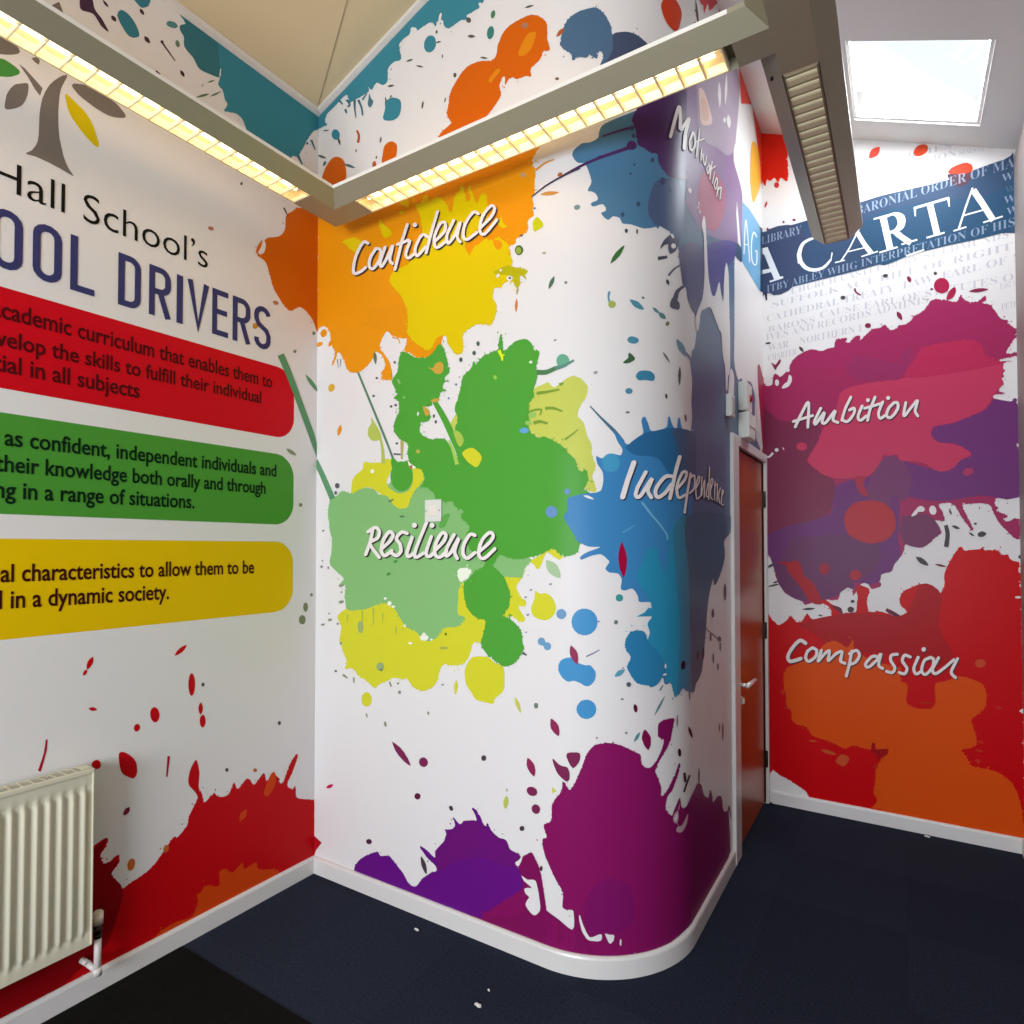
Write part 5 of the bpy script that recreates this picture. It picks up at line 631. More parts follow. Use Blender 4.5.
A85A30 2 0 1323 3492 6 -1 8 1 7 4 7 8 3 7 0 4 0 1 -5 0 -7 -1 -10 -4 -5 -6 -4 -7 -1 -6
CC3A10 2 0 1749 3652 12 18 18 18 21 12 12 4 12 3 13 -1 13 -2 23 -8 6 -5 3 -6 1 -9 -8 -27 -16 -39 -10 -14 -9 -10 -9 -7 -10 -4 -10 -2 -11 0 -12 2 -11 4 -9 6 -8 8 -7 9 -9 20 -1 8 0 7
D03030 2 4.8 2156 3975 98 86 156 131 168 134 111 78 14 -19 -49 -83 -68 -97 -51 -69 -29 -34 -26 -23 -20 -12 -12 -3 2 10 27 49 7 19 -1 11 -4 8 -10 1 -19 -11 -32 -30 -85 -87 -30 -27 -15 -6 -5 8 -3 9 -7 -1 -15 -18 -34 -52 -12 -16 -6 -1 -4 18 -4 4 -10 -4 -25 -18 -8 -2 -31 -1 -1 13
5A3030 2 0 2071 3880 0 -16 3 -22 7 -20 17 -20 16 -11 9 -3 2 1 0 11 -2 21 -9 26 -13 17 -16 11 -12 6
6A4A40 2 0 2070 3780 -3 -5 -7 -6 -8 -6 -6 -3 -3 0 3 5 6 6 8 6 7 4
6A4A40 2 0 2069 3757 -3 -5 -6 -6 -8 -6 -7 -3 -3 0 3 5 7 6 8 6 7 4
6A4A40 2 0 1888 3608 -2 -4 -4 -4 -5 -3 -4 -1 -1 1 1 4 4 4 5 3 4 2
6A4A40 2 0 2084 3844 -2 -5 -7 -6 -8 -7 -7 -3 -2 1 2 4 7 7 8 6 7 4
E0402C 2 0 2917 4110 -5 124 84 165 549 343 0 -919 -26 -2 -59 141 -81 72 -116 122 -118 -64 -182 -112
F0B040 3 0 3253 3931 27 19 32 15 34 11 30 7 25 3 23 -1 19 -7 17 -16 16 -29 16 -39 9 -43 -5 -41 -22 -40 -36 -40 -75 -70 -56 -56 -25 -20 -24 -7 -22 6 -22 16 -18 25 -12 29 -2 37 4 45 8 47 17 73 11 29 13 25
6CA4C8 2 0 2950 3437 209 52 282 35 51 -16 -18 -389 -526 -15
2E4058 3 0 3432 3514 113 31 0 34 0 -395 0 -38 -88 -24 26 382
3C5068 2 0 2770 3122 14 11 20 10 24 9 23 7 23 5 26 3 24 0 16 -4 10 -13 5 -18 -3 -19 -14 -15 -32 -11 -46 -10 -45 -7 -31 0 -15 8 -6 14 1 16
A8284C 1 0 3363 2529 -7 33 -3 29 1 24 6 19 25 22 39 3 23 -8 54 -30 29 -12 15 3 0 12 0 -493 -910 -41 0 -10 0 36 869 44 -26 63 -47 130 -56 138
5E6C84 1.4 2.4 2748 2447 38 10 8 -10 11 -3 23 -10 13 -1 16 4 35 16 16 4 13 -1 13 -4 23 -14 12 -13 21 -30 10 -4 8 10 15 43 15 18 26 12 33 11 35 6 32 1 29 -8 29 -14 24 -18 16 -18 4 -16 -13 -34 -2 -24 5 -35 8 -42 12 -42 16 -34 26 -24 33 -17 93 -40 -809 -11 0 -14 0 22 284 9 -84 6 -67 3 -49 -4 -36 -9 -48 -8 -2 -4 -23 -4 -6 4 -84 101 -31 51 -2 44 41 38 75 38
F0F0F0 4 0 3007 3167 23 122 11 47 11 36 -10 3 12 -11 17 -32 19 -44 43 -117 27 11 -44 118 -19 44 -17 32 -17 12 -36 -27 -11 -36 -11 -47 -23 -120
F0F0F0 4 0 3011 3219 102 43 0 5 -102 -42
F0F0F0 4 0 3377 3422 -45 0 -21 -2 -25 -6 -36 -17 -17 -15 -14 -16 -13 -18 -11 -19 -9 -19 -5 -17 -3 -17 0 -17 1 -17 5 -16 7 -13 10 -8 16 -3 22 1 27 5 29 8 32 13 24 14 11 14 8 16 4 18 1 18 -1 14 -2 9 -8 2 -22 -6 -21 -10 -30 -17 15 1 33 19 -2 -1 4 -2 3 -8 0 -14 -2 -17 -4 -18 -7 -16 -9 -11 -8 -4 -29 -9 -20 -4 -19 -1 -14 3 -10 7 -7 13 -4 16 -2 17 1 18 3 16 6 17 9 19 11 19 13 18 13 15 11 10 -5 -3 28 3 45 0
"""  # glare painted into the side face: paler banner blue, purple greyed to mauve
MURAL_FAR = """
C6020C 1 5.2 -718 1111 0 66 8 -7 16 -36 14 -24 10 -6 16 -18 8 -3 11 3 11 7 21 17 8 10 13 21 6 4 7 -5 13 -22 6 -8 8 -4 8 0 8 1 6 3 6 5 5 7 19 36 4 3 5 -4 12 -17 9 -9 32 -21 18 -10 15 -5 11 0 9 3 7 6 6 9 3 14 2 17 0 18 -2 26 -3 8 -4 6 -12 12 -6 4 -31 13 -88 23 -51 18 -40 25 -26 39 -18 49 -10 47 2 34 14 19 27 10 32 -3 34 -16 39 -41 45 -60 69 -103 11 -18 -2 -5 -5 0 0 -3 7 -7 10 -7 22 -14 28 -10 7 -4 4 -5 3 -6 8 -38 2 17 5 5 12 1 15 -2 16 1 12 7 5 16 3 24 3 68 0 38 4 12 8 2 12 -4 21 -13 10 -9 2 -6 1 -8 -2 -11 -9 -29 -3 -15 -1 -30 1 -14 3 -10 6 -5 8 -2 16 1 5 1 7 6 8 0 33 -7 19 -5 14 -6 8 -7 4 -8 4 -14 6 -11 -11 33 -6 11 -8 8 -22 18 1 2 3 2 6 -1 7 -3 28 -29 11 -5 11 1 13 5 11 7 7 7 0 6 -3 7 -10 12 -13 10 -3 5 -2 8 -2 20 1 10 6 20 5 10 6 8 8 7 53 30 12 5 10 2 9 -1 8 -5 20 -16 12 -17 9 -24 3 -5 5 -1 4 1 10 8 14 22 10 26 4 19 -3 32 1 13 2 13 10 30 15 34 20 40 15 25 5 6 5 4 4 1 4 -3 6 -13 5 -5 6 0 23 4 35 4 5 3 7 8 3 2 1 -13 4 -4 10 -1 27 1 12 -2 8 -5 20 -18 5 -1 10 3 4 -1 3 -6 6 -16 5 -7 7 -3 19 -5 7 -5 0 -11 -5 -28 1 -11 8 -6 0 90 0 -1434 -994 0 -8 9 -5 10 -10 11 -20 12 -66 36 -15 6 -37 12 -33 21 -11 3 -14 -23 -16 -41 -1 -14
DA4E0A 2 7.3 -590 835 112 57 16 12 18 20 38 49 18 18 15 10 14 6 14 2 14 -1 15 -7 29 -21 12 -3 9 9 14 34 5 6 2 -9 0 -20 2 -22 9 -18 19 -14 26 -12 57 -19 30 -9 63 -13 20 -5 6 -4 -7 -7 3 -46 3 -14 7 -6 17 -6 5 -10 0 -23 -5 -30 -2 -29 6 -22 20 -10 29 -5 29 0 22 3 13 6 8 11 4 13 4 16 1 22 -3 52 3 19 9 10 12 5 14 3 14 4 41 26 14 5 14 1 13 -2 56 -18 13 -7 10 -11 6 -17 3 -22 1 -22 -3 -34 -3 -12 -12 -24 -11 -13 -28 -27 -8 -16 1 -21 13 -46 5 -20 1 -29 -3 -12 -6 -10 -11 -7 -33 -11 -9 -7 -1 -9 6 -9 14 -20 13 -30 7 -7 10 -4 75 -6 16 -3 16 -6 15 -9 16 -11 13 -15 12 -18 10 -22 8 -28 12 -54 3 -25 2 -46 6 -21 2 -18 0 -44 -671 0 32 0 13 6 -10 4 -28 -7 -8 1 2 9 17 27 5 13 -2 10 -10 18 -3 13 1 17 8 63 3 53 5 19 11 23 28 49 7 14 -2 3 -19 -14 -9 -3 -6 5 -6 9 -23 40 -3 2 -2 -7 -6 -34 -1 -1 -6 4 -47 1 -23 8 -8 0 -10 -6 -24 -17 -14 -3 -17 4 -55 24 -11 3 -22 1 -52 11 -14 6 -9 9 -8 24 -8 9 -17 5 -41 5 -15 7 -7 14 -3 35 -2 15 -6 9 -15 14 -5 11 -2 20 0 49 -2 15 -7 4 -24 -12 18 15 5 11 0 16 -4 42 0 17 3 13 5 11 10 16 3 9 2 3
AC1018 1.5 0 -92 1176 58 -2 26 4 24 16 19 35 31 97 18 28 24 5 28 -10 24 -21 16 -26 2 -35 -15 -92 -1 -44 11 -39 36 -73 12 -30 15 -49 -4 -16 -24 -9 -56 4 -169 32 -77 10 -61 -2 -103 -18 -46 2 -42 17 -37 28 -63 55 -32 17 -32 14 -19 13 9 16 52 22 82 24 86 21 69 14 45 4 35 -4 30 -6
C8502A 3 0 -342 310 2 10 5 11 7 11 6 8 8 5 9 2 8 0 8 -1 6 -3 6 -4 4 -5 1 -8 -4 -10 -6 -13 -9 -13 -7 -8 -6 -3 -6 1 -12 6 -13 5 -5 4
B8241C 3 0 -130 323 -2 -8 -6 -6 -8 -1 -6 3 -2 7 2 8 7 5 7 2 6 -4
C8502A 3 0 -419 364 8 -6 14 -7 16 -4 21 -1 15 3 7 2 1 1 -6 5 -13 7 -19 6 -17 1 -16 -2 -11 -3
C8502A 3 0 -486 409 6 -3 8 -2 9 -1 11 2 8 3 4 2 -3 2 -7 3 -12 1 -9 -1 -9 -3 -6 -3
C8402A 3 0 -643 675 10 -2 7 0 9 1 9 4 -3 1 -5 1 -9 0 -7 -1
C8402A 3 0 -617 584 12 -3 9 0 11 1 11 2 -3 2 -7 1 -11 1 -9 0 -8 -2
9C0C14 3 4.2 -156 450 4 2 5 -3 4 -5 3 -5 -2 -6 -7 -13 1 -4 4 -1 8 1 49 12 7 -1 2 -6 -2 -11 -4 -10 -4 -9 -7 -5 -17 -5 -6 -4 -3 -7 0 -18 -1 -2 -4 6 -10 25 -5 9 -5 3 -11 -1 -3 4 -1 12 1 16 2 16
C84A28 3 0 363 948 -1 -7 -4 -7 -6 -5 -8 -4 -8 -1 -7 2 -7 4 -3 7 -2 7 2 7 4 7 6 6 8 3 8 1 7 -2 6 -4 4 -6
B83018 3 0 58 704 23 -1 16 1 19 2 20 5 -6 1 -13 1 -20 -1 -16 -2 -14 -3
C83020 3 0 319 536 4 -3 5 -4 7 -2 8 1 6 3 3 2 -2 3 -5 3 -8 3 -7 0 -6 -2 -4 -3
C83020 3 0 314 490 3 -3 5 -4 7 -1 8 1 6 2 3 2 0 1 -7 6 -8 2 -6 0 -7 -2
C83020 3 0 306 436 9 -7 6 -2 9 1 6 3 3 3 -7 6 -8 2 -7 0 -6 -3
C83020 3 0 398 727 4 -4 5 -4 6 -2 8 1 6 2 3 3 -7 6 -7 3 -7 0 -6 -2 -5 -3
E4E0DE 3 0 496 719 13 13 3 0 0 -24 -6 2
E4E0DE 3 0 512 1299 -1 -2 -2 -2 -3 -1 -9 -1 -7 1 -2 2 0 2 0 3 2 2 8 2 4 0 7 -2 2 -1
E4E0DE 3 0 506 1364 6 2 0 -51 0 28 -1 6 -5 11
A02C5A 4 5.2 -718 2561 0 74 0 -51 10 -25 20 -5 9 0 7 4 4 12 8 50 7 6 9 -4 17 -18 6 -3 8 4 23 21 6 1 10 -2 4 2 1 7 0 20 3 10 13 24 9 12 9 9 9 7 51 22 8 1 18 1 19 -3 9 -4 19 -10 8 -3 8 1 22 9 29 0 7 2 3 4 1 20 4 12 4 6 6 3 11 2 29 -2 10 -2 1 -5 -7 -12 -2 -5 6 -6 6 -2 6 1 8 6 19 18 8 6 7 3 8 0 5 -1 4 -2 0 -7 -5 -18 2 -3 7 6 49 48 6 2 9 1 31 -1 7 3 11 8 6 1 4 -5 12 -22 6 -7 7 -3 13 2 13 4 3 4 1 7 4 3 32 1 10 3 9 6 17 16 3 7 -1 5 -14 9 17 -5 8 0 18 6 10 6 10 7 9 11 19 29 10 9 12 2 12 -1 26 -8 14 -6 29 -15 11 -4 6 0 4 2 5 8 7 21 3 3 4 -5 7 -20 6 -8 14 -10 22 -8 15 0 7 2 8 4 14 14 5 4 3 -2 2 -5 0 -11 -3 -6 -11 -10 -1 -5 6 -4 19 -5 10 -7 7 -12 21 -45 12 -23 4 -5 6 -3 15 -3 4 -3 1 -3 -2 -9 1 -5 30 -31 5 -8 0 -35 -11 -13 -14 -23 -15 -31 -3 -6 0 -6 3 -4 10 -1 30 1 0 -14 -7 -3 -13 -3 -45 -4 -9 -5 6 -6 53 -7 -28 -1 -9 -3 -4 -5 -2 -7 0 -14 2 -5 7 -6 1 -4 -11 -14 6 -15 -2 -3 -7 -5 -2 -5 8 -18 0 -8 -5 -8 -15 -17 -3 -7 5 -6 20 -9 3 -3 -6 -2 -27 1 -9 -1 -5 -3 -3 -5 0 -5 2 -4 4 -4 7 -3 52 -18 10 -2 6 3 7 12 3 1 2 -5 2 -18 6 -17 0 -201 -1 4 -6 0 -2 -5 2 -7 7 -17 0 -237 -2 -11 -37 -8 -14 0 -27 8 -9 2 -6 -3 -3 -4 -3 -17 0 -7 3 -12 13 -11 -2 -3 -8 -7 -1 -4 5 -4 23 -11 13 -10 5 -4 2 -4 -3 -3 -13 -5 -3 -3 1 -4 4 -5 5 -4 6 -1 7 2 18 12 8 3 8 -1 7 -3 3 -4 0 -94 -8 -7 -10 3 -12 11 -32 42 -11 14 -18 30 -6 15 -21 59 -4 5 -4 4 -8 4 -8 2 -22 3 -58 -2 -7 3 -6 5 -2 -1 -1 -14 4 -21 29 -68 11 -32 2 -10 0 -4 -4 0 -4 4 -6 7 -17 27 -18 32 -23 52 -11 17 -6 5 -7 5 -8 2 -10 1 -18 -2 -12 -5 -5 -4 -1 -5 2 -7 11 -17 5 -10 6 -25 1 -13 -2 -8 -9 -2 -26 5 -8 -1 1 -5 17 -25 8 -17 3 -9 1 -7 -2 -7 -5 -6 -8 -6 5 18 -2 0 -27 -41 -11 -14 -18 -18 -10 -6 -9 -4 -10 -2 -19 2 -19 6 -21 11 -7 0 -5 -5 -5 -29 -6 -19 -4 -8 -25 -30 -8 -12 -6 -13 -9 -27 -5 -10 -8 -5 -25 -3 -8 -4 -4 -4 -3 -16 -6 -13 -1 -6 8 -24 -2 -7 -7 -6 -13 -5 -13 -4 -10 -2 -6 4 -9 14 -5 5 -9 2 -10 1 -10 -1 -9 -3 -5 -6 -12 -26 -12 -21 -5 -8 -4 -3 -2 5 0 25 -1 9 -5 4 -6 3 -28 0 -7 -3 -7 -6 -5 -12 -8 -32 -5 -12 -5 -6 -6 -3 -14 -2 -31 1 -12 -1 -14 -4 -86 -28 -10 -1 -6 2 -5 12 -4 5 -37 11 -28 14 -26 17 -8 9 -7 9 -22 35 -11 22 -11 42 -5 27 2 38 -2 12 -5 12 -8 12 -9 11 -9 7 -9 -22 -12 -54
703470 5 0 -718 1682 0 13 32 -1 51 -6 45 -1 37 6 35 7 33 8 89 26 25 11 19 18 8 30 1 76 7 30 14 18 19 11 45 15 23 5 51 6 29 6 73 26 35 15 25 12 10 11 -3 18 11 0 28 -10 80 -36 37 -10 35 3 36 10 57 23 33 11 9 6 0 9 -11 14 -21 19 -24 18 -21 14 -16 6 -31 2 -13 5 -12 10 -11 12 -9 14 -5 12 0 11 3 11 6 10 10 8 16 5 64 8 16 5 75 25 27 12 20 12 15 13 7 8 10 19 7 6 7 1 9 -1 48 -16 9 -1 6 4 7 11 3 1 2 -5 2 -18 6 -17 0 -201 -1 4 -6 0 -2 -5 2 -7 7 -17 0 -237 -2 -11 -37 -8 -13 -1 -12 3 -54 16 -19 4 -26 2 -37 -4 -94 -16 -48 -2 -51 7 -104 26 -34 5 -11 -2 16 -20 6 -24 -10 -146 -2 -45 3 -31 9 -43 0 -18 -4 -16 -9 -14 -17 -23 -10 -31 -6 -8 -10 -6 -27 -9 -10 -5 -4 -8 -1 -19 -5 -8 -9 -8 -13 -7 -14 -7 -15 -3 -16 2 -38 11 -14 1 -7 -7 -4 -25 -3 -8 -6 -1 -14 6 -8 2 -14 -1 -7 -3 -7 -5 -5 -8 -4 -11 -6 -11 -13 -11 -23 -10 -30 -11 -33 -9 -30 -7 -28 -2 -27 0 -25 3 -24 7 -23 12 -21 15 -20 19 -16 21 -13 25 -9 28 -39 131 -8 16 -9 1 -9 -8 -3 -7
783C66 5.3 0 -107 2027 13 18 14 15 13 12 13 5 14 -3 12 -10 22 -21 7 -4 5 0 4 -3 14 -31 10 -28 9 -31 3 -29 -3 -29 -8 -32 -10 -27 -12 -17 -14 2 -32 28 -12 4 -6 -14 -3 -49 -3 -14 -6 0 -15 21 -12 11 -59 21 -14 13 -5 19 1 24 5 26 7 25 9 25 12 27 14 25
7C2E4C 5.2 0 -718 2391 0 39 54 -66 41 -31 47 -12 105 -21 37 -12 20 -14 10 -14 2 -18 -4 -23 -13 -31 -44 -77 -10 -33 7 -25 17 -20 60 -47 40 -25 13 -14 6 -15 2 -17 -2 -19 -8 -50 -6 -33 -10 -32 -13 -26 -17 -15 -20 -9 -113 -31 -36 -7 -37 -6 -45 -19 -50 -29 -33 -6
6C3860 5.4 0 -553 1612 40 9 51 3 94 2 81 8 19 -1 12 -6 16 -19 13 -7 23 -4 30 -1 28 -3 21 -9 12 -16 7 -21 2 -24 -2 -24 -8 -25 -14 -28 -16 -27 -17 -21 -15 -14 -34 -16 -20 -11 -72 -58 -26 -17 -28 -12 -30 -11 -30 -8 -28 -5 -28 -4 -27 -1 -26 2 -23 6 -22 13 -20 17 -19 20 -15 22 -15 23 -12 25 -9 26 -2 25 7 23 15 23 17 23 16 23 10 27 9 28 12 26
C23A5C 6 5.2 27 2502 21 19 11 27 6 29 8 24 15 33 9 12 15 10 24 6 31 2 62 1 56 -2 25 -3 20 -6 15 -8 11 -11 8 -12 6 -12 4 -11 2 -24 5 -10 14 -11 35 -19 14 -10 6 -9 4 -10 2 -26 -8 -49 8 -19 0 -7 -4 -7 -22 -25 -18 -27 -9 -20 -8 -23 -6 -10 -7 -8 -17 -12 -23 -11 -46 -17 -44 -18 -16 -4 -20 -3 -44 -3 -16 -4 -9 -10 -6 -12 -2 -13 1 -13 5 -11 7 -11 10 -10 12 -8 13 -5 32 -4 15 -4 32 -16 16 -10 21 -17 8 -8 4 -7 0 -8 -7 -6 -26 -12 -13 -7 -9 -10 -18 -23 -9 -9 -12 -6 -12 -5 -13 -3 -12 -1 -11 3 -11 5 -21 13 -28 26 -15 8 -23 6 -58 10 -21 6 -8 9 -2 9 1 8 -3 6 -10 1 -36 -5 -8 3 -11 8 -6 -1 -4 -9 -9 -29 -7 -15 -10 -15 -11 -17 -13 -16 -14 -11 -15 -7 -18 -3 -53 -3 -77 3 -12 2 -13 4 -31 14 -17 10 -17 12 -38 35 -17 19 -10 16 -3 12 4 8 14 20 37 62 5 12 10 35 20 45 10 17 13 21 32 46 13 24 7 25 3 27 5 24 15 20 26 12 34 8 39 4 40 4 45 1 50 -3 46 0
B82E54 6.4 0 27 2502 -7 19 14 28 39 52 15 33 9 12 15 10 24 6 31 2 62 1 56 -2 25 -3 20 -6 15 -8 11 -11 8 -12 6 -12 4 -11 2 -24 5 -10 14 -11 49 -29 19 -8 1 -3 -15 -4 -37 -5 -54 -5 -61 -5 -116 -5 -63 -1 -55 2
98305E 5 0 -216 2665 48 -11 64 -27 62 -29 42 -16 14 3 -2 13 -8 16 -1 14 11 14 16 15 15 11 10 -2 2 -21 -1 -33 -6 -37 -9 -29 -16 -22 -22 -19 -22 -15 -30 -15 -6 0 -27 11 -89 26 -49 18 -32 21 -10 29 3 37 16 32
C23A5C 6 0 -476 2160 -2 -8 -5 -7 -8 -5 -10 -2 -11 1 -9 4 -8 6 -6 8 -1 9 2 8 5 7 8 5 10 2 10 -1 10 -4 8 -6 5 -8
B03A5C 6 0 323 1966 0 -7 -2 -7 -5 -6 -6 -5 -8 -3 -8 -1 -7 2 -5 4 -3 6 -1 7 3 6 4 7 7 5 8 3 8 0 7 -2 5 -3
B43038 7 0 -285 1729 3 17 6 14 24 34 7 8 9 7 11 5 14 4 32 5 31 0 16 -2 15 -3 14 -5 13 -7 13 -9 11 -10 17 -21 6 -11 5 -12 6 -27 3 -16 0 -16 -2 -15 -5 -18 -20 -39 15 28 2 5 -13 -21 -12 -16 -15 -12 -17 -8 -21 -6 -22 -3 -20 -1 -19 4 -18 6 -44 24 -11 7 -9 9 -8 13 -7 19 -6 24 -3 24
A83044 6.5 0 -223 1964 9 5 15 0 14 -3 10 -5 1 -8 -7 -25 -2 -13 5 -17 13 -36 2 -11 -5 -4 -9 2 -11 5 -9 6 -7 10 -7 12 -9 27 -6 31 -1 14
AC1C28 7 0 -646 1466 6 2 48 -1 42 9 11 0 8 -4 6 -6 9 -19 3 -12 5 -31 6 -14 10 -11 28 -21 13 -16 13 -22 12 -26 18 -47 4 -13 0 -8 -2 -5 -6 -2 -10 -1 -14 0 -16 5 -14 9 -13 16 -39 68 -67 89 -7 14 -3 19 -5 8 -12 7 -29 10
A02438 7 0 -364 1429 -2 -11 -5 -11 -7 -7 -9 -4 -9 -1 -10 4 -7 8 -5 10 -1 11 2 12 5 10 7 8 9 4 10 0 9 -4 7 -7 4 -10
AC2C38 7 0 -201 1397 -2 -10 -5 -9 -8 -7 -10 -4 -11 -1 -10 4 -8 6 -5 9 -2 10 2 11 6 9 8 7 10 3 10 1 10 -4 8 -6 5 -9
C6020C 7 0 -220 1271 -2 13 -4 18 -1 8 6 17 5 7 7 4 9 -1 12 -3 20 -10 6 -8 0 -12 -11 -40 -3 -15 2 -16 6 -34 -2 -12 -11 -7 -16 -3 -17 1 -10 6 -3 17
74385C 6 0 6 1729 8 4 19 -5 11 0 38 12 13 1 11 -2 12 -6 20 -15 9 -10 9 -12 12 -24 4 -10 2 -19 0 -8 -2 -7 -4 -6 -6 -9 -7 -1 -31 -33 -18 -14 -10 -6 -10 -4 -10 -1 -12 1 -22 6 -17 7 -8 5 -7 7 -6 10 -5 13 -10 36 -4 18 1 11 7 33 6 17
E4E0DE 8 0 44 1728 1 5 10 17 11 15 12 15 6 3 6 0 6 -3 5 -4 3 -5 2 -4 0 -6 -2 -5 -3 -4 -5 -1 -14 0 -6 -1 -3 -4 -4 -8 -3 -3 -12 -7 -7 -1
E4E0DE 8 0 158 1762 1 -8 -1 -8 -3 -7 -4 -5 -6 -1 -5 1 -6 4 -4 7 -3 8 -1 9 2 8 3 7 4 4 5 2 6 -1 6 -5 4 -7
E4E0DE 8 0 -629 2566 -1 -7 -2 -5 -3 -5 -4 -1 -4 0 -4 3 -3 5 -2 6 0 7 0 7 2 6 4 4 4 2 4 -1 3 -3 3 -4 2 -7
E4E0DE 8 0 -614 2533 2 5 4 6 10 12 4 2 8 4 4 4 3 10 5 24 3 6 5 -2 5 -6 4 -10 1 -9 -1 -10 -3 -11 -6 -10 -5 -9 -7 -5 -9 -4 -15 -3 -9 1
E4E0DE 8 0 -715 2110 18 -1 6 0 6 2 5 3 4 4 14 14 -11 10 -11 -15 -6 -6 -8 -3 -18 -1
E4E0DE 8 0 -635 2153 -2 -7 -6 -4 -7 1 -6 5 -2 7 2 6 6 4 7 -1 6 -4
E4E0DE 8 0 -613 2168 1 -7 1 -4 3 -5 5 -4 -1 6 -1 6 -3 4
E4E0DE 8 0 -206 1342 2 3 6 3 7 3 6 1 5 -1 6 -2 6 -3 3 -3 2 -4 0 -5 0 -5 -2 -3 -3 0 -4 1 -24 9 -7 3
4A4448 9 0 192 1673 4 -28 2 -18 -2 -23 -6 -45 21 -3 6 59 0 13 -2 21 -7 29
4A4448 9 0 226 1671 3 -5 6 -6 7 -5 9 -2 7 0 4 1 -2 4 -5 6 -9 6 -7 3 -8 0 -5 -1
4A4448 9 0 338 1627 2 4 5 4 5 3 5 2 5 -1 6 -3 5 -4 3 -3 0 -4 -3 -5 -4 -4 -4 -4 -4 -1 -6 -1 -6 0 -4 1 -3 3 -2 4 -1 5
4A4448 9 0 298 1635 6 -10 5 -5 7 -4 8 -2 -1 3 -4 6 -5 6 -6 3 -5 2
4A4448 9 0 335 1680 -1 -3 -4 -3 -4 1 -3 2 -2 3 2 4 3 2 5 0 3 -3
4A4448 9 0 215 1764 0 -12 1 -7 4 -8 6 -7 1 4 0 6 -2 9 -3 6 -4 6
4A4448 9 0 348 1770 -3 -4 -1 -2 0 -4 1 -4 3 2 1 4 0 6
4A4448 9 0 62 1503 4 -11 7 -13 11 -12 16 -8 13 -3 7 0 0 1 -2 7 -7 13 -13 15 -12 8 -14 3 -10 1
7A2030 9 0 147 1464 7 -4 9 -5 11 -4 15 -2 14 1 -4 3 -9 5 -13 5 -12 2 -10 0
4A4448 9 0 502 1507 2 3 3 4 5 4 0 -22 -2 -1 -2 2 -3 3 -2 4
4A4448 9 0 -709 1431 7 0 9 1 10 4 11 8 6 7 3 4 -1 0 -4 1 -9 -1 -13 -4 -8 -6 -7 -7 -5 -6
4A4448 9 0 -706 1314 9 0 14 2 15 3 19 7 12 6 5 3 0 1 -19 -2 -19 -4 -15 -5 -13 -6 -8 -5
4A4448 9 0 -513 1185 9 -2 13 -1 15 0 17 4 12 5 6 3 -6 2 -12 1 -18 0 -15 -3 -12 -4 -9 -4
4A4448 9 0 -427 1156 7 -5 5 -2 7 1 7 2 -2 2 -4 3 -6 2 -5 0 -5 -1
4A4448 9 0 -675 1337 11 -1 7 2 7 4 7 7 -3 1 -6 1 -9 -2 -6 -3 -5 -4
5A3A40 9 0 -236 1245 -2 -6 -6 -3 -6 0 -5 3 -2 5 2 6 5 3 7 1 5 -4
5A3A40 9 0 -240 1198 -1 -6 -3 -6 -4 -4 -6 -2 -5 0 -6 1 -4 4 -3 5 -1 6 1 6 3 5 5 5 5 2 6 0 5 -2 5 -3 3 -5
6A2838 3 0 -350 1216 7 0 13 -2 13 -4 9 -6 6 -10 3 -14 1 -12 0 -7 -2 0 -15 19 -25 18 -9 11 -3 5
6A2838 3 0 -84 1200 -1 6 5 3 10 0 6 -1 7 -3 23 -14 12 -8 7 -6 0 -4 -4 -2 -6 -1 -6 0 -16 4 -16 8 -7 4 -6 5
A82448 4 0 232 2972 -2 -14 -6 -12 -10 -7 -11 -3 -12 3 -11 7 -10 12 -6 14 -2 15 3 15 6 11 9 7 12 3 12 -3 11 -8 9 -11 6 -15
A82448 4 0 217 2902 1 7 5 17 7 15 5 6 10 9 4 2 3 -1 4 -1 2 -3 2 -4 0 -6 0 -13 -5 -14 -4 -7 -4 -6 -5 -3 -6 -3 -10 -2 -7 1
84284A 4 0 316 2921 10 -5 16 -6 17 -3 21 1 13 3 7 3 0 1 -7 4 -15 6 -21 4 -16 0 -15 -3 -10 -4
84284A 4 0 -11 2879 -1 -8 0 -11 4 -12 8 -12 8 -7 4 -3 1 1 1 6 0 11 -3 14 -6 10 -8 7 -7 5
84284A 4 0 39 3064 5 3 6 -2 3 -4 6 -12 1 -6 -2 -8 -5 -4 -3 2 -3 3 -6 8 -2 11 -1 5
4A4448 4 0 178 3052 -2 -5 -4 -3 -5 2 -4 4 -1 6 1 4 4 3 5 -1 4 -5
84284A 4 0 159 2969 -2 -3 -3 -1 -4 0 -3 3 -1 4 1 3 3 2 4 -1 3 -3
84284A 4 0 -138 2825 0 -5 -3 -4 -4 -2 -5 -1 -5 1 -5 3 -4 4 -3 5 -1 5 1 4 3 4 4 3 5 0 5 -1 5 -2 4 -4 3 -5
84284A 4 0 -222 3057 3 -15 5 -10 9 -10 17 -14 4 6 -17 15 -7 8 -2 7 -2 14
4A4448 4 0 -267 3015 -2 -5 -5 -2 -7 1 -5 5 -2 5 2 5 5 2 7 -1 5 -5
4A4448 4 0 -75 3090 9 -4 5 0 5 4 3 5 1 4 -8 4 -7 0 -4 -3 -3 -5 -2 -4
4A4448 4 0 -707 2821 11 -6 7 -1 9 1 8 5 -3 3 -7 3 -9 2 -7 -1 -6 -3 -3 -2
84284A 4 0 -673 2698 5 -2 14 -14 6 -1 6 6 13 19 5 5 6 -5 0 -12 -4 -8 -18 -23 -7 -16 -3 1 -6 9 -7 16
4A4448 4 0 -515 2771 0 -7 2 -9 4 -9 8 -8 7 -5 4 -2 1 1 -1 4 -1 9 -5 11 -6 7 -7 5 -6 3
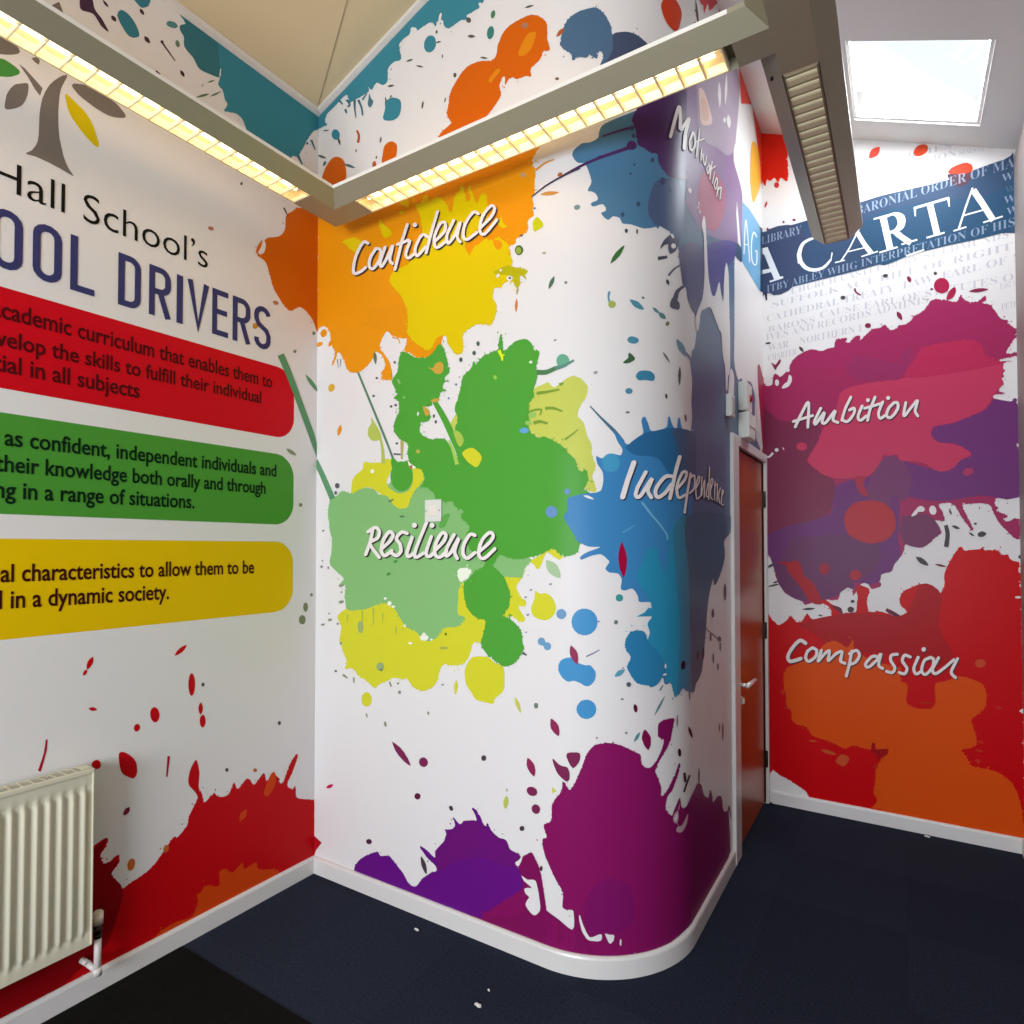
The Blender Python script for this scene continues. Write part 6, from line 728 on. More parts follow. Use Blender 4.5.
3A3448 6 0 -710 3140 9 -49 8 -1 0 48
84284A 4 0 494 2322 4 -6 3 -3 4 -1 5 2 0 3 -3 3 -3 4 -4 1 -3 -1
3A4E6A 5 0 -718 3526 0 27 0 -30 97 -2 90 1 75 4 131 11 125 14 101 7 62 0 181 -8 57 0 26 0 27 2 49 7 90 15 37 4 42 3 27 10 13 16 0 3 0 -428 -30 9 -28 6 -19 0 -27 5 -20 1 -137 -10 -143 -6 -117 -13 -189 -16 -337 -16 -172 -11 -11 -10 0 -16
404A66 5.5 0 -713 3500 34 31 52 6 54 -8 41 -14 29 -15 22 -24 14 -32 5 -40 -7 -59 -16 -73 -23 -71 -27 -50 -35 -28 -44 -14 -42 4 -32 29 -20 72 -10 105 0 107
30506C 5.3 0 -164 3435 47 26 71 8 81 -2 76 -4 73 -9 144 -33 63 -7 56 11 53 23 12 16 0 -245 -26 -22 -127 -6 -138 1 -113 -2 -76 -12 -57 -15 -43 -7 -35 15 -35 51 -27 77 -11 79
D02414 2 5.2 -718 4388 0 24 66 -23 78 -49 50 -54 9 -62 -15 -79 -22 -83 -15 -70 -2 -59 3 -97 -2 -29 -8 -7 -11 10 -12 15 -9 8 -6 -4 -6 -18 -4 -3 -4 5 -10 22 -6 7 -6 0 -13 -7 -6 -2 -6 3 -10 11 -4 1 -3 -8 -4 -25 -2 -6 -4 3 -8 19 -5 6 -3 -11 0 -29
C0303A 2 0 -618 3790 -3 -10 -7 -5 -10 3 -7 9 -3 12 3 10 8 5 9 -4 8 -9
B8303A 2 0 -689 3712 -4 -3 -5 -5 -4 -8 -2 -11 0 -8 1 -5 3 2 5 5 5 9 2 9 0 9 0 6
8A4050 2 0 -589 3551 -1 -4 -4 -2 -4 2 -3 3 -2 5 2 4 3 2 5 -1 3 -4
8A4050 2 0 -526 3547 -2 -4 -5 -2 -6 2 -5 4 -2 5 2 4 5 2 6 -2 5 -4
8A4050 2 0 -680 3531 -1 -7 -4 -2 -4 1 -4 5 -1 7 1 6 4 3 4 -2 4 -4
D84A3A 2 0 -84 3843 -12 3 -16 0 -12 -6 -10 -17 -3 -17 0 -10 2 -2 8 -3 15 0 17 6 8 13 4 16 0 14
D84A2C 2 0 78 3758 3 8 5 9 7 7 7 4 9 1 11 -1 10 -4 7 -5 5 -7 2 -8 1 -10 -1 -7 -5 -7 -8 -6 -9 -5 -8 -2 -8 0 -8 2 -7 3 -6 5 -4 5 -3 6 -1 6
CC4426 6 0 235 3586 -2 8 5 8 8 7 10 5 12 3 16 2 15 1 13 -2 9 -4 8 -7 6 -7 4 -8 2 -9 0 -9 -1 -9 -4 -6 -7 -3 -9 -1 -11 1 -28 8 -19 7 -17 8
5A3C48 6 0 230 3581 12 -1 18 -6 20 -9 17 -6 13 0 20 3 6 -3 1 -10 -2 -13 -5 -14 -6 -11 -8 -7 -12 -4 -11 -2 -10 0 -8 2 -7 5 -7 7 -6 9 -18 32 -7 17
4A4448 4 0 -52 3092 -2 -6 -6 -2 -8 1 -6 6 -2 7 2 5 6 3 8 -2 6 -5
4A4448 4 0 -264 3013 -3 -6 -7 -2 -8 1 -6 6 -3 7 3 6 6 3 9 -2 6 -6
E6E6E6 8 0 -718 3422 30 -1 70 -202 16 0 3 -13 -77 -10 -3 12 27 1 -17 51 -49 -1 0 25 42 -1 -30 91 -12 15
E6E6E6 8 0 -428 3416 -28 -3 -24 -6 -10 -6 -8 -8 -6 -9 -10 -22 -6 -22 -2 -13 1 -13 4 -39 29 -1 -8 37 -1 19 6 30 8 18 5 7 7 5 10 4 37 9
E6E6E6 8 0 -516 3286 19 -34 15 -19 17 -13 9 -6 19 -7 9 -3 10 -1 19 1 19 4 8 3 8 5 8 8 22 26 -8 10 -24 -24 -14 -9 -7 -3 -16 -2 -17 1 -8 2 -15 5 -14 9 -12 10 -10 15 -17 33
E6E6E6 8 0 -335 3297 -6 -46 5 -3 8 46
E6E6E6 8 0 -194 3401 -33 -65 -18 -35 -17 -27 -29 -39 7 -7 37 53 17 30 42 84
E6E6E6 8 0 -211 3376 31 -71 38 -73 21 14 -39 69 -30 69
E6E6E6 8 0 -316 3228 52 2 -2 7 -52 -1
E6E6E6 8 0 -180 3229 82 10 -2 8 -72 -8 -11 -2
E6E6E6 8 0 -248 3276 87 2 -1 7 -88 -2
E6E6E6 8 0 -117 3429 98 4 -2 10 -98 -4
E6E6E6 8 0 -88 3431 33 -193 32 0 -32 192
E6E6E6 8 0 -91 3229 89 9 -3 10 -88 -9
E6E6E6 8 0 -54 3438 7 2 11 3 12 1 11 -1 11 -3 10 -5 9 -7 7 -7 6 -8 3 -10 2 -10 1 -11 -1 -10 -2 -12 -4 -10 -5 -8 -7 -6 -9 -3 -9 -3 -18 -2 -10 -1 -9 1 -6 1 -4 6 3 7 5 2 16 2 7 2 5 6 4 6 4 7 2 8 0 9 -2 11 -2 10 -3 8 -4 6 -4 5 -5 4 -6 2 -6 0 -13 -5 -5 -1 -5 6
E6E6E6 8 0 -27 3328 20 -27 14 -17 45 -48 15 24 -43 46 -32 42
E6E6E6 8 0 16 3248 74 7 -2 10 -52 -5 -22 -2
E6E6E6 8 0 79 3433 159 10 -3 14 -159 -10
E6E6E6 8 0 74 3446 5 -52 5 -2 2 51
E6E6E6 8 0 226 3452 8 -50 5 -1 -1 49
E6E6E6 8 0 134 3446 33 -189 29 1 -33 188
E6E6E6 8 0 133 3254 82 7 -2 10 -82 -7
E6E6E6 8 0 336 3476 -32 -96 -32 -110 8 -5 32 110 31 96
E6E6E6 8 0 330 3454 40 -88 43 -100 23 12 -50 117 -33 72
E6E6E6 8 0 301 3331 89 6 -2 8 -88 -5
E6E6E6 8 0 254 3259 57 7 -2 8 -7 0 -50 -6
E6E6E6 8 0 383 3269 82 10 -2 9 -83 -10
E6E6E6 8 0 38 3177 84 14 -3 9 -84 -13
"""
LETTERING = [
('C', 'white script word Resilience with dark shadow edge, on the pale green splash', """3A2E34 10 0 376 1637 -8 -35 -6 -21 -9 -21 -20 -38 23 -6 20 38 9 23 7 21 8 36
3A2E34 10.2 0 400 1635 -2 -5 -6 -3 -8 0 -5 4 -3 5 2 5 6 3 8 0 6 -4
3A2E34 10.2 0 357 1519 -3 -5 -6 -4 -7 0 -6 3 -2 5 2 6 6 3 7 0 6 -3
3A2E34 10 0 366 1614 28 15 10 3 7 -3 5 -4 1 -5 -1 -9 -8 -12 -4 -3 -27 -8 -10 -4 -7 -8 -2 -9 4 -7 10 -13 17 -18 31 -27 18 11 -29 26 -22 23 -5 8 35 12 9 5 6 6 7 13 2 14 -1 6 -3 6 -10 10 -7 4 -9 3 -10 1 -10 -2 -10 -4 -29 -15
3A2E34 10.2 0 371 1622 -3 -5 -5 -3 -8 0 -6 3 -2 5 2 5 6 3 7 0 6 -3
3A2E34 10.2 0 441 1507 -3 -5 -5 -3 -7 0 -6 3 -2 5 2 5 6 3 7 0 5 -3
3A2E34 10 0 456 1541 39 26 12 11 10 12 5 12 1 6 -3 6 -4 6 -6 4 -8 4 -9 1 -10 -1 -8 -4 -13 -12 -13 -15 -9 -16 -9 -28 -1 -17 1 -7 8 -13 7 -5 8 -4 10 -1 10 2 10 4 28 18 -15 13 -19 -12 -16 -8 -6 6 -3 8 3 21 10 24 15 20 12 10 5 -3 2 -3 -4 -8 -8 -10 -10 -9 -38 -25
3A2E34 10.2 0 459 1547 -2 -5 -5 -3 -8 0 -5 3 -3 5 3 5 5 3 7 0 6 -3
3A2E34 10.2 0 515 1537 -2 -5 -5 -3 -7 0 -6 3 -2 5 2 5 6 3 7 0 5 -3
3A2E34 10 0 597 1620 -21 6 -9 1 -9 -1 -16 -8 -13 -11 -6 -7 -3 -7 2 -8 4 -7 16 -17 5 -14 0 -11 -8 -8 -8 -5 -22 11 -13 -15 20 -10 8 -2 9 -1 15 6 12 8 8 11 2 6 -1 12 -6 18 -4 6 -14 14 -2 4 9 10 14 9 10 -2 14 -4
3A2E34 10.2 0 604 1612 -2 -5 -5 -3 -7 0 -6 3 -2 5 2 5 6 3 7 0 5 -4
3A2E34 10.2 0 514 1526 -2 -4 -6 -4 -7 0 -6 3 -2 5 2 5 6 3 7 0 6 -3
3A2E34 10 0 612 1597 -15 -31 -11 -25 -3 -9 -1 -8 0 -6 3 -6 4 -4 6 -4 7 -1 8 1 7 3 19 11 -14 13 -20 -11 3 -1 -1 5 0 5 3 8 25 55
3A2E34 10.2 0 632 1594 -2 -4 -5 -3 -6 0 -6 3 -2 5 2 4 5 3 7 0 5 -3
3A2E34 10.2 0 640 1525 -2 -5 -6 -3 -6 0 -5 3 -3 5 2 5 6 3 6 0 6 -3
3A2E34 10 0 693 1662 -43 -82 -16 -31 -7 -17 -2 -14 1 -6 4 -5 6 -4 7 -2 7 0 8 2 34 17 -12 14 -33 -17 0 2 1 9 11 25 53 102
3A2E34 10.2 0 713 1658 -2 -5 -5 -2 -6 0 -6 3 -2 4 2 5 6 3 6 0 5 -3
3A2E34 10.2 0 696 1527 -2 -5 -5 -2 -6 0 -5 2 -2 5 2 5 5 3 6 0 5 -3
3A2E34 10 0 719 1600 -21 -46 -5 -12 -3 -10 0 -9 2 -7 4 -5 7 -4 6 -3 8 0 8 2 8 4 20 15 -13 12 -15 -11 -9 -6 -2 1 -2 1 -1 3 0 5 2 8 5 11 20 45
3A2E34 10.2 0 739 1597 -2 -5 -5 -3 -7 0 -5 3 -2 5 2 5 5 2 7 0 5 -3
3A2E34 10.2 0 757 1531 -2 -5 -5 -3 -7 0 -5 3 -2 5 2 4 5 3 7 0 5 -3
3A2E34 10 0 759 1535 38 30 7 7 5 6 6 12 1 5 1 5 -1 6 -3 5 -5 4 -6 4 -7 2 -9 -1 -8 -3 -6 -5 -6 -6 -12 -16 -9 -17 -6 -17 -2 -18 0 -8 1 -8 3 -6 5 -6 6 -4 7 -3 8 -1 9 0 9 3 15 10 17 13 -14 12 -23 -18 -9 -4 -7 1 -4 4 -2 3 0 11 0 8 2 8 5 15 3 7 10 15 10 12 4 3 4 -3 0 -4 -3 -8 -6 -9 -13 -11 -30 -24
3A2E34 10.2 0 762 1541 -2 -5 -5 -3 -7 0 -5 3 -2 5 2 4 5 3 7 0 5 -3
3A2E34 10.2 0 820 1534 -2 -4 -5 -3 -6 0 -5 3 -2 4 2 5 5 3 6 0 5 -3
3A2E34 10 0 841 1607 -26 -34 -11 -19 -4 -8 -4 -16 -1 -6 0 -6 4 -6 9 -4 8 1 6 2 7 4 13 11 15 22 22 33 0 1 -15 7 -14 -29 -5 -12 -3 -10 1 -8 2 -8 12 -20 18 7 -11 18 -2 5 0 5 2 7 4 11 15 29 -14 12 -7 -7 -23 -34 -14 -19 -9 -9 -7 -3 5 -2 1 -2 1 8 1 6 5 13 11 18 25 34
3A2E34 10.2 0 859 1603 -2 -4 -5 -3 -6 0 -4 3 -2 5 2 4 4 3 6 0 5 -3
3A2E34 10.2 0 875 1506 -1 -5 -5 -3 -6 0 -5 3 -2 4 2 5 5 3 6 0 5 -3
3A2E34 10 0 958 1607 -11 4 -7 1 -9 0 -8 -3 -6 -5 -6 -7 -12 -15 -5 -9 -6 -15 -2 -7 -1 -8 -1 -14 2 -6 2 -6 4 -5 4 -5 6 -4 8 -3 9 -1 9 3 16 10 17 12 -13 12 -24 -17 -5 -3 -4 -1 -4 3 -5 5 -2 8 0 5 1 12 4 12 3 7 10 14 10 12 4 4 5 -1 11 -4
3A2E34 10.2 0 964 1600 -2 -5 -4 -3 -6 0 -5 3 -2 5 2 4 5 3 6 0 4 -3
3A2E34 10.2 0 964 1530 -2 -4 -4 -3 -6 0 -5 3 -2 4 2 5 5 2 6 0 4 -2
3A2E34 10 0 976 1524 48 33 8 7 11 11 7 11 2 5 1 6 -2 6 -3 5 -4 4 -6 4 -8 2 -9 -1 -7 -4 -8 -5 -15 -13 -7 -8 -6 -8 -8 -18 -5 -20 -1 -9 0 -8 2 -7 4 -7 5 -5 7 -5 9 -2 11 1 10 5 10 7 35 29 -13 11 -34 -29 -9 -6 -6 -2 -4 0 -3 2 -4 6 -1 4 -1 6 3 16 3 8 7 16 5 6 12 13 13 9 4 3 4 -3 1 -3 0 -2 -3 -7 -8 -9 -12 -11 -47 -32
3A2E34 10.2 0 979 1530 -1 -4 -5 -3 -6 0 -4 3 -2 4 2 5 4 3 6 0 5 -3
3A2E34 10.2 0 1060 1545 -2 -4 -4 -3 -6 0 -4 3 -2 4 2 5 4 2 6 0 4 -2
3A2E34 10 0 651 1646 -3 -7 -8 -4 -10 0 -8 4 -3 8 3 7 8 4 10 0 8 -5
3A2E34 10 0 748 1644 -3 -7 -8 -4 -9 0 -8 5 -3 7 3 7 8 4 9 0 8 -5
ECE4E0 12 0 372 1641 -8 -35 -6 -21 -10 -21 -19 -38 20 -6 19 39 10 22 7 22 8 35
ECE4E0 12.2 0 393 1640 -2 -5 -5 -3 -7 1 -5 3 -2 4 2 4 5 3 6 0 6 -3
ECE4E0 12.2 0 349 1523 -2 -5 -5 -2 -6 0 -6 2 -2 5 2 4 6 3 6 0 5 -3
ECE4E0 12 0 359 1620 29 14 10 4 8 -4 6 -7 1 -7 -2 -5 -2 -5 -5 -8 -5 -2 -27 -8 -10 -4 -7 -8 -1 -8 3 -8 11 -12 17 -18 30 -28 17 10 -36 33 -16 17 -5 9 36 12 8 5 6 6 4 6 5 14 -1 12 -3 6 -10 10 -7 4 -8 2 -9 1 -10 -2 -19 -8 -20 -10
ECE4E0 12.2 0 364 1626 -2 -4 -6 -3 -6 0 -6 3 -2 4 2 5 6 3 6 -1 6 -3
ECE4E0 12.2 0 434 1511 -2 -4 -5 -3 -7 0 -5 3 -2 4 2 5 5 2 6 0 6 -2
ECE4E0 12 0 449 1546 39 26 13 11 9 12 5 11 1 6 -2 6 -5 5 -5 5 -8 3 -9 2 -9 -2 -8 -4 -13 -12 -17 -22 -8 -17 -5 -19 -2 -17 2 -7 8 -12 6 -5 7 -4 10 -1 10 2 9 4 28 18 -13 12 -27 -17 -8 -4 -5 4 -5 7 -1 10 1 7 5 17 7 16 15 19 13 11 4 -1 5 -5 -4 -9 -8 -10 -11 -10 -38 -25
ECE4E0 12.2 0 452 1551 -2 -4 -5 -3 -6 0 -5 3 -2 4 2 5 5 2 6 0 5 -2
ECE4E0 12.2 0 509 1541 -2 -5 -5 -2 -6 0 -5 2 -2 5 1 4 6 3 6 0 5 -3
ECE4E0 12 0 591 1623 -21 6 -9 1 -9 -1 -14 -8 -14 -11 -5 -6 -3 -7 1 -8 5 -6 14 -14 2 -3 5 -15 0 -4 -1 -7 -4 -6 -4 -3 -9 -5 -5 2 -18 9 -11 -13 20 -10 8 -2 9 -1 8 2 6 3 12 9 4 5 4 5 1 6 0 6 -2 13 -4 11 -4 6 -15 14 -2 4 5 7 4 4 6 4 9 5 6 0 18 -6
ECE4E0 12.2 0 598 1616 -2 -4 -5 -3 -6 0 -5 3 -2 4 2 4 5 3 6 0 5 -3
ECE4E0 12.2 0 507 1530 -2 -4 -5 -3 -6 0 -5 3 -2 4 2 5 5 3 6 0 5 -3
ECE4E0 12 0 607 1601 -15 -31 -10 -25 -4 -9 -1 -8 1 -6 2 -6 4 -4 6 -3 7 -1 8 1 6 3 19 11 -12 12 -21 -12 2 0 -1 2 -1 3 1 5 3 8 25 55
ECE4E0 12.2 0 626 1598 -2 -4 -4 -2 -6 0 -5 2 -2 5 2 4 5 3 5 0 5 -3
ECE4E0 12.2 0 633 1529 -1 -4 -5 -3 -6 0 -5 3 -2 4 2 4 5 3 6 0 5 -3
ECE4E0 12 0 689 1666 -43 -82 -16 -31 -7 -17 -2 -14 1 -6 4 -5 5 -4 7 -1 7 0 8 2 33 17 -11 12 -31 -16 -3 -1 -1 3 2 9 6 16 22 44 36 67
ECE4E0 12.2 0 707 1662 -2 -4 -5 -2 -5 0 -5 2 -2 5 2 4 5 2 5 0 5 -3
ECE4E0 12.2 0 690 1531 -2 -4 -4 -3 -6 0 -5 3 -2 4 2 4 5 3 6 0 4 -3
ECE4E0 12 0 715 1603 -21 -45 -5 -12 -3 -11 0 -7 2 -7 4 -6 6 -4 6 -2 8 0 8 2 7 3 21 15 -13 11 -14 -10 -10 -6 -3 0 -2 2 -1 3 0 5 2 8 10 24 15 32
ECE4E0 12.2 0 733 1601 -2 -4 -5 -3 -5 0 -5 3 -2 4 2 4 5 3 5 0 5 -3
ECE4E0 12.2 0 750 1535 -1 -5 -5 -2 -5 0 -5 2 -2 5 2 4 5 2 5 0 5 -2
ECE4E0 12 0 753 1539 39 31 6 6 5 6 6 12 1 5 1 5 -1 6 -3 4 -4 5 -6 3 -7 2 -8 -1 -8 -3 -6 -5 -6 -6 -12 -16 -9 -16 -6 -18 -2 -17 0 -8 1 -8 3 -6 5 -5 6 -5 7 -2 7 -2 9 1 8 3 8 4 24 19 -13 10 -23 -18 -9 -4 -5 0 -3 1 -2 2 -4 6 -1 11 1 8 2 8 4 15 4 7 10 15 10 12 4 3 2 1 4 -3 0 -5 -3 -8 -6 -9 -13 -12 -30 -23
ECE4E0 12.2 0 756 1544 -2 -4 -5 -2 -5 0 -5 2 -2 4 2 5 5 2 5 0 5 -2
ECE4E0 12.2 0 814 1538 -2 -4 -4 -3 -6 0 -4 3 -2 4 2 4 4 3 6 0 4 -3
ECE4E0 12 0 837 1611 -25 -35 -12 -19 -4 -8 -4 -15 -1 -6 0 -6 3 -6 9 -4 8 1 6 3 6 4 13 11 15 21 22 33 0 2 -13 6 -14 -29 -5 -12 -3 -10 1 -8 2 -8 4 -7 8 -13 16 6 -11 18 -2 6 0 5 2 7 4 11 15 29 -13 11 -6 -6 -30 -46 -7 -8 -10 -9 -7 -3 5 -3 1 8 1 6 5 14 11 17 25 35
ECE4E0 12.2 0 853 1607 -1 -4 -5 -2 -5 0 -4 2 -2 4 2 5 4 2 5 0 5 -3
ECE4E0 12.2 0 870 1509 -2 -4 -4 -2 -6 0 -4 2 -2 4 2 4 4 3 6 0 4 -3
ECE4E0 12 0 953 1610 -11 4 -7 1 -8 0 -8 -3 -6 -5 -6 -7 -6 -7 -10 -16 -4 -8 -5 -14 -1 -8 0 -14 1 -6 2 -6 4 -5 5 -5 5 -4 7 -3 9 0 8 2 16 10 18 13 -12 10 -24 -17 -6 -3 -4 -1 -5 3 -5 6 -1 3 -1 10 1 12 4 13 8 13 10 14 5 6 5 4 5 -1 11 -4
ECE4E0 12.2 0 958 1603 -1 -4 -4 -2 -6 0 -4 3 -1 4 1 4 4 2 6 0 4 -3
ECE4E0 12.2 0 958 1534 -1 -4 -4 -2 -5 0 -5 2 -1 4 1 4 5 2 5 0 4 -2
ECE4E0 12 0 971 1529 47 33 8 6 11 12 7 10 2 5 1 6 -1 5 -3 5 -4 5 -6 3 -8 2 -8 -1 -7 -4 -8 -5 -15 -13 -7 -8 -5 -8 -9 -17 -5 -20 -1 -9 0 -8 2 -7 4 -6 5 -6 7 -4 9 -2 10 1 9 4 11 7 35 29 -11 10 -35 -28 -9 -6 -6 -3 -5 0 -3 2 -3 3 -2 4 -1 4 0 5 1 8 5 17 7 16 4 7 13 13 7 5 10 6 1 0 3 -1 1 -2 2 -4 -2 -4 -2 -4 -8 -10 -12 -10 -10 -8 -37 -25
ECE4E0 12.2 0 974 1534 -2 -4 -4 -2 -5 0 -4 2 -2 4 2 4 4 2 5 0 4 -2
ECE4E0 12.2 0 1054 1549 -1 -4 -4 -2 -5 0 -4 2 -2 4 2 4 4 3 5 0 4 -3
ECE4E0 12 0 644 1650 -3 -6 -7 -4 -9 0 -7 4 -3 7 3 6 7 4 9 0 7 -4
ECE4E0 12 0 741 1648 -3 -6 -6 -4 -9 0 -7 4 -2 7 2 6 7 4 9 -1 6 -4
"""),
('C', 'white script word Confidence with dark edge, on the orange and yellow splash', """3A2E34 10 0 356 2954 -13 10 -8 4 -11 3 -10 -2 -8 -5 -9 -7 -17 -17 -13 -19 -6 -10 -11 -32 -3 -18 -1 -15 4 -12 4 -7 9 -6 10 -3 18 0 31 6 22 9 -15 15 -15 -7 -10 -3 -22 -3 -12 -1 -2 8 1 12 6 27 7 20 5 9 13 18 16 16 12 10 3 0 15 -11
3A2E34 10.2 0 361 2946 -2 -4 -5 -1 -6 1 -5 5 -2 5 1 4 6 1 6 -2 5 -4
3A2E34 10.2 0 347 2838 -2 -4 -5 -1 -6 1 -6 4 -2 5 2 4 5 2 7 -2 5 -4
3A2E34 10 0 394 2919 -26 -21 -6 -7 -6 -7 -3 -8 -3 -7 -2 -15 0 -7 1 -7 4 -6 5 -6 7 -6 8 -4 10 -2 9 0 8 4 8 4 15 13 6 7 5 7 4 8 2 8 2 8 0 9 -1 7 -2 8 -7 8 -8 5 -8 3 -15 4 -1 -15 20 -6 1 -9 0 -7 -3 -14 -3 -6 -4 -6 -6 -7 -14 -11 -6 -4 -5 -2 -3 0 -4 3 -3 5 -1 8 2 13 5 12 10 12 25 21
3A2E34 10.2 0 412 2910 -2 -4 -5 -2 -6 2 -5 4 -2 5 2 4 5 1 6 -1 5 -4
3A2E34 10.2 0 410 2909 -2 -4 -4 -1 -7 1 -5 4 -2 5 2 4 5 2 6 -2 5 -4
3A2E34 10 0 448 2909 -22 -40 -8 -20 -2 -8 1 -7 1 -7 5 -7 11 -7 10 1 7 4 7 7 16 17 20 24 17 28 -17 8 -16 -48 -1 -10 1 -9 4 -7 4 -6 10 -8 14 7 -11 10 -1 3 -1 4 1 8 3 12 11 34 1 7 -20 7 -18 -29 -5 -7 -21 -25 -8 -8 -10 -8 2 -1 5 -2 -1 4 0 5 1 6 3 8 11 22 16 28
3A2E34 10.2 0 468 2901 -2 -4 -5 -1 -6 1 -5 4 -2 5 2 4 5 2 6 -2 5 -4
3A2E34 10.2 0 513 2815 -2 -4 -5 -1 -6 1 -5 4 -2 5 2 4 5 1 6 -1 5 -4
3A2E34 10 0 580 2975 -33 -70 -21 -65 -19 -48 20 -8 18 48 21 64 33 69
3A2E34 10.2 0 599 2967 -2 -4 -4 -1 -6 2 -5 4 -2 4 2 4 5 1 6 -1 4 -4
3A2E34 10.2 0 527 2786 -2 -4 -5 -2 -6 2 -5 3 -2 5 2 4 5 2 6 -2 5 -4
3A2E34 10 0 535 2889 66 1 -7 16 -66 -1
3A2E34 10.2 0 541 2894 -2 -4 -5 -1 -6 1 -4 4 -2 5 2 4 4 1 6 -1 5 -4
3A2E34 10.2 0 607 2896 -2 -4 -5 -2 -6 2 -4 4 -2 5 2 3 4 2 6 -2 5 -4
3A2E34 10 0 595 2896 -17 -33 -4 -10 -2 -8 0 -7 2 -7 4 -7 6 -6 6 -4 9 -2 8 0 15 5 16 7 -13 14 -16 -7 -11 -4 -2 0 -4 5 -1 7 1 6 9 18 12 23
3A2E34 10.2 0 614 2889 -2 -4 -5 -1 -5 1 -5 4 -2 5 2 4 5 1 5 -1 5 -4
3A2E34 10.2 0 641 2829 -2 -4 -5 -1 -5 1 -5 4 -2 5 2 3 5 2 5 -2 5 -3
3A2E34 10 0 750 2983 -30 -69 -32 -94 18 -8 32 93 29 69
3A2E34 10.2 0 768 2976 -2 -4 -4 -1 -6 1 -4 4 -2 5 2 3 4 2 5 -2 5 -4
3A2E34 10.2 0 706 2814 -2 -4 -5 -1 -5 1 -5 4 -1 4 1 4 5 2 5 -2 5 -4
3A2E34 10 0 713 2886 -15 13 -9 5 -11 5 -11 -1 -9 -5 -8 -8 -8 -9 -12 -21 -4 -9 -2 -8 0 -9 2 -9 4 -8 7 -8 12 -5 10 2 9 4 32 23 -14 13 -32 -22 -10 -5 4 -1 -3 6 -2 6 0 7 1 6 3 8 12 19 8 8 7 7 5 3 1 1 8 -5 15 -13
3A2E34 10.2 0 717 2879 -2 -4 -5 -1 -5 1 -5 4 -1 5 1 3 5 2 5 -2 5 -4
3A2E34 10.2 0 702 2842 -2 -4 -4 -1 -6 1 -4 4 -2 5 2 3 4 2 6 -2 4 -4
3A2E34 10 0 751 2848 26 12 20 12 7 6 5 7 2 8 0 7 -1 8 -1 6 -3 6 -6 6 -7 4 -7 2 -8 0 -7 -1 -7 -4 -6 -5 -6 -8 -12 -19 -5 -10 -3 -9 -1 -10 0 -10 2 -11 3 -10 5 -9 11 -8 12 -2 12 3 39 16 -11 14 -38 -16 -12 -2 1 0 -2 5 -2 7 -2 9 0 9 1 8 2 7 10 19 12 15 5 5 3 2 6 0 3 -1 1 -2 2 -9 -1 -6 -1 -5 -3 -4 -5 -5 -9 -6 -37 -18
3A2E34 10.2 0 754 2852 -2 -4 -5 -1 -5 1 -5 4 -1 5 1 3 5 2 5 -2 5 -3
3A2E34 10.2 0 818 2840 -2 -4 -4 -1 -5 1 -5 4 -1 4 1 4 5 1 5 -1 4 -4
3A2E34 10 0 838 2922 -26 -34 -6 -10 -4 -9 -2 -9 -1 -9 1 -9 2 -8 4 -7 10 -7 10 0 6 4 14 11 13 13 6 8 19 36 -11 4 -3 3 -14 -43 -1 -10 1 -8 3 -8 4 -6 9 -11 14 5 -11 14 -2 5 -1 5 1 7 3 11 11 32 -2 10 -16 0 -14 -26 -11 -17 -19 -18 -10 -7 5 -2 -3 8 0 6 0 8 2 7 3 8 14 19 18 23
3A2E34 10.2 0 855 2914 -2 -3 -4 -2 -5 2 -5 3 -1 5 1 4 5 1 5 -2 4 -3
3A2E34 10.2 0 887 2813 -1 -3 -4 -2 -6 2 -4 3 -2 5 2 3 4 2 6 -2 4 -3
3A2E34 10 0 975 2912 -10 9 -7 5 -9 3 -9 -1 -8 -4 -8 -6 -16 -14 -7 -9 -6 -8 -4 -8 -3 -9 -2 -18 0 -15 2 -7 4 -6 4 -6 7 -4 7 -3 8 -1 9 1 9 3 32 13 -10 13 -32 -13 -8 -2 -8 0 -3 1 -3 5 -1 9 0 7 2 16 2 7 4 8 5 7 14 15 8 6 12 8 3 0 13 -11
3A2E34 10.2 0 979 2905 -2 -4 -4 -1 -5 2 -4 3 -2 5 2 3 4 1 5 -1 4 -4
3A2E34 10.2 0 971 2831 -2 -3 -4 -2 -5 2 -4 3 -1 5 1 3 4 1 5 -1 4 -3
3A2E34 10 0 987 2841 45 25 8 6 5 5 9 11 4 11 0 5 -2 6 -3 6 -5 6 -6 4 -8 3 -8 0 -7 -3 -7 -4 -16 -12 -7 -8 -6 -7 -4 -8 -4 -10 -6 -19 -1 -9 1 -8 1 -8 4 -7 5 -7 8 -6 9 -4 10 1 10 4 11 7 39 31 -12 12 -28 -22 -22 -15 -7 -4 -3 0 -4 3 -2 3 -3 9 1 14 2 8 6 18 4 7 5 6 7 7 14 11 11 6 3 -1 2 -2 2 -4 0 -3 -3 -8 -7 -9 -5 -4 -16 -11 -35 -19
3A2E34 10.2 0 990 2845 -2 -3 -4 -2 -5 2 -4 4 -2 4 2 3 4 2 5 -2 4 -3
3A2E34 10.2 0 1068 2855 -2 -3 -4 -1 -5 1 -4 3 -1 5 1 3 4 1 5 -1 4 -3
3A2E34 10 0 648 2952 -3 -6 -7 -2 -10 2 -7 7 -3 7 3 6 7 2 9 -2 8 -6
ECE4E0 12 0 349 2960 -12 9 -8 4 -11 3 -10 -2 -16 -12 -17 -17 -13 -19 -6 -10 -11 -31 -3 -19 -1 -14 3 -12 5 -6 8 -6 10 -3 18 0 30 5 22 10 -13 13 -15 -7 -10 -3 -22 -3 -14 0 -2 8 0 12 6 28 8 20 5 8 13 18 15 17 13 9 5 0 15 -10
ECE4E0 12.2 0 354 2952 -2 -3 -4 -1 -6 1 -4 4 -2 4 1 4 5 1 6 -2 4 -3
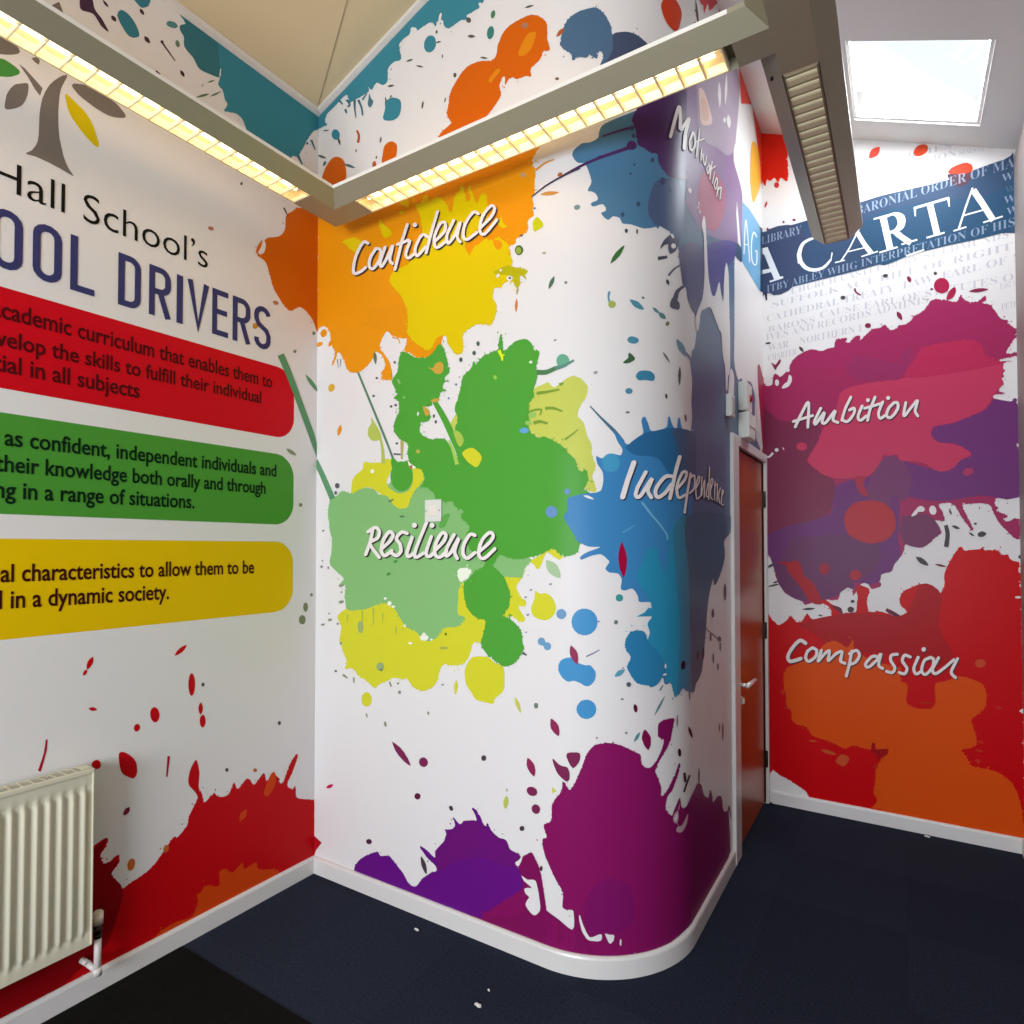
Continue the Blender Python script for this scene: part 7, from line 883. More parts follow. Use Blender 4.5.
ECE4E0 12.2 0 340 2844 -2 -3 -4 -2 -6 2 -5 3 -2 5 2 3 5 2 6 -2 4 -4
ECE4E0 12 0 389 2924 -18 -15 -14 -13 -5 -7 -4 -7 -4 -15 -1 -14 1 -7 4 -6 5 -6 7 -5 8 -5 9 -2 8 1 8 3 16 11 7 7 7 7 5 7 3 7 2 8 2 9 0 8 -1 7 -2 8 -6 7 -8 5 -23 7 -1 -13 15 -4 4 -2 2 -1 2 -10 -1 -7 -3 -14 -3 -6 -4 -6 -13 -13 -7 -5 -11 -6 -4 0 -5 3 -3 6 -1 9 2 12 5 12 4 6 7 7 24 20
ECE4E0 12.2 0 405 2916 -1 -4 -5 -1 -5 2 -5 3 -2 5 2 3 5 1 5 -1 5 -4
ECE4E0 12.2 0 404 2915 -2 -3 -5 -2 -5 2 -5 3 -2 5 2 3 5 1 5 -1 5 -4
ECE4E0 12 0 444 2914 -22 -40 -6 -11 -3 -9 -1 -7 0 -8 2 -7 4 -6 10 -6 10 0 6 4 8 7 16 17 19 25 17 27 -15 8 -15 -49 -2 -10 1 -8 4 -7 5 -6 9 -8 13 6 -12 11 -1 3 -1 4 1 8 15 46 1 7 -19 6 -17 -29 -6 -7 -21 -25 -8 -8 -10 -8 2 -1 3 -2 -1 5 0 5 1 6 3 8 11 22 16 28
ECE4E0 12.2 0 461 2907 -1 -3 -5 -2 -5 2 -5 3 -2 5 2 3 5 1 5 -1 5 -3
ECE4E0 12.2 0 506 2821 -2 -4 -4 -1 -6 1 -4 4 -2 4 2 4 4 1 6 -2 4 -3
ECE4E0 12 0 576 2980 -34 -70 -21 -65 -18 -48 17 -7 18 48 21 64 33 69
ECE4E0 12.2 0 593 2973 -2 -3 -4 -2 -5 2 -5 3 -1 5 1 3 5 1 5 -1 4 -4
ECE4E0 12.2 0 520 2791 -2 -3 -4 -1 -5 1 -5 3 -1 5 1 3 5 1 5 -1 4 -3
ECE4E0 12 0 529 2895 66 2 -6 14 -58 -1 -8 -1
ECE4E0 12.2 0 534 2900 -1 -3 -5 -2 -5 2 -4 3 -2 5 2 3 4 1 5 -1 5 -4
ECE4E0 12.2 0 600 2902 -1 -4 -5 -1 -5 1 -4 4 -2 4 2 3 4 2 5 -2 4 -3
ECE4E0 12 0 591 2901 -18 -33 -4 -9 -2 -9 0 -7 2 -7 4 -6 6 -5 6 -5 8 -2 8 0 8 2 23 10 -12 13 -16 -7 -11 -4 -2 0 -2 1 -3 4 -2 3 0 5 2 6 8 18 13 24
ECE4E0 12.2 0 607 2895 -1 -4 -4 -1 -6 2 -4 3 -1 4 1 4 4 1 6 -2 4 -3
ECE4E0 12.2 0 634 2835 -1 -4 -4 -1 -5 1 -5 4 -1 4 1 3 5 2 5 -2 4 -3
ECE4E0 12 0 746 2988 -30 -70 -33 -93 16 -7 33 93 29 69
ECE4E0 12.2 0 762 2982 -2 -4 -4 -1 -5 2 -4 3 -1 4 1 3 4 1 5 -1 4 -3
ECE4E0 12.2 0 699 2819 -1 -3 -4 -1 -5 1 -4 4 -2 4 2 3 4 1 5 -1 4 -3
ECE4E0 12 0 707 2891 -15 13 -9 5 -10 4 -11 0 -8 -5 -8 -8 -8 -10 -7 -10 -6 -10 -4 -8 -1 -9 0 -9 2 -8 4 -9 6 -7 11 -5 10 2 9 5 10 6 22 16 -13 11 -31 -21 -11 -5 3 -1 -4 7 -1 6 0 7 1 6 3 8 12 19 7 9 8 6 5 4 2 0 3 -2 20 -16
ECE4E0 12.2 0 710 2884 -1 -3 -4 -1 -5 1 -4 4 -2 4 2 3 4 1 5 -1 4 -4
ECE4E0 12.2 0 696 2848 -2 -4 -4 -1 -5 1 -4 4 -1 4 1 3 4 1 5 -1 4 -3
ECE4E0 12 0 745 2854 26 12 21 12 7 6 4 7 2 7 0 8 0 7 -2 6 -3 6 -5 6 -7 3 -7 3 -8 0 -7 -1 -6 -4 -6 -6 -13 -16 -5 -10 -5 -10 -3 -9 -1 -10 0 -10 2 -11 3 -9 5 -9 10 -8 12 -1 11 2 12 4 27 12 -10 12 -38 -15 -12 -2 -2 5 -2 8 -2 8 0 9 1 8 2 8 10 19 12 15 5 5 4 2 6 1 4 -2 2 -6 0 -12 -1 -5 -3 -5 -6 -5 -19 -11 -26 -12
ECE4E0 12.2 0 747 2858 -1 -4 -4 -1 -5 1 -4 4 -1 4 1 3 4 1 5 -1 4 -3
ECE4E0 12.2 0 812 2845 -1 -3 -4 -1 -5 1 -4 3 -1 4 1 3 4 2 5 -2 4 -3
ECE4E0 12 0 834 2927 -26 -34 -6 -10 -4 -9 -3 -9 0 -9 1 -8 2 -8 4 -8 9 -6 9 0 7 4 14 11 12 13 6 8 20 36 -11 3 -2 3 -14 -43 -1 -10 1 -8 3 -7 4 -6 9 -11 12 4 -11 15 -2 4 -1 5 2 8 2 11 11 31 -2 10 -14 0 -15 -26 -10 -17 -19 -18 -11 -7 4 -2 -3 8 0 7 0 8 2 7 3 7 14 20 18 23
ECE4E0 12.2 0 849 2920 -1 -3 -4 -2 -5 2 -4 3 -1 4 1 3 4 1 5 -1 4 -3
ECE4E0 12.2 0 882 2819 -2 -3 -4 -2 -4 2 -4 3 -2 4 2 3 4 1 4 -1 4 -3
ECE4E0 12 0 970 2916 -11 10 -6 4 -9 3 -8 0 -8 -4 -8 -6 -16 -15 -7 -8 -6 -8 -4 -8 -3 -9 -2 -18 0 -8 1 -7 1 -7 4 -6 4 -5 6 -4 8 -3 7 -1 9 1 9 3 32 12 -9 13 -32 -13 -8 -3 -6 0 -3 0 -3 2 -3 5 -2 9 0 7 2 16 3 8 3 7 5 7 14 16 8 6 12 8 3 0 2 0 13 -12
ECE4E0 12.2 0 973 2910 -1 -3 -4 -1 -4 1 -4 4 -1 3 1 4 4 1 4 -1 4 -4
ECE4E0 12.2 0 965 2837 -1 -4 -4 -1 -4 1 -4 4 -1 3 1 4 4 1 4 -1 4 -4
ECE4E0 12 0 982 2847 45 25 8 6 10 10 6 11 1 5 1 5 -2 6 -3 6 -5 5 -6 5 -8 3 -7 -1 -7 -3 -7 -4 -16 -12 -7 -7 -6 -7 -4 -9 -4 -9 -5 -19 -1 -9 0 -8 2 -8 3 -7 5 -7 7 -6 9 -3 10 0 9 5 12 7 39 30 -11 11 -28 -22 -22 -15 -7 -3 -4 0 -4 2 -2 4 -3 9 -1 6 1 8 2 9 7 17 4 8 5 6 6 7 15 11 11 6 2 0 3 -2 3 -4 0 -2 -1 -7 -2 -4 -7 -9 -12 -10 -9 -5 -35 -20
ECE4E0 12.2 0 984 2851 -1 -3 -4 -2 -4 2 -4 3 -1 4 1 3 4 1 4 -1 4 -3
ECE4E0 12.2 0 1062 2861 -1 -3 -4 -2 -4 2 -3 3 -2 4 2 3 3 1 4 -1 4 -4
ECE4E0 12 0 641 2958 -3 -5 -6 -2 -9 2 -6 6 -3 7 3 5 6 2 9 -3 6 -5
"""),
('C', 'white script word Independence wrapping round the rounded corner, on the blue splash', """3A2E34 10 0 1602 1867 -25 -65 -19 -64 20 -5 20 63 25 64
3A2E34 10.2 0 1624 1864 -3 -6 -5 -4 -7 0 -5 3 -2 6 2 6 5 4 7 0 5 -3
3A2E34 10.2 0 1578 1735 -2 -6 -5 -3 -6 0 -6 3 -1 6 2 6 5 4 6 0 5 -4
3A2E34 10 0 1653 1834 -30 -51 -5 -9 -5 -14 -3 -12 0 -5 1 -5 3 -4 4 -4 6 -2 8 1 7 3 6 5 8 9 31 42 11 15 -15 6 -13 -25 -4 -11 -3 -9 1 -8 3 -7 13 -17 16 9 -12 15 -2 4 0 3 1 6 5 10 14 26 -17 9 -6 -7 -37 -52 -7 -8 -6 -4 2 0 0 8 6 17 10 19 25 40
3A2E34 10.2 0 1670 1831 -2 -5 -4 -3 -6 0 -4 3 -2 4 2 4 4 4 6 0 4 -3
3A2E34 10.2 0 1694 1737 -2 -5 -4 -3 -6 0 -5 3 -2 4 2 5 5 3 6 0 4 -2
3A2E34 10 0 1829 1903 -20 -41 -12 -28 -12 -34 -19 -62 24 -2 21 63 13 34 13 27 23 41
3A2E34 10.2 0 1861 1904 -3 -5 -9 -4 -10 -1 -7 2 -3 4 3 5 8 4 9 1 9 -2
3A2E34 10.2 0 1790 1737 -3 -4 -6 -3 -7 -1 -6 3 -2 4 2 5 6 3 7 0 7 -2
3A2E34 10 0 1803 1830 -35 -1 -13 -2 -11 -5 -10 -6 -9 -9 -18 -19 -6 -10 -5 -8 -2 -8 -1 -8 1 -7 3 -6 4 -5 8 -5 9 0 8 2 8 3 16 9 8 5 14 12 24 24 -21 8 -27 -29 -12 -8 -12 -7 -8 -4 -2 6 -1 4 0 5 2 5 10 14 7 9 9 9 16 12 5 2 8 2 31 0
3A2E34 10.2 0 1816 1823 -3 -5 -7 -3 -8 -1 -6 3 -3 4 3 5 6 3 8 1 7 -2
3A2E34 10.2 0 1798 1791 -2 -5 -7 -4 -7 0 -6 2 -3 5 3 5 6 3 7 1 7 -3
3A2E34 10 0 1826 1770 58 35 12 8 9 7 7 7 5 7 3 6 1 6 -2 4 -9 4 -12 1 -13 0 -13 -3 -11 -4 -9 -5 -8 -7 -8 -9 -8 -10 -7 -11 -5 -10 -4 -10 -1 -9 0 -9 1 -9 3 -8 4 -7 7 -6 14 -2 13 2 44 14 -15 10 -28 -10 -14 -4 1 0 -5 7 -2 7 -2 8 0 8 2 8 3 8 6 10 7 10 8 10 8 8 7 6 5 3 9 2 0 -5 -6 -10 -10 -11 -61 -40
3A2E34 10.2 0 1829 1774 -2 -3 -6 -3 -6 0 -5 2 -2 3 2 4 5 2 7 1 5 -2
3A2E34 10.2 0 1905 1758 -3 -4 -8 -2 -9 -1 -7 2 -3 3 3 4 7 3 9 0 8 -1
3A2E34 10 0 1934 1846 -18 -35 -20 -43 -28 -81 26 0 20 51 14 30 45 80
3A2E34 10.2 0 1973 1848 -4 -3 -10 -3 -12 -1 -9 1 -4 3 4 3 10 3 11 1 10 -1
3A2E34 10.2 0 1894 1688 -2 -4 -7 -2 -8 0 -6 2 -2 3 2 3 6 2 8 0 7 -1
3A2E34 10 0 1967 1829 32 12 -7 0 3 -4 2 -7 1 -10 -1 -10 -2 -9 -4 -7 -7 -5 -10 -5 -45 -15 19 -5 34 11 15 5 13 7 10 7 5 9 3 10 1 10 -1 10 -3 8 -4 6 -16 3 -20 -3 -13 -4 -25 -10
3A2E34 10.2 0 1972 1832 -3 -2 -7 -2 -9 -1 -7 1 -3 2 3 2 7 3 9 1 7 -1
3A2E34 10.2 0 1953 1768 -3 -3 -7 -2 -9 -1 -7 2 -2 2 2 2 7 2 9 1 7 -1
3A2E34 10 0 2045 1796 35 22 8 7 6 5 2 6 0 5 -2 5 -3 4 -9 3 -20 -3 -8 -5 -17 -15 -9 -10 -7 -9 -4 -9 -2 -9 0 -11 2 -10 3 -9 4 -8 7 -6 17 -2 18 4 13 4 28 12 -19 3 -27 -12 -13 -4 3 0 -4 4 -4 7 -3 9 -2 10 0 10 2 9 4 8 7 10 17 17 12 9 -12 -1 3 -3 1 -5 0 -4 -1 -4 -5 -5 -17 -13 -24 -15
3A2E34 10.2 0 2046 1797 -2 -2 -6 -1 -7 -1 -5 1 -2 2 2 2 6 1 6 1 6 -1
3A2E34 10.2 0 2110 1769 -3 -2 -6 -1 -7 -1 -6 1 -2 2 2 2 6 1 7 1 6 -1
3A2E34 10 0 2113 1849 -12 -46 -4 -18 -2 -14 5 -8 24 8 43 64 -5 3 -8 -4 -1 -12 -2 -17 -9 -43 23 1 8 44 3 17 0 13 -12 7 -18 -9 -11 -15 -33 -49 12 -2 3 4 2 13 16 65
3A2E34 10.2 0 2134 1851 -2 -2 -5 -1 -7 -1 -5 1 -2 1 2 2 5 2 7 0 5 0
3A2E34 10.2 0 2164 1763 -2 -2 -5 -1 -7 -1 -5 1 -2 2 2 2 5 1 7 1 5 -1
3A2E34 10 0 2235 1904 -19 -144 23 1 19 145
3A2E34 10.2 0 2258 1906 -2 -2 -6 -1 -7 -1 -6 0 -2 2 2 2 6 2 7 0 6 0
3A2E34 10.2 0 2239 1761 -3 -2 -5 -1 -7 0 -6 0 -2 2 2 2 6 1 7 1 5 -1
3A2E34 10 0 2209 1832 -19 -29 -12 -22 -2 -7 4 -4 11 -2 13 0 20 3 -3 5 -22 -3 -3 3 2 6 5 10 26 40
3A2E34 10.2 0 2229 1833 -2 -2 -11 -2 -6 1 -1 1 2 2 11 2 5 -1
3A2E34 10.2 0 2232 1775 -2 -2 -5 -1 -6 -1 -5 1 -2 1 2 2 5 1 6 1 5 -1
3A2E34 10 0 2275 1808 30 30 7 7 3 6 -2 4 -6 3 -10 2 -16 0 -13 -4 -7 -6 -3 -8 -4 -12 -3 -15 -2 -14 -1 -13 1 -9 4 -6 7 -5 9 -2 19 -3 16 5 -19 2 -7 2 -5 4 -3 5 -1 9 0 13 3 14 6 26 4 8 4 4 -1 0 7 -3 1 -3 -2 -5 -15 -15 -21 -21
3A2E34 10.2 0 2276 1809 -2 -2 -6 -1 -11 0 -2 1 2 2 11 2 6 -1
3A2E34 10.2 0 2307 1766 -2 -2 -6 -1 -6 -1 -5 1 -2 1 2 2 12 2 5 -1
3A2E34 10 0 2329 1849 -11 -86 22 1 11 87
3A2E34 10.2 0 2350 1851 -2 -2 -5 -2 -7 0 -5 0 -2 2 2 2 6 1 6 1 5 -1
3A2E34 10.2 0 2340 1764 -2 -1 -6 -2 -6 0 -6 1 -2 1 2 2 6 1 6 0 6 0
3A2E34 10 0 2348 1827 27 13 -7 0 3 -2 1 -9 -1 -14 -8 -56 22 1 9 57 1 14 -2 9 -7 5 -22 -1 -12 -4 -22 -11
3A2E34 10.2 0 2350 1829 -2 -1 -6 -2 -12 0 -2 2 3 1 5 2 12 0
3A2E34 10.2 0 2385 1760 -2 -2 -13 -2 -5 1 -2 2 2 1 5 2 7 0 6 0
3A2E34 10 0 2428 1829 -27 -25 -6 -8 -3 -6 1 -7 3 -7 5 -7 13 -15 23 2 -19 22 -3 7 0 6 3 6 6 7 27 26
3A2E34 10.2 0 2451 1830 -2 -2 -6 -1 -7 -1 -6 1 -2 1 2 2 6 2 7 0 6 0
3A2E34 10.2 0 2437 1756 -2 -2 -6 -1 -7 -1 -6 1 -2 2 2 1 6 2 7 0 6 0
3A2E34 10 0 2466 1789 23 11 17 8 5 4 0 4 -3 4 -6 4 -8 3 -22 -1 -8 -5 -5 -7 -5 -12 -9 -26 -2 -12 1 -8 4 -5 11 -3 14 0 23 1 3 6 -25 -1 -4 0 -3 4 0 8 2 11 4 13 5 14 5 10 4 8 -11 -1 8 -4 3 -3 0 -3 -3 -2 -15 -8 -23 -10
3A2E34 10.2 0 2468 1791 -3 -2 -5 -1 -8 -1 -5 1 -2 1 2 2 6 2 7 0 6 0
3A2E34 10.2 0 2509 1753 -2 -2 -6 -1 -7 -1 -6 1 -2 2 2 1 6 2 7 0 6 -1
ECE4E0 12 0 1599 1870 -24 -65 -20 -64 19 -5 19 64 25 64
ECE4E0 12.2 0 1618 1867 -1 -5 -5 -4 -6 0 -5 3 -2 5 2 6 5 3 6 0 5 -3
ECE4E0 12.2 0 1574 1739 -2 -5 -5 -4 -6 0 -4 3 -2 6 2 5 5 3 5 0 5 -3
ECE4E0 12 0 1650 1837 -30 -51 -5 -9 -5 -14 -3 -12 0 -5 2 -4 2 -4 4 -4 6 -2 7 1 6 3 7 5 7 9 30 42 12 14 -13 6 -13 -25 -4 -11 -3 -9 1 -8 3 -6 4 -6 8 -11 15 8 -12 15 -2 4 0 4 1 6 5 9 13 27 -14 7 -15 -17 -28 -41 -7 -8 -6 -4 -1 4 1 4 6 18 11 19 24 40
ECE4E0 12.2 0 1665 1834 -2 -4 -4 -3 -5 0 -3 2 -2 4 2 4 4 3 5 0 3 -2
ECE4E0 12.2 0 1689 1740 -2 -4 -4 -2 -5 -1 -4 3 -2 4 2 4 4 2 5 1 4 -3
ECE4E0 12 0 1824 1906 -20 -41 -11 -28 -31 -96 21 -2 21 63 12 34 13 27 22 41
ECE4E0 12.2 0 1851 1906 -2 -4 -7 -4 -9 0 -7 2 -2 4 3 4 6 3 9 1 7 -2
ECE4E0 12.2 0 1783 1741 -2 -5 -6 -2 -6 -1 -5 3 -2 4 2 4 5 3 7 0 5 -2
ECE4E0 12 0 1797 1832 -23 0 -12 0 -11 -2 -11 -5 -10 -7 -9 -8 -17 -19 -7 -9 -4 -9 -3 -8 0 -7 1 -7 3 -6 4 -6 7 -3 8 -1 8 2 8 3 15 9 8 5 14 12 23 24 -18 6 -27 -28 -12 -9 -12 -7 -9 -3 -1 2 -3 8 1 5 1 5 10 15 8 9 17 16 7 5 6 2 7 2 31 0
ECE4E0 12.2 0 1808 1826 -2 -4 -6 -3 -7 -1 -6 2 -2 4 2 5 6 3 7 0 6 -2
ECE4E0 12.2 0 1791 1794 -2 -5 -6 -3 -7 0 -5 2 -2 4 2 5 6 3 6 0 6 -2
ECE4E0 12 0 1819 1774 55 34 11 8 9 7 6 7 5 7 3 6 0 5 -2 4 -7 4 -11 1 -12 0 -11 -2 -11 -4 -8 -5 -8 -7 -8 -9 -14 -21 -6 -10 -3 -9 -1 -9 0 -10 1 -8 3 -9 3 -6 7 -6 13 -2 13 2 41 14 -13 9 -27 -10 -14 -4 -5 7 -2 7 -2 8 0 8 2 8 3 8 5 10 8 10 8 10 14 14 5 3 5 1 6 1 0 -5 -2 -4 -8 -11 -6 -6 -9 -6 -50 -34
ECE4E0 12.2 0 1821 1778 -2 -4 -4 -2 -6 0 -4 1 -2 3 2 4 4 2 6 0 4 -1
ECE4E0 12.2 0 1894 1761 -3 -3 -7 -3 -7 0 -7 1 -2 3 2 4 7 2 8 1 6 -2
ECE4E0 12 0 1924 1848 -17 -34 -19 -43 -26 -80 22 -1 18 51 12 30 15 29 29 50
ECE4E0 12.2 0 1957 1851 -3 -3 -8 -3 -11 -1 -8 1 -3 2 3 3 8 3 11 1 8 -1
ECE4E0 12.2 0 1884 1691 -2 -3 -6 -2 -7 0 -5 1 -2 3 2 3 5 2 7 0 6 -1
ECE4E0 12 0 1953 1832 32 12 -5 0 3 -4 3 -8 0 -9 0 -10 -3 -9 -4 -7 -7 -5 -10 -5 -12 -5 -32 -10 16 -5 48 16 13 7 10 7 5 8 3 10 0 11 -1 9 -2 9 -4 5 -15 3 -19 -3 -12 -4 -24 -9
ECE4E0 12.2 0 1957 1835 -2 -3 -7 -2 -8 0 -6 0 -2 2 2 3 6 2 8 1 7 -1
ECE4E0 12.2 0 1938 1770 -2 -2 -6 -2 -8 0 -5 1 -2 2 2 2 6 2 7 0 6 -1
ECE4E0 12 0 2030 1799 35 22 8 6 6 6 2 5 0 6 -2 4 -4 4 -8 3 -18 -3 -7 -5 -18 -15 -8 -9 -7 -10 -5 -9 -1 -8 0 -11 2 -10 3 -9 4 -8 6 -5 16 -2 17 3 13 4 28 12 -17 3 -27 -12 -13 -4 1 0 -4 3 -4 8 -3 9 -2 10 0 10 2 9 4 8 7 9 17 17 12 10 -9 -1 4 -8 0 -5 -2 -4 -5 -4 -7 -6 -34 -22
ECE4E0 12.2 0 2031 1800 -2 -2 -5 -1 -6 -1 -5 1 -2 1 2 2 5 2 6 0 6 0
ECE4E0 12.2 0 2094 1772 -2 -2 -5 -1 -7 0 -5 0 -2 2 2 2 5 1 7 0 5 0
ECE4E0 12 0 2100 1852 -12 -46 -4 -18 -2 -14 5 -8 21 8 33 50 10 14 -4 2 -7 -3 0 -12 -3 -17 -8 -43 20 1 8 44 3 16 0 13 -11 7 -17 -9 -43 -63 10 -3 2 4 2 14 4 18 12 47
ECE4E0 12.2 0 2119 1854 -2 -2 -11 -2 -4 1 -2 1 2 2 4 1 6 1 5 -1
ECE4E0 12.2 0 2148 1766 -1 -2 -5 -1 -6 0 -5 0 -2 2 2 1 5 2 6 0 5 0
ECE4E0 12 0 2221 1906 -20 -143 21 1 14 102 5 43
ECE4E0 12.2 0 2241 1909 -2 -2 -5 -2 -6 0 -5 0 -2 1 2 2 11 2 5 0
ECE4E0 12.2 0 2222 1764 -2 -1 -5 -2 -7 0 -4 1 -2 1 2 2 5 1 6 0 5 0
ECE4E0 12 0 2194 1834 -18 -28 -12 -22 -1 -7 3 -4 10 -2 12 1 20 3 -3 4 -22 -3 -1 0 -2 3 2 6 5 10 25 40
ECE4E0 12.2 0 2212 1836 -2 -2 -10 -2 -4 1 -2 1 2 2 10 1 4 0
ECE4E0 12.2 0 2216 1778 -2 -2 -10 -1 -4 0 -2 1 2 2 10 1 4 0
ECE4E0 12 0 2258 1811 30 29 6 8 3 6 -1 4 -6 3 -10 2 -15 -1 -12 -4 -6 -5 -4 -9 -7 -26 -2 -14 -1 -12 1 -10 4 -6 7 -4 9 -3 19 -3 14 4 -19 3 -6 2 -6 3 -3 6 -1 9 0 13 6 28 3 12 4 8 4 3 1 1 4 -1 3 -2 1 -3 -2 -5 -14 -15 -22 -21
ECE4E0 12.2 0 2258 1812 -1 -2 -5 -1 -10 0 -2 1 2 2 5 1 10 0
ECE4E0 12.2 0 2289 1769 -1 -2 -5 -1 -10 0 -2 2 2 1 4 1 6 1 5 -1
ECE4E0 12 0 2314 1852 -11 -86 19 1 10 76 1 10
ECE4E0 12.2 0 2333 1853 -2 -1 -11 -2 -4 0 -2 2 2 1 4 2 6 0 5 0
ECE4E0 12.2 0 2322 1768 -2 -2 -4 -1 -11 0 -2 1 2 2 5 1 6 0 4 0
ECE4E0 12 0 2330 1830 28 13 -6 0 3 -2 1 -9 0 -14 -9 -56 20 1 9 57 0 14 -1 9 -7 5 -20 -2 -12 -4 -21 -10
ECE4E0 12.2 0 2332 1832 -2 -2 -4 -1 -11 0 -2 1 2 2 5 1 6 1 4 -1
ECE4E0 12.2 0 2367 1763 -2 -1 -5 -2 -6 0 -5 1 -2 1 2 2 5 1 11 0
ECE4E0 12 0 2412 1832 -27 -25 -6 -7 -3 -7 1 -7 3 -7 18 -21 20 2 -18 21 -3 7 -1 6 3 6 6 8 27 24
ECE4E0 12.2 0 2432 1833 -2 -1 -5 -2 -6 0 -5 0 -2 2 2 1 5 1 6 1 5 -1
ECE4E0 12.2 0 2418 1759 -2 -1 -5 -2 -11 1 -2 1 2 2 11 1 5 0
ECE4E0 12 0 2447 1793 23 10 17 9 5 3 -1 4 -3 4 -5 4 -8 2 -20 -1 -8 -4 -4 -7 -5 -11 -9 -27 -2 -11 0 -8 5 -5 10 -3 13 -1 23 2 2 5 -25 -1 -4 1 -3 3 0 8 2 11 4 14 9 24 5 8 -8 -1 8 -5 2 -3 0 -3 -9 -6 -31 -14
ECE4E0 12.2 0 2449 1794 -2 -2 -5 -1 -7 0 -5 0 -2 2 2 1 5 2 12 0
ECE4E0 12.2 0 2490 1756 -2 -2 -6 -1 -6 0 -5 1 -2 1 2 1 5 2 6 0 6 0
"""),
('C', 'white script word Motivation on the purple top of the rounded corner', """5A4458 10 0 1804 3140 28 75 19 45 12 24 -19 -8 3 -12 3 -28 -4 -38 2 -7 22 4 20 16 81 86 -20 -11 -14 -4 -26 -47 -10 -19 -6 -15 -4 -13 -11 -56 39 19 10 44 9 27 8 16 36 59 7 14 -16 2 -42 -29 -19 -20 -48 -58 14 5 4 43 -4 28 -2 8 -4 6 -24 -7 -11 -13 -12 -25 -28 -71 -16 -46
5A4458 10.2 0 1804 3142 -3 -5 -5 -5 -7 -3 -6 0 -2 4 2 5 6 4 7 3 6 0
5A4458 10.2 0 1919 3152 -5 -7 -10 -8 -12 -6 -8 -2 -4 3 4 6 9 7 11 6 11 3
5A4458 10 0 2000 3267 -34 -45 -8 -13 -5 -10 -1 -8 2 -7 3 -6 5 -5 7 -2 14 3 24 14 15 12 27 26 11 13 6 10 3 9 -1 8 -3 7 -4 6 -8 9 -4 2 -5 0 -8 -2 -9 -4 -22 -20 9 4 3 0 2 -2 8 -8 4 -5 3 -7 0 -7 -2 -7 -5 -8 -9 -11 -10 -11 -18 -15 9 5 -5 1 -4 4 -3 6 -2 7 1 6 4 9 7 11 35 45
5A4458 10.2 0 2033 3284 -4 -5 -8 -7 -10 -6 -8 -2 -3 1 3 4 8 7 10 6 9 3
5A4458 10.2 0 2033 3284 -4 -5 -8 -7 -10 -6 -8 -2 -3 1 3 4 8 7 10 6 9 3
5A4458 10 0 2106 3338 -53 -147 28 14 54 149
5A4458 10.2 0 2135 3354 -3 -4 -7 -6 -9 -4 -7 -3 -3 1 3 4 7 5 9 5 7 3
5A4458 10.2 0 2081 3205 -3 -3 -7 -6 -9 -4 -6 -2 -3 0 3 4 7 5 8 5 7 2
5A4458 10 0 2048 3245 142 95 -9 1 -18 -11 -123 -83
5A4458 10.2 0 2055 3252 -2 -3 -6 -4 -7 -4 -6 -2 -2 1 2 3 6 4 7 4 6 2
5A4458 10.2 0 2198 3348 -3 -4 -6 -4 -7 -5 -6 -2 -3 1 3 3 6 5 7 4 7 2
5A4458 10 0 2138 3269 -14 -58 21 11 15 59
5A4458 10.2 0 2160 3281 -2 -3 -13 -8 -5 -2 -2 1 2 3 6 4 6 4 6 2
5A4458 10.2 0 2145 3222 -2 -3 -5 -4 -7 -3 -5 -2 -2 1 2 3 5 3 7 4 5 2
5A4458 10 0 2155 3257 14 -21 6 -8 6 -5 12 1 22 15 7 11 7 13 16 33 -23 -11 -15 -33 -7 -13 -6 -9 9 4 0 2 -6 5 -6 8 -14 21
5A4458 10.2 0 2177 3269 -2 -3 -13 -8 -5 -1 -2 0 2 3 6 4 6 4 6 2
5A4458 10.2 0 2245 3297 -2 -3 -6 -4 -7 -4 -6 -2 -2 1 2 3 6 4 7 4 6 2
5A4458 10 0 2275 3278 -25 -21 -19 -18 -6 -7 -1 -6 2 -5 3 -5 5 -2 6 -1 23 11 9 9 29 47 -17 -9 -2 -14 -4 -23 24 12 5 23 1 9 0 6 -16 -3 -14 -12 -22 -35 -10 -15 14 7 -4 1 -4 3 -3 4 -1 4 0 4 4 5 7 7 35 30
5A4458 10.2 0 2296 3287 -2 -3 -13 -8 -6 -2 -2 0 2 3 6 5 7 3 6 2
5A4458 10.2 0 2302 3246 -2 -3 -6 -4 -7 -4 -6 -2 -2 1 2 3 13 8 6 2
5A4458 10 0 2316 3310 -45 -105 23 11 46 106
5A4458 10.2 0 2340 3323 -2 -3 -6 -5 -8 -4 -6 -2 -2 1 2 3 7 4 7 4 6 3
5A4458 10.2 0 2294 3217 -2 -3 -6 -4 -7 -4 -6 -2 -2 1 2 3 6 4 7 4 6 2
5A4458 10 0 2280 3248 116 79 -12 -1 -116 -80
5A4458 10.2 0 2284 3252 -2 -2 -11 -7 -5 -2 -2 1 2 2 5 4 6 3 6 2
5A4458 10.2 0 2401 3332 -2 -2 -6 -4 -7 -4 -5 -2 -2 1 2 3 13 7 5 2
5A4458 10 0 2360 3283 -40 -72 21 10 37 63 4 9
5A4458 10.2 0 2382 3294 -2 -3 -5 -4 -7 -3 -6 -2 -2 0 3 3 12 7 5 2
5A4458 10.2 0 2341 3221 -2 -2 -5 -4 -12 -5 -2 1 2 2 12 7 5 2
5A4458 10 0 2396 3277 -23 -27 -16 -21 -3 -7 0 -6 4 -4 5 -2 7 -2 9 1 20 10 9 9 8 9 14 22 5 10 3 7 0 5 -4 3 -4 2 -13 2 -22 -12 13 -3 4 -1 2 -3 1 -4 -8 -16 -6 -11 -7 -10 -9 -12 9 5 -4 0 -6 1 -4 2 -4 4 0 4 3 7 7 9 31 39
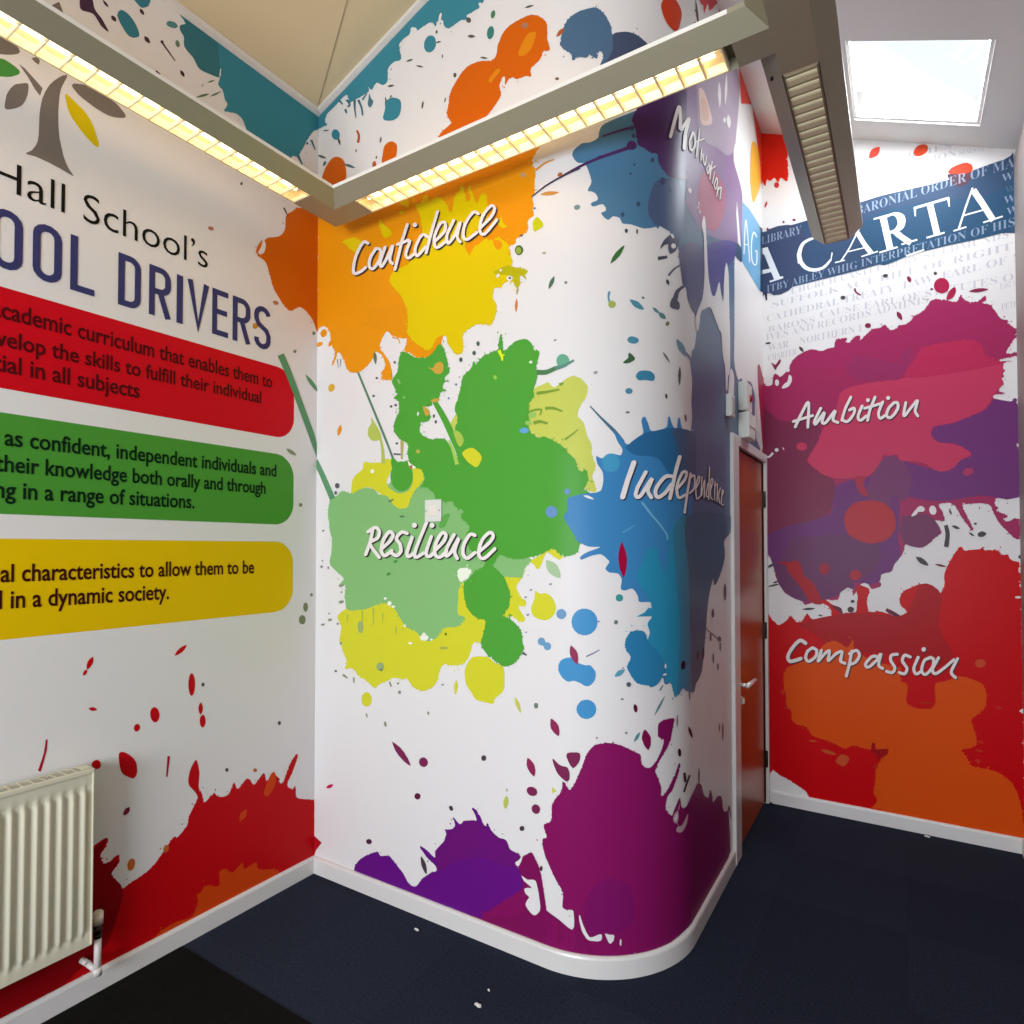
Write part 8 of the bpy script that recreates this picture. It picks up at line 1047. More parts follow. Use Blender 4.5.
5A4458 10.2 0 2418 3288 -3 -3 -5 -4 -7 -3 -6 -2 -2 0 2 3 6 4 13 5
5A4458 10.2 0 2418 3288 -3 -3 -5 -4 -7 -3 -6 -2 -2 0 2 3 6 4 13 5
5A4458 10 0 2430 3250 -37 -64 22 10 38 64
5A4458 10.2 0 2453 3261 -2 -3 -6 -4 -7 -3 -6 -2 -2 1 2 2 6 4 13 6
5A4458 10.2 0 2415 3197 -2 -3 -6 -4 -7 -3 -5 -2 -2 1 2 3 12 7 6 2
5A4458 10 0 2450 3244 37 29 -5 -1 1 -6 -3 -11 -20 -50 23 11 21 51 3 11 -1 7 -13 -2 -20 -11 -41 -32
5A4458 10.2 0 2452 3248 -2 -3 -6 -4 -7 -3 -5 -2 -2 0 2 3 13 8 5 1
5A4458 10.2 0 2483 3216 -2 -2 -13 -8 -6 -2 -2 1 2 3 13 7 6 2
ECE4E0 12 0 1797 3141 28 74 18 45 12 23 -16 -6 3 -12 3 -28 -3 -38 1 -7 19 3 18 15 37 41 40 42 -16 -9 -12 -4 -25 -46 -16 -33 -4 -13 -10 -56 33 16 9 43 8 27 8 16 36 58 7 14 -15 2 -38 -27 -17 -19 -48 -57 12 4 -1 4 4 30 0 9 -3 28 -2 8 -3 6 -21 -5 -11 -13 -12 -24 -21 -56 -21 -60
ECE4E0 12.2 0 1797 3142 -2 -4 -5 -4 -6 -3 -5 0 -1 3 1 5 5 4 6 3 5 -1
ECE4E0 12.2 0 1907 3149 -4 -6 -8 -7 -10 -5 -8 -1 -2 2 3 5 7 7 10 5 9 2
ECE4E0 12 0 1990 3264 -34 -45 -8 -12 -4 -10 -1 -8 1 -7 4 -6 4 -5 7 -2 13 3 22 13 15 11 13 13 13 13 10 12 7 11 3 9 -1 8 -3 6 -4 6 -8 9 -4 2 -5 0 -7 -2 -9 -3 -20 -18 9 3 4 1 5 -5 8 -11 3 -6 1 -7 -2 -7 -5 -8 -9 -11 -11 -11 -18 -16 7 4 -5 1 -5 4 -3 6 -1 6 0 7 4 9 8 11 34 45
ECE4E0 12.2 0 2019 3279 -3 -4 -8 -6 -8 -5 -8 -3 -2 1 2 4 8 6 9 5 7 3
ECE4E0 12.2 0 2019 3279 -3 -4 -8 -6 -8 -5 -8 -3 -2 1 2 4 8 6 9 5 7 3
ECE4E0 12 0 2095 3335 -53 -147 25 13 53 148
ECE4E0 12.2 0 2120 3349 -2 -3 -6 -5 -8 -5 -6 -2 -3 1 3 3 6 5 8 5 6 2
ECE4E0 12.2 0 2067 3201 -3 -3 -6 -5 -7 -4 -6 -2 -3 1 3 3 6 5 7 4 6 2
ECE4E0 12 0 2035 3242 141 94 -8 1 -17 -11 -123 -82
ECE4E0 12.2 0 2041 3248 -2 -2 -11 -8 -5 -1 -2 0 2 3 5 4 11 5
ECE4E0 12.2 0 2183 3343 -2 -3 -12 -8 -6 -2 -2 1 2 3 13 8 5 2
ECE4E0 12 0 2126 3266 -14 -58 19 10 15 59
ECE4E0 12.2 0 2145 3277 -1 -3 -5 -4 -11 -4 -2 0 2 3 5 3 6 4 5 1
ECE4E0 12.2 0 2131 3218 -2 -2 -10 -7 -5 -2 -2 1 2 2 5 4 10 5
ECE4E0 12 0 2143 3254 14 -21 6 -7 6 -6 11 1 20 14 8 11 6 13 16 33 -20 -10 -16 -33 -6 -13 -6 -9 7 3 0 2 -6 5 -7 8 -13 21
ECE4E0 12.2 0 2162 3265 -1 -3 -11 -6 -5 -2 -2 0 2 3 5 4 6 3 5 2
ECE4E0 12.2 0 2230 3292 -2 -2 -11 -7 -5 -2 -2 1 2 2 11 7 5 2
ECE4E0 12 0 2262 3274 -35 -30 -9 -8 -5 -7 -1 -6 1 -5 3 -4 5 -3 6 -1 21 10 9 9 7 11 22 35 -5 -1 -10 -6 -1 -14 -4 -23 21 11 4 23 1 9 0 6 -14 -3 -13 -11 -21 -35 -10 -15 11 6 -4 1 -4 2 -3 4 -2 5 1 4 4 5 7 7 34 29
ECE4E0 12.2 0 2281 3282 -2 -2 -12 -8 -5 -1 -2 0 2 3 5 4 12 5
ECE4E0 12.2 0 2287 3242 -2 -3 -12 -7 -5 -2 -2 1 2 3 11 7 6 1
ECE4E0 12 0 2303 3307 -45 -105 21 10 40 93 5 13
ECE4E0 12.2 0 2324 3318 -2 -3 -5 -3 -7 -4 -5 -2 -2 1 2 3 12 7 5 2
ECE4E0 12.2 0 2279 3213 -2 -3 -12 -7 -5 -1 -2 0 2 3 5 3 7 4 5 1
ECE4E0 12 0 2265 3244 115 79 -10 -1 -15 -10 -100 -69
ECE4E0 12.2 0 2269 3248 -2 -2 -4 -3 -6 -3 -5 -2 -1 1 2 2 4 3 6 3 5 2
ECE4E0 12.2 0 2385 3328 -2 -3 -5 -3 -6 -4 -5 -1 -2 0 2 3 5 3 6 4 5 1
ECE4E0 12 0 2347 3280 -41 -72 19 9 36 63 5 9
ECE4E0 12.2 0 2366 3289 -2 -2 -10 -7 -5 -1 -2 0 2 3 5 3 6 3 4 2
ECE4E0 12.2 0 2325 3217 -1 -2 -5 -3 -11 -5 -2 1 2 2 11 6 5 2
ECE4E0 12 0 2382 3274 -23 -27 -15 -21 -4 -7 1 -6 3 -4 5 -2 7 -1 8 0 19 10 9 8 7 9 14 21 5 10 3 8 0 5 -3 3 -5 2 -12 2 -19 -12 11 -2 5 -2 2 -2 1 -4 -3 -7 -11 -20 -7 -11 -10 -11 8 4 -4 0 -6 1 -5 2 -3 4 0 4 3 7 7 9 31 38
ECE4E0 12.2 0 2401 3283 -2 -2 -11 -7 -5 -2 -2 1 2 3 5 3 11 5
ECE4E0 12.2 0 2401 3283 -2 -2 -11 -7 -5 -2 -2 1 2 3 5 3 11 5
ECE4E0 12 0 2416 3247 -37 -63 20 8 33 56 4 8
ECE4E0 12.2 0 2436 3257 -2 -3 -5 -3 -11 -5 -2 0 2 3 5 3 6 4 5 1
ECE4E0 12.2 0 2399 3193 -2 -3 -5 -3 -12 -5 -1 1 2 3 11 6 5 1
ECE4E0 12 0 2433 3240 37 29 -2 0 0 -6 -3 -11 -20 -50 21 10 20 50 4 12 -1 6 -12 -2 -19 -10 -40 -32
ECE4E0 12.2 0 2436 3243 -2 -2 -6 -4 -11 -4 -2 0 2 3 5 3 12 5
ECE4E0 12.2 0 2466 3212 -2 -2 -12 -7 -5 -1 -2 0 2 3 12 6 5 2
"""),
('F', 'white script word Ambition on the crimson splash of the far wall', """3A2E34 10 0 -528 2274 54 113 12 22 -8 4 1 -22 -2 -60 -5 -60 18 -3 4 60 2 76 -1 13 -11 12 -11 -6 -7 -11 -36 -71 -26 -57
3A2E34 10.2 0 -527 2278 -2 -6 -5 -3 -5 1 -4 4 -2 6 2 5 4 3 6 -1 4 -4
3A2E34 10.2 0 -458 2269 -2 -5 -4 -4 -6 1 -4 4 -2 6 2 5 4 3 6 -1 4 -3
3A2E34 10 0 -543 2303 105 24 -5 19 -105 -24
3A2E34 10.2 0 -537 2312 -2 -6 -4 -3 -5 1 -5 4 -1 6 1 5 5 3 5 0 5 -4
3A2E34 10.2 0 -432 2336 -2 -6 -4 -3 -5 1 -4 4 -2 6 2 5 4 3 5 -1 4 -4
3A2E34 10 0 -404 2380 -23 -46 -9 -24 -3 -16 0 -8 5 -8 10 -4 7 4 7 8 36 53 -10 8 -13 -42 -1 -10 2 -8 3 -7 7 -5 7 -1 7 2 8 4 8 9 39 53 -11 8 -12 -39 0 -12 4 -10 6 -6 20 -10 6 17 -13 6 -7 5 4 14 9 32 -13 13 -8 -6 -37 -51 -7 -7 -5 -4 1 7 13 44 -13 14 -8 -7 -40 -57 5 -2 1 -2 0 8 5 14 29 59
3A2E34 10.2 0 -388 2374 -1 -6 -5 -2 -5 0 -4 4 -1 6 1 5 4 3 6 -1 4 -4
3A2E34 10.2 0 -299 2280 -1 -5 -5 -3 -5 1 -4 4 -1 5 1 5 4 3 6 0 4 -4
3A2E34 10 0 -246 2426 -31 -69 -11 -36 -6 -27 16 -6 9 38 7 23 30 67
3A2E34 10.2 0 -231 2420 -1 -5 -4 -3 -5 1 -4 4 -2 5 2 5 4 3 5 0 4 -4
3A2E34 10.2 0 -278 2290 -1 -5 -4 -3 -5 0 -4 4 -2 6 2 5 4 3 5 0 4 -4
3A2E34 10 0 -288 2287 11 -9 7 -4 7 -2 9 1 7 4 7 7 12 16 5 8 7 14 2 8 2 15 -1 7 -4 8 -8 4 -7 -1 -18 -8 7 -17 19 8 -3 1 -2 2 0 -7 -2 -11 -5 -12 -11 -14 -5 -7 -9 -8 -4 1 -15 12
3A2E34 10.2 0 -276 2294 -2 -5 -4 -3 -5 0 -4 4 -1 6 1 5 4 3 5 -1 4 -3
3A2E34 10.2 0 -238 2346 -2 -6 -4 -3 -5 1 -4 4 -2 5 2 6 4 3 5 -1 4 -4
3A2E34 10 0 -189 2367 -12 -27 -8 -22 -2 -10 -1 -9 2 -8 2 -7 4 -6 6 -4 7 -3 7 2 6 4 21 18 -10 15 -20 -17 -6 -3 -1 2 -1 7 0 5 1 6 8 21 11 27
3A2E34 10.2 0 -174 2362 -2 -6 -4 -2 -5 0 -3 4 -2 6 2 5 4 2 4 0 4 -4
3A2E34 10.2 0 -154 2302 -2 -5 -4 -3 -5 0 -4 4 -1 6 2 5 4 3 4 -1 4 -4
3A2E34 10 0 -125 2410 -26 -68 -6 -24 -7 -38 16 -6 7 38 5 22 25 67
3A2E34 10.2 0 -110 2404 -2 -5 -4 -2 -4 0 -4 4 -2 5 2 6 4 2 5 0 3 -4
3A2E34 10.2 0 -148 2276 -2 -5 -4 -3 -5 0 -4 4 -1 6 1 5 4 3 5 -1 4 -3
3A2E34 10 0 -168 2338 81 17 -5 19 -81 -17
3A2E34 10.2 0 -163 2347 -1 -5 -4 -3 -5 0 -4 4 -1 6 1 5 4 3 5 -1 4 -4
3A2E34 10.2 0 -82 2364 -1 -6 -4 -2 -5 0 -4 4 -1 5 1 5 4 3 5 0 4 -4
3A2E34 10 0 -88 2378 -11 -28 -8 -24 -2 -10 -1 -9 1 -8 1 -8 2 -7 4 -6 7 -5 7 0 7 3 19 14 -10 16 -12 -10 -8 -5 1 -1 -2 5 -1 10 2 14 8 22 10 28
3A2E34 10.2 0 -73 2372 -2 -4 -3 -3 -5 0 -4 4 -1 5 1 6 4 2 5 0 4 -4
3A2E34 10.2 0 -59 2297 -2 -5 -4 -3 -4 1 -4 4 -2 5 2 5 4 3 5 -1 3 -3
3A2E34 10 0 -30 2370 -19 -17 -10 -12 -6 -16 -4 -17 -1 -8 0 -8 3 -7 4 -6 5 -5 6 -3 8 0 7 2 6 5 6 8 13 18 6 9 3 9 3 8 1 8 0 7 -3 13 -3 6 -5 6 -6 2 -14 -1 2 -19 12 1 0 1 2 -9 -1 -9 -1 -6 -8 -14 -6 -9 -12 -14 -3 -4 -2 0 -2 0 -4 3 -2 3 1 8 3 14 6 13 7 9 18 16
3A2E34 10.2 0 -18 2362 -1 -5 -4 -3 -5 1 -4 3 -1 6 1 5 4 2 5 0 4 -4
3A2E34 10.2 0 -21 2361 -2 -5 -3 -3 -5 0 -4 4 -1 5 1 6 4 2 5 0 3 -4
3A2E34 10 0 22 2358 -10 -55 -1 -13 2 -12 13 -4 6 7 25 35 19 25 9 11 -6 2 -2 4 -11 -42 -1 -10 1 -10 2 -7 11 -19 12 9 -9 16 -2 9 1 7 11 43 -4 13 -11 0 -12 -13 -25 -33 -13 -19 -9 -12 7 -3 1 1 4 26 7 39
3A2E34 10.2 0 37 2355 -1 -5 -4 -3 -5 1 -3 3 -2 6 2 5 3 2 5 0 4 -4
3A2E34 10.2 0 92 2274 -2 -5 -3 -3 -5 1 -3 3 -2 6 2 4 3 3 5 0 4 -4
3A2E34 10 0 -142 2391 -2 -7 -6 -4 -7 1 -5 5 -2 8 2 8 6 4 7 -1 5 -6
3A2E34 10 0 -43 2391 -2 -7 -6 -4 -7 1 -5 5 -2 8 2 7 6 4 7 -1 5 -5
ECE4E0 12 0 -533 2280 53 113 13 22 -7 4 2 -23 -3 -59 -4 -60 15 -3 5 60 2 76 -1 12 -10 11 -11 -5 -7 -11 -36 -71 -26 -58
ECE4E0 12.2 0 -533 2283 -1 -5 -4 -2 -5 0 -4 4 -1 5 1 5 4 2 5 0 4 -4
ECE4E0 12.2 0 -464 2274 -1 -4 -4 -3 -5 0 -4 4 -1 5 1 5 4 2 5 0 4 -3
ECE4E0 12 0 -548 2310 105 24 -4 16 -105 -23
ECE4E0 12.2 0 -542 2317 -2 -4 -4 -3 -5 0 -4 4 -1 5 2 5 4 3 4 -1 4 -3
ECE4E0 12.2 0 -437 2341 -2 -5 -4 -2 -4 0 -4 4 -1 5 1 5 4 2 5 0 3 -4
ECE4E0 12 0 -407 2385 -23 -47 -10 -22 -3 -17 1 -7 4 -8 9 -4 7 4 7 8 37 53 -10 7 -12 -42 -2 -10 2 -8 4 -6 6 -5 7 -1 7 2 7 5 8 8 39 53 -9 8 -12 -40 -1 -11 5 -10 6 -6 19 -10 6 15 -14 6 -7 6 3 15 10 32 -12 12 -8 -7 -37 -51 -6 -7 -7 -3 0 2 0 5 13 45 -11 13 -8 -7 -40 -57 5 -3 0 7 5 15 28 58
ECE4E0 12.2 0 -393 2379 -1 -5 -4 -2 -5 0 -4 4 -1 5 2 5 3 2 5 0 4 -4
ECE4E0 12.2 0 -304 2286 -1 -5 -4 -3 -5 1 -3 3 -2 5 2 5 4 3 4 -1 4 -3
ECE4E0 12 0 -249 2431 -27 -57 -8 -24 -7 -24 -6 -27 14 -6 9 39 7 23 10 24 21 43
ECE4E0 12.2 0 -236 2426 -1 -5 -4 -3 -4 1 -4 3 -1 5 1 5 4 3 4 -1 4 -4
ECE4E0 12.2 0 -283 2296 -1 -5 -4 -3 -4 1 -4 3 -1 5 1 5 4 2 4 0 4 -4
ECE4E0 12 0 -292 2293 11 -9 7 -4 7 -2 8 1 7 4 7 7 6 7 11 17 7 14 4 15 0 8 -1 6 -4 8 -7 4 -7 -1 -18 -8 6 -16 13 6 7 2 -4 2 0 -7 -1 -6 -3 -11 -9 -13 -11 -15 -5 -5 -4 -2 -2 -1 -7 4 -11 9
ECE4E0 12.2 0 -281 2299 -2 -4 -3 -3 -5 0 -3 4 -2 5 2 5 3 2 5 0 4 -4
ECE4E0 12.2 0 -244 2351 -1 -5 -3 -2 -5 0 -3 4 -2 5 2 4 3 3 5 -1 3 -3
ECE4E0 12 0 -193 2372 -16 -38 -3 -12 -2 -9 -1 -9 1 -7 3 -7 4 -6 5 -4 7 -2 7 1 6 4 20 18 -9 14 -14 -13 -10 -7 -2 -1 -2 3 -1 7 0 5 2 7 3 10 15 38
ECE4E0 12.2 0 -179 2367 -1 -5 -4 -2 -4 0 -4 4 -1 5 1 4 4 3 4 -1 4 -3
ECE4E0 12.2 0 -159 2307 -2 -5 -3 -2 -4 0 -4 4 -1 5 1 4 4 3 4 -1 4 -3
ECE4E0 12 0 -128 2415 -26 -68 -8 -36 -5 -27 14 -4 7 38 5 22 26 67
ECE4E0 12.2 0 -115 2410 -1 -5 -4 -2 -4 0 -3 4 -2 5 2 4 3 3 4 -1 4 -3
ECE4E0 12.2 0 -153 2281 -2 -4 -3 -3 -5 1 -3 3 -1 5 1 4 4 3 4 0 3 -4
ECE4E0 12 0 -173 2345 81 17 -3 16 -81 -17
ECE4E0 12.2 0 -168 2352 -1 -4 -3 -3 -5 1 -3 3 -2 5 2 4 3 3 5 -1 3 -3
ECE4E0 12.2 0 -86 2369 -2 -5 -3 -2 -5 0 -3 4 -1 4 1 5 4 3 4 -1 3 -3
ECE4E0 12 0 -91 2383 -11 -28 -8 -24 -2 -10 -1 -9 2 -16 2 -6 4 -6 6 -5 7 0 6 3 19 14 -8 14 -13 -10 -8 -5 0 -1 -2 6 -1 10 2 15 8 22 11 28
ECE4E0 12.2 0 -78 2378 -1 -5 -4 -2 -4 0 -3 4 -2 5 2 4 3 2 5 0 3 -3
ECE4E0 12.2 0 -64 2302 -1 -4 -4 -3 -4 1 -3 3 -2 5 2 4 3 3 4 -1 4 -3
ECE4E0 12 0 -34 2374 -12 -11 -11 -11 -5 -7 -3 -7 -6 -16 -3 -17 1 -7 2 -7 4 -6 5 -5 7 -3 7 0 6 2 6 5 14 16 6 10 9 17 2 8 1 15 -2 13 -3 6 -5 5 -6 2 -14 -1 2 -16 13 0 1 -9 0 -4 -2 -11 -8 -15 -11 -17 -6 -6 -4 -3 -2 -1 -4 1 -2 2 -3 4 1 9 4 14 5 12 8 10 17 16
ECE4E0 12.2 0 -23 2367 -1 -5 -3 -2 -5 0 -3 4 -1 5 1 4 4 3 4 -1 3 -3
ECE4E0 12.2 0 -26 2366 -1 -5 -4 -2 -4 0 -3 4 -1 5 1 4 3 2 5 0 3 -3
ECE4E0 12 0 19 2363 -10 -55 -1 -13 2 -12 12 -3 6 6 25 36 19 25 9 11 -5 2 -2 3 -11 -42 -1 -10 1 -9 3 -8 3 -7 7 -11 10 8 -9 16 -2 9 1 7 11 44 -3 11 -11 1 -5 -6 -6 -8 -25 -33 -13 -19 -10 -12 7 -3 4 28 7 40
ECE4E0 12.2 0 32 2360 -1 -4 -3 -3 -4 1 -4 3 -1 5 1 4 4 3 4 -1 3 -3
ECE4E0 12.2 0 87 2279 -1 -5 -3 -2 -4 0 -3 4 -2 4 2 5 3 2 4 0 3 -3
ECE4E0 12 0 -147 2397 -2 -7 -5 -4 -6 1 -5 5 -2 7 2 7 5 4 6 -1 5 -5
ECE4E0 12 0 -48 2396 -2 -6 -5 -4 -6 1 -5 5 -2 7 2 7 5 3 6 -1 5 -4
"""),
('F', 'white script word Compassion on the red and orange splash of the far wall', """3A2E34 10 0 -484 990 -13 10 -8 4 -10 3 -11 -3 -9 -6 -17 -18 -28 -40 -15 -29 -5 -19 0 -8 1 -9 3 -8 4 -7 8 -5 9 -3 10 2 24 9 27 12 -6 22 -38 -17 -14 -4 -3 2 -2 5 0 14 6 15 9 17 18 27 15 17 6 7 6 3 7 -4 14 -9
3A2E34 10.2 0 -480 981 -2 -7 -5 -5 -7 -1 -5 4 -2 7 2 7 6 5 6 0 5 -4
3A2E34 10.2 0 -506 887 -3 -7 -5 -4 -6 -1 -6 4 -2 6 2 7 6 5 6 1 6 -4
3A2E34 10 0 -456 965 -19 -13 -7 -6 -5 -6 -7 -16 -5 -17 -1 -9 0 -7 2 -7 2 -7 4 -5 6 -5 7 -3 7 0 8 4 15 11 14 15 5 7 4 8 2 8 2 16 0 7 -1 7 -3 6 -5 5 -15 7 -8 -19 9 -4 5 -3 0 -13 -2 -11 -2 -4 -9 -11 -13 -11 -8 -5 -2 1 -4 4 -2 6 1 9 4 14 5 11 7 7 18 13
3A2E34 10.2 0 -442 958 -2 -6 -5 -4 -5 0 -4 3 -2 5 2 6 4 4 6 1 4 -4
3A2E34 10.2 0 -441 956 -2 -6 -4 -4 -6 0 -4 3 -2 6 2 6 5 4 5 0 4 -3
3A2E34 10 0 -415 947 -19 -62 3 -14 15 3 36 50 14 13 -2 1 -4 4 -9 -50 6 -13 13 3 36 42 12 9 10 5 -3 3 -8 -39 0 -11 4 -8 5 -5 18 -7 7 19 -12 3 -5 4 8 44 -2 11 -8 6 -8 -1 -7 -3 -14 -10 -15 -12 -28 -34 6 -1 3 -4 9 45 0 10 -7 8 -9 0 -6 -4 -11 -9 -12 -14 -29 -41 9 -1 3 -4 18 59
3A2E34 10.2 0 -398 946 -1 -6 -5 -4 -5 -1 -4 3 -2 6 2 6 4 4 6 0 4 -3
3A2E34 10.2 0 -276 881 -2 -5 -4 -4 -5 -1 -4 3 -2 6 2 6 4 3 5 1 4 -3
3A2E34 10 0 -257 956 -13 -76 -16 -70 16 -4 17 72 12 76
3A2E34 10.2 0 -241 955 -1 -5 -4 -4 -6 -1 -4 3 -1 6 1 6 4 3 6 1 4 -3
3A2E34 10.2 0 -270 809 -2 -6 -4 -4 -5 0 -4 3 -2 5 2 6 4 4 5 0 5 -3
3A2E34 10 0 -257 930 17 13 6 4 7 4 5 -5 3 -8 0 -4 -1 -4 -5 -12 -3 -7 -8 -11 -9 -6 -23 -10 6 -18 23 10 7 5 7 6 6 7 9 16 6 16 2 9 -1 8 -2 7 -3 7 -4 6 -6 5 -7 2 -9 -2 -7 -4 -24 -18
3A2E34 10.2 0 -253 939 -1 -6 -4 -4 -6 0 -4 3 -1 5 1 6 5 4 5 0 4 -3
3A2E34 10.2 0 -257 875 -1 -5 -5 -4 -5 -1 -4 3 -2 6 2 6 4 3 6 1 4 -3
3A2E34 10 0 -112 943 -16 2 -7 1 -9 -2 -8 -3 -8 -7 -7 -8 -14 -20 -5 -9 -3 -8 -1 -9 2 -8 4 -6 6 -4 7 -1 8 1 7 5 14 14 20 25 5 8 16 31 -12 3 -9 -36 -2 -13 -1 -11 3 -10 4 -6 6 -4 10 -6 9 17 -13 8 -3 4 3 18 9 37 0 10 -15 1 -18 -33 -5 -7 -11 -15 -14 -14 -8 -8 -3 0 -2 4 2 5 9 16 13 15 4 4 4 2 5 1 21 -3
3A2E34 10.2 0 -106 934 -1 -6 -4 -3 -5 -1 -4 3 -2 6 2 5 4 4 5 0 4 -3
3A2E34 10.2 0 -89 871 -2 -5 -4 -4 -5 0 -4 2 -1 6 1 5 4 4 5 1 4 -3
3A2E34 10 0 -27 966 -20 -4 -6 -2 -7 -5 -4 -6 -3 -14 1 -21 3 -7 15 -24 1 -6 -2 -9 -6 -7 -4 0 -18 5 -5 -18 19 -6 7 0 7 2 5 4 8 13 5 15 0 8 -2 8 -4 8 -12 18 -2 8 0 9 1 6 2 2 22 4
3A2E34 10.2 0 -18 957 -2 -5 -4 -4 -5 0 -4 3 -1 5 2 6 3 3 5 1 4 -3
3A2E34 10.2 0 -72 858 -1 -6 -4 -3 -5 -1 -4 3 -1 5 1 6 4 4 5 0 4 -3
3A2E34 10 0 37 956 -19 8 -6 1 -8 -2 -6 -6 -3 -7 -5 -15 0 -17 2 -8 17 -25 1 -7 -2 -9 -4 -8 -8 1 -12 3 -5 -18 13 -4 12 -1 7 3 9 11 5 14 1 17 -3 8 -17 25 -1 4 0 9 5 13 21 -8
3A2E34 10.2 0 42 948 -2 -6 -4 -3 -5 -1 -3 3 -2 5 2 6 4 4 4 0 4 -3
3A2E34 10.2 0 -10 857 -2 -6 -4 -3 -5 -1 -4 3 -1 5 1 6 4 3 5 1 4 -3
3A2E34 10 0 64 952 -16 -42 -4 -12 -2 -10 0 -10 1 -8 2 -8 3 -6 4 -5 6 -3 8 1 6 3 18 17 -9 14 -12 -11 -7 -6 -3 5 -2 10 0 6 2 7 7 23 12 29
3A2E34 10.2 0 78 950 -1 -6 -4 -3 -5 -1 -4 3 -1 5 1 6 4 3 5 1 4 -3
3A2E34 10.2 0 93 877 -2 -6 -3 -3 -5 -1 -4 3 -1 5 1 5 4 4 5 1 4 -3
3A2E34 10 0 125 962 -20 -11 -7 -6 -6 -7 -4 -9 -6 -21 -4 -21 0 -9 1 -8 3 -8 4 -6 6 -4 6 -3 8 2 7 5 7 7 6 9 12 19 4 9 3 8 3 18 0 15 -1 7 -3 6 -5 4 -5 2 -8 1 -5 -18 11 -2 1 0 0 -3 0 -12 -1 -7 -4 -12 -8 -16 -11 -16 -5 -5 -2 -2 -2 0 -5 5 -1 4 -1 4 1 14 5 19 5 14 4 4 4 4 19 10
3A2E34 10.2 0 135 955 -1 -5 -4 -4 -5 0 -3 2 -2 6 2 5 4 3 4 1 4 -3
3A2E34 10.2 0 131 953 -2 -5 -3 -4 -5 0 -4 2 -1 6 2 5 3 4 5 0 4 -3
3A2E34 10 0 156 959 -20 -45 -5 -13 -3 -11 -1 -9 1 -8 4 -7 4 -4 6 -3 7 0 7 3 13 11 28 29 37 42 -9 13 -37 -42 -14 -15 -19 -18 -5 -4 -4 -1 -2 2 -2 5 1 4 2 8 10 24 14 31
3A2E34 10.2 0 170 956 -2 -6 -4 -3 -4 -1 -4 3 -1 5 1 6 4 3 5 1 3 -3
3A2E34 10.2 0 237 951 -2 -5 -3 -4 -5 0 -3 2 -2 6 2 5 3 3 5 1 3 -3
3A2E34 10 0 240 962 -21 -50 -5 -14 -3 -13 1 -11 3 -9 5 -6 11 -10 10 14 -13 14 -2 3 0 5 2 8 4 13 21 49
3A2E34 10.2 0 253 959 -1 -5 -4 -4 -4 0 -4 2 -1 5 1 6 4 3 4 1 4 -3
3A2E34 10.2 0 243 857 -1 -6 -4 -3 -4 -1 -4 3 -1 5 1 5 4 4 4 0 4 -2
3A2E34 10 0 108 996 -2 -9 -6 -6 -8 0 -6 4 -2 8 2 9 7 6 7 0 6 -4
ECE4E0 12 0 -489 994 -21 14 -9 2 -11 -2 -9 -6 -17 -18 -28 -40 -14 -29 -5 -18 -1 -9 4 -16 5 -6 7 -6 8 -2 11 2 23 8 27 13 -5 20 -39 -17 -9 -4 -7 0 -4 7 -1 9 2 6 5 15 15 25 13 19 15 18 6 6 7 4 8 -4 13 -10
ECE4E0 12.2 0 -485 985 -2 -6 -5 -4 -6 -1 -4 4 -2 6 2 6 5 4 5 0 5 -3
ECE4E0 12.2 0 -512 892 -2 -7 -5 -4 -6 0 -4 3 -2 6 2 6 5 4 6 1 4 -3
ECE4E0 12 0 -460 969 -13 -9 -12 -10 -5 -6 -4 -8 -6 -16 -4 -17 0 -8 2 -7 3 -6 4 -5 5 -5 6 -2 8 0 7 3 15 11 14 15 5 7 4 8 2 8 2 15 -1 14 -4 6 -4 4 -14 7 -8 -16 12 -6 2 -2 1 -14 -3 -11 -6 -9 -5 -6 -6 -6 -12 -9 -4 -2 -4 3 -2 3 -2 6 1 10 3 14 6 11 7 8 18 12
ECE4E0 12.2 0 -448 962 -1 -5 -4 -3 -5 -1 -4 3 -2 5 2 5 4 4 5 0 4 -3
ECE4E0 12.2 0 -446 961 -2 -5 -4 -4 -5 0 -4 2 -1 5 1 6 4 3 5 0 4 -2
ECE4E0 12 0 -418 952 -19 -63 3 -13 13 3 30 43 11 12 10 9 -2 0 -3 3 -9 -50 5 -12 12 3 30 36 18 15 11 6 -2 2 -9 -40 0 -10 4 -8 6 -5 17 -6 6 16 -11 4 -6 4 8 45 -2 10 -8 5 -7 -1 -7 -3 -21 -14 -35 -42 4 -1 3 -2 8 44 0 10 -6 8 -8 -1 -6 -3 -10 -9 -13 -15 -28 -40 7 -1 3 -4 18 60
ECE4E0 12.2 0 -403 950 -1 -5 -4 -4 -5 0 -4 3 -1 5 1 5 4 3 5 1 4 -3
ECE4E0 12.2 0 -281 886 -2 -6 -3 -3 -5 -1 -4 3 -1 5 1 5 4 4 5 0 4 -3
ECE4E0 12 0 -261 960 -12 -76 -17 -70 15 -3 17 71 12 76
ECE4E0 12.2 0 -246 960 -1 -6 -4 -3 -5 0 -3 2 -2 5 2 5 4 4 4 0 4 -3
ECE4E0 12.2 0 -275 813 -1 -5 -4 -4 -5 0 -3 3 -2 4 2 6 3 3 5 1 4 -3
ECE4E0 12 0 -261 935 23 18 7 3 3 -2 2 -3 2 -5 2 -7 -1 -5 -5 -12 -8 -13 -3 -5 -4 -4 -6 -3 -22 -10 4 -16 24 11 7 4 6 6 6 7 9 15 6 17 2 8 -1 8 -2 7 -3 7 -4 6 -5 4 -8 3 -7 -2 -8 -4 -24 -19
ECE4E0 12.2 0 -258 943 -1 -5 -4 -4 -5 0 -3 3 -2 5 2 5 4 3 4 0 4 -2
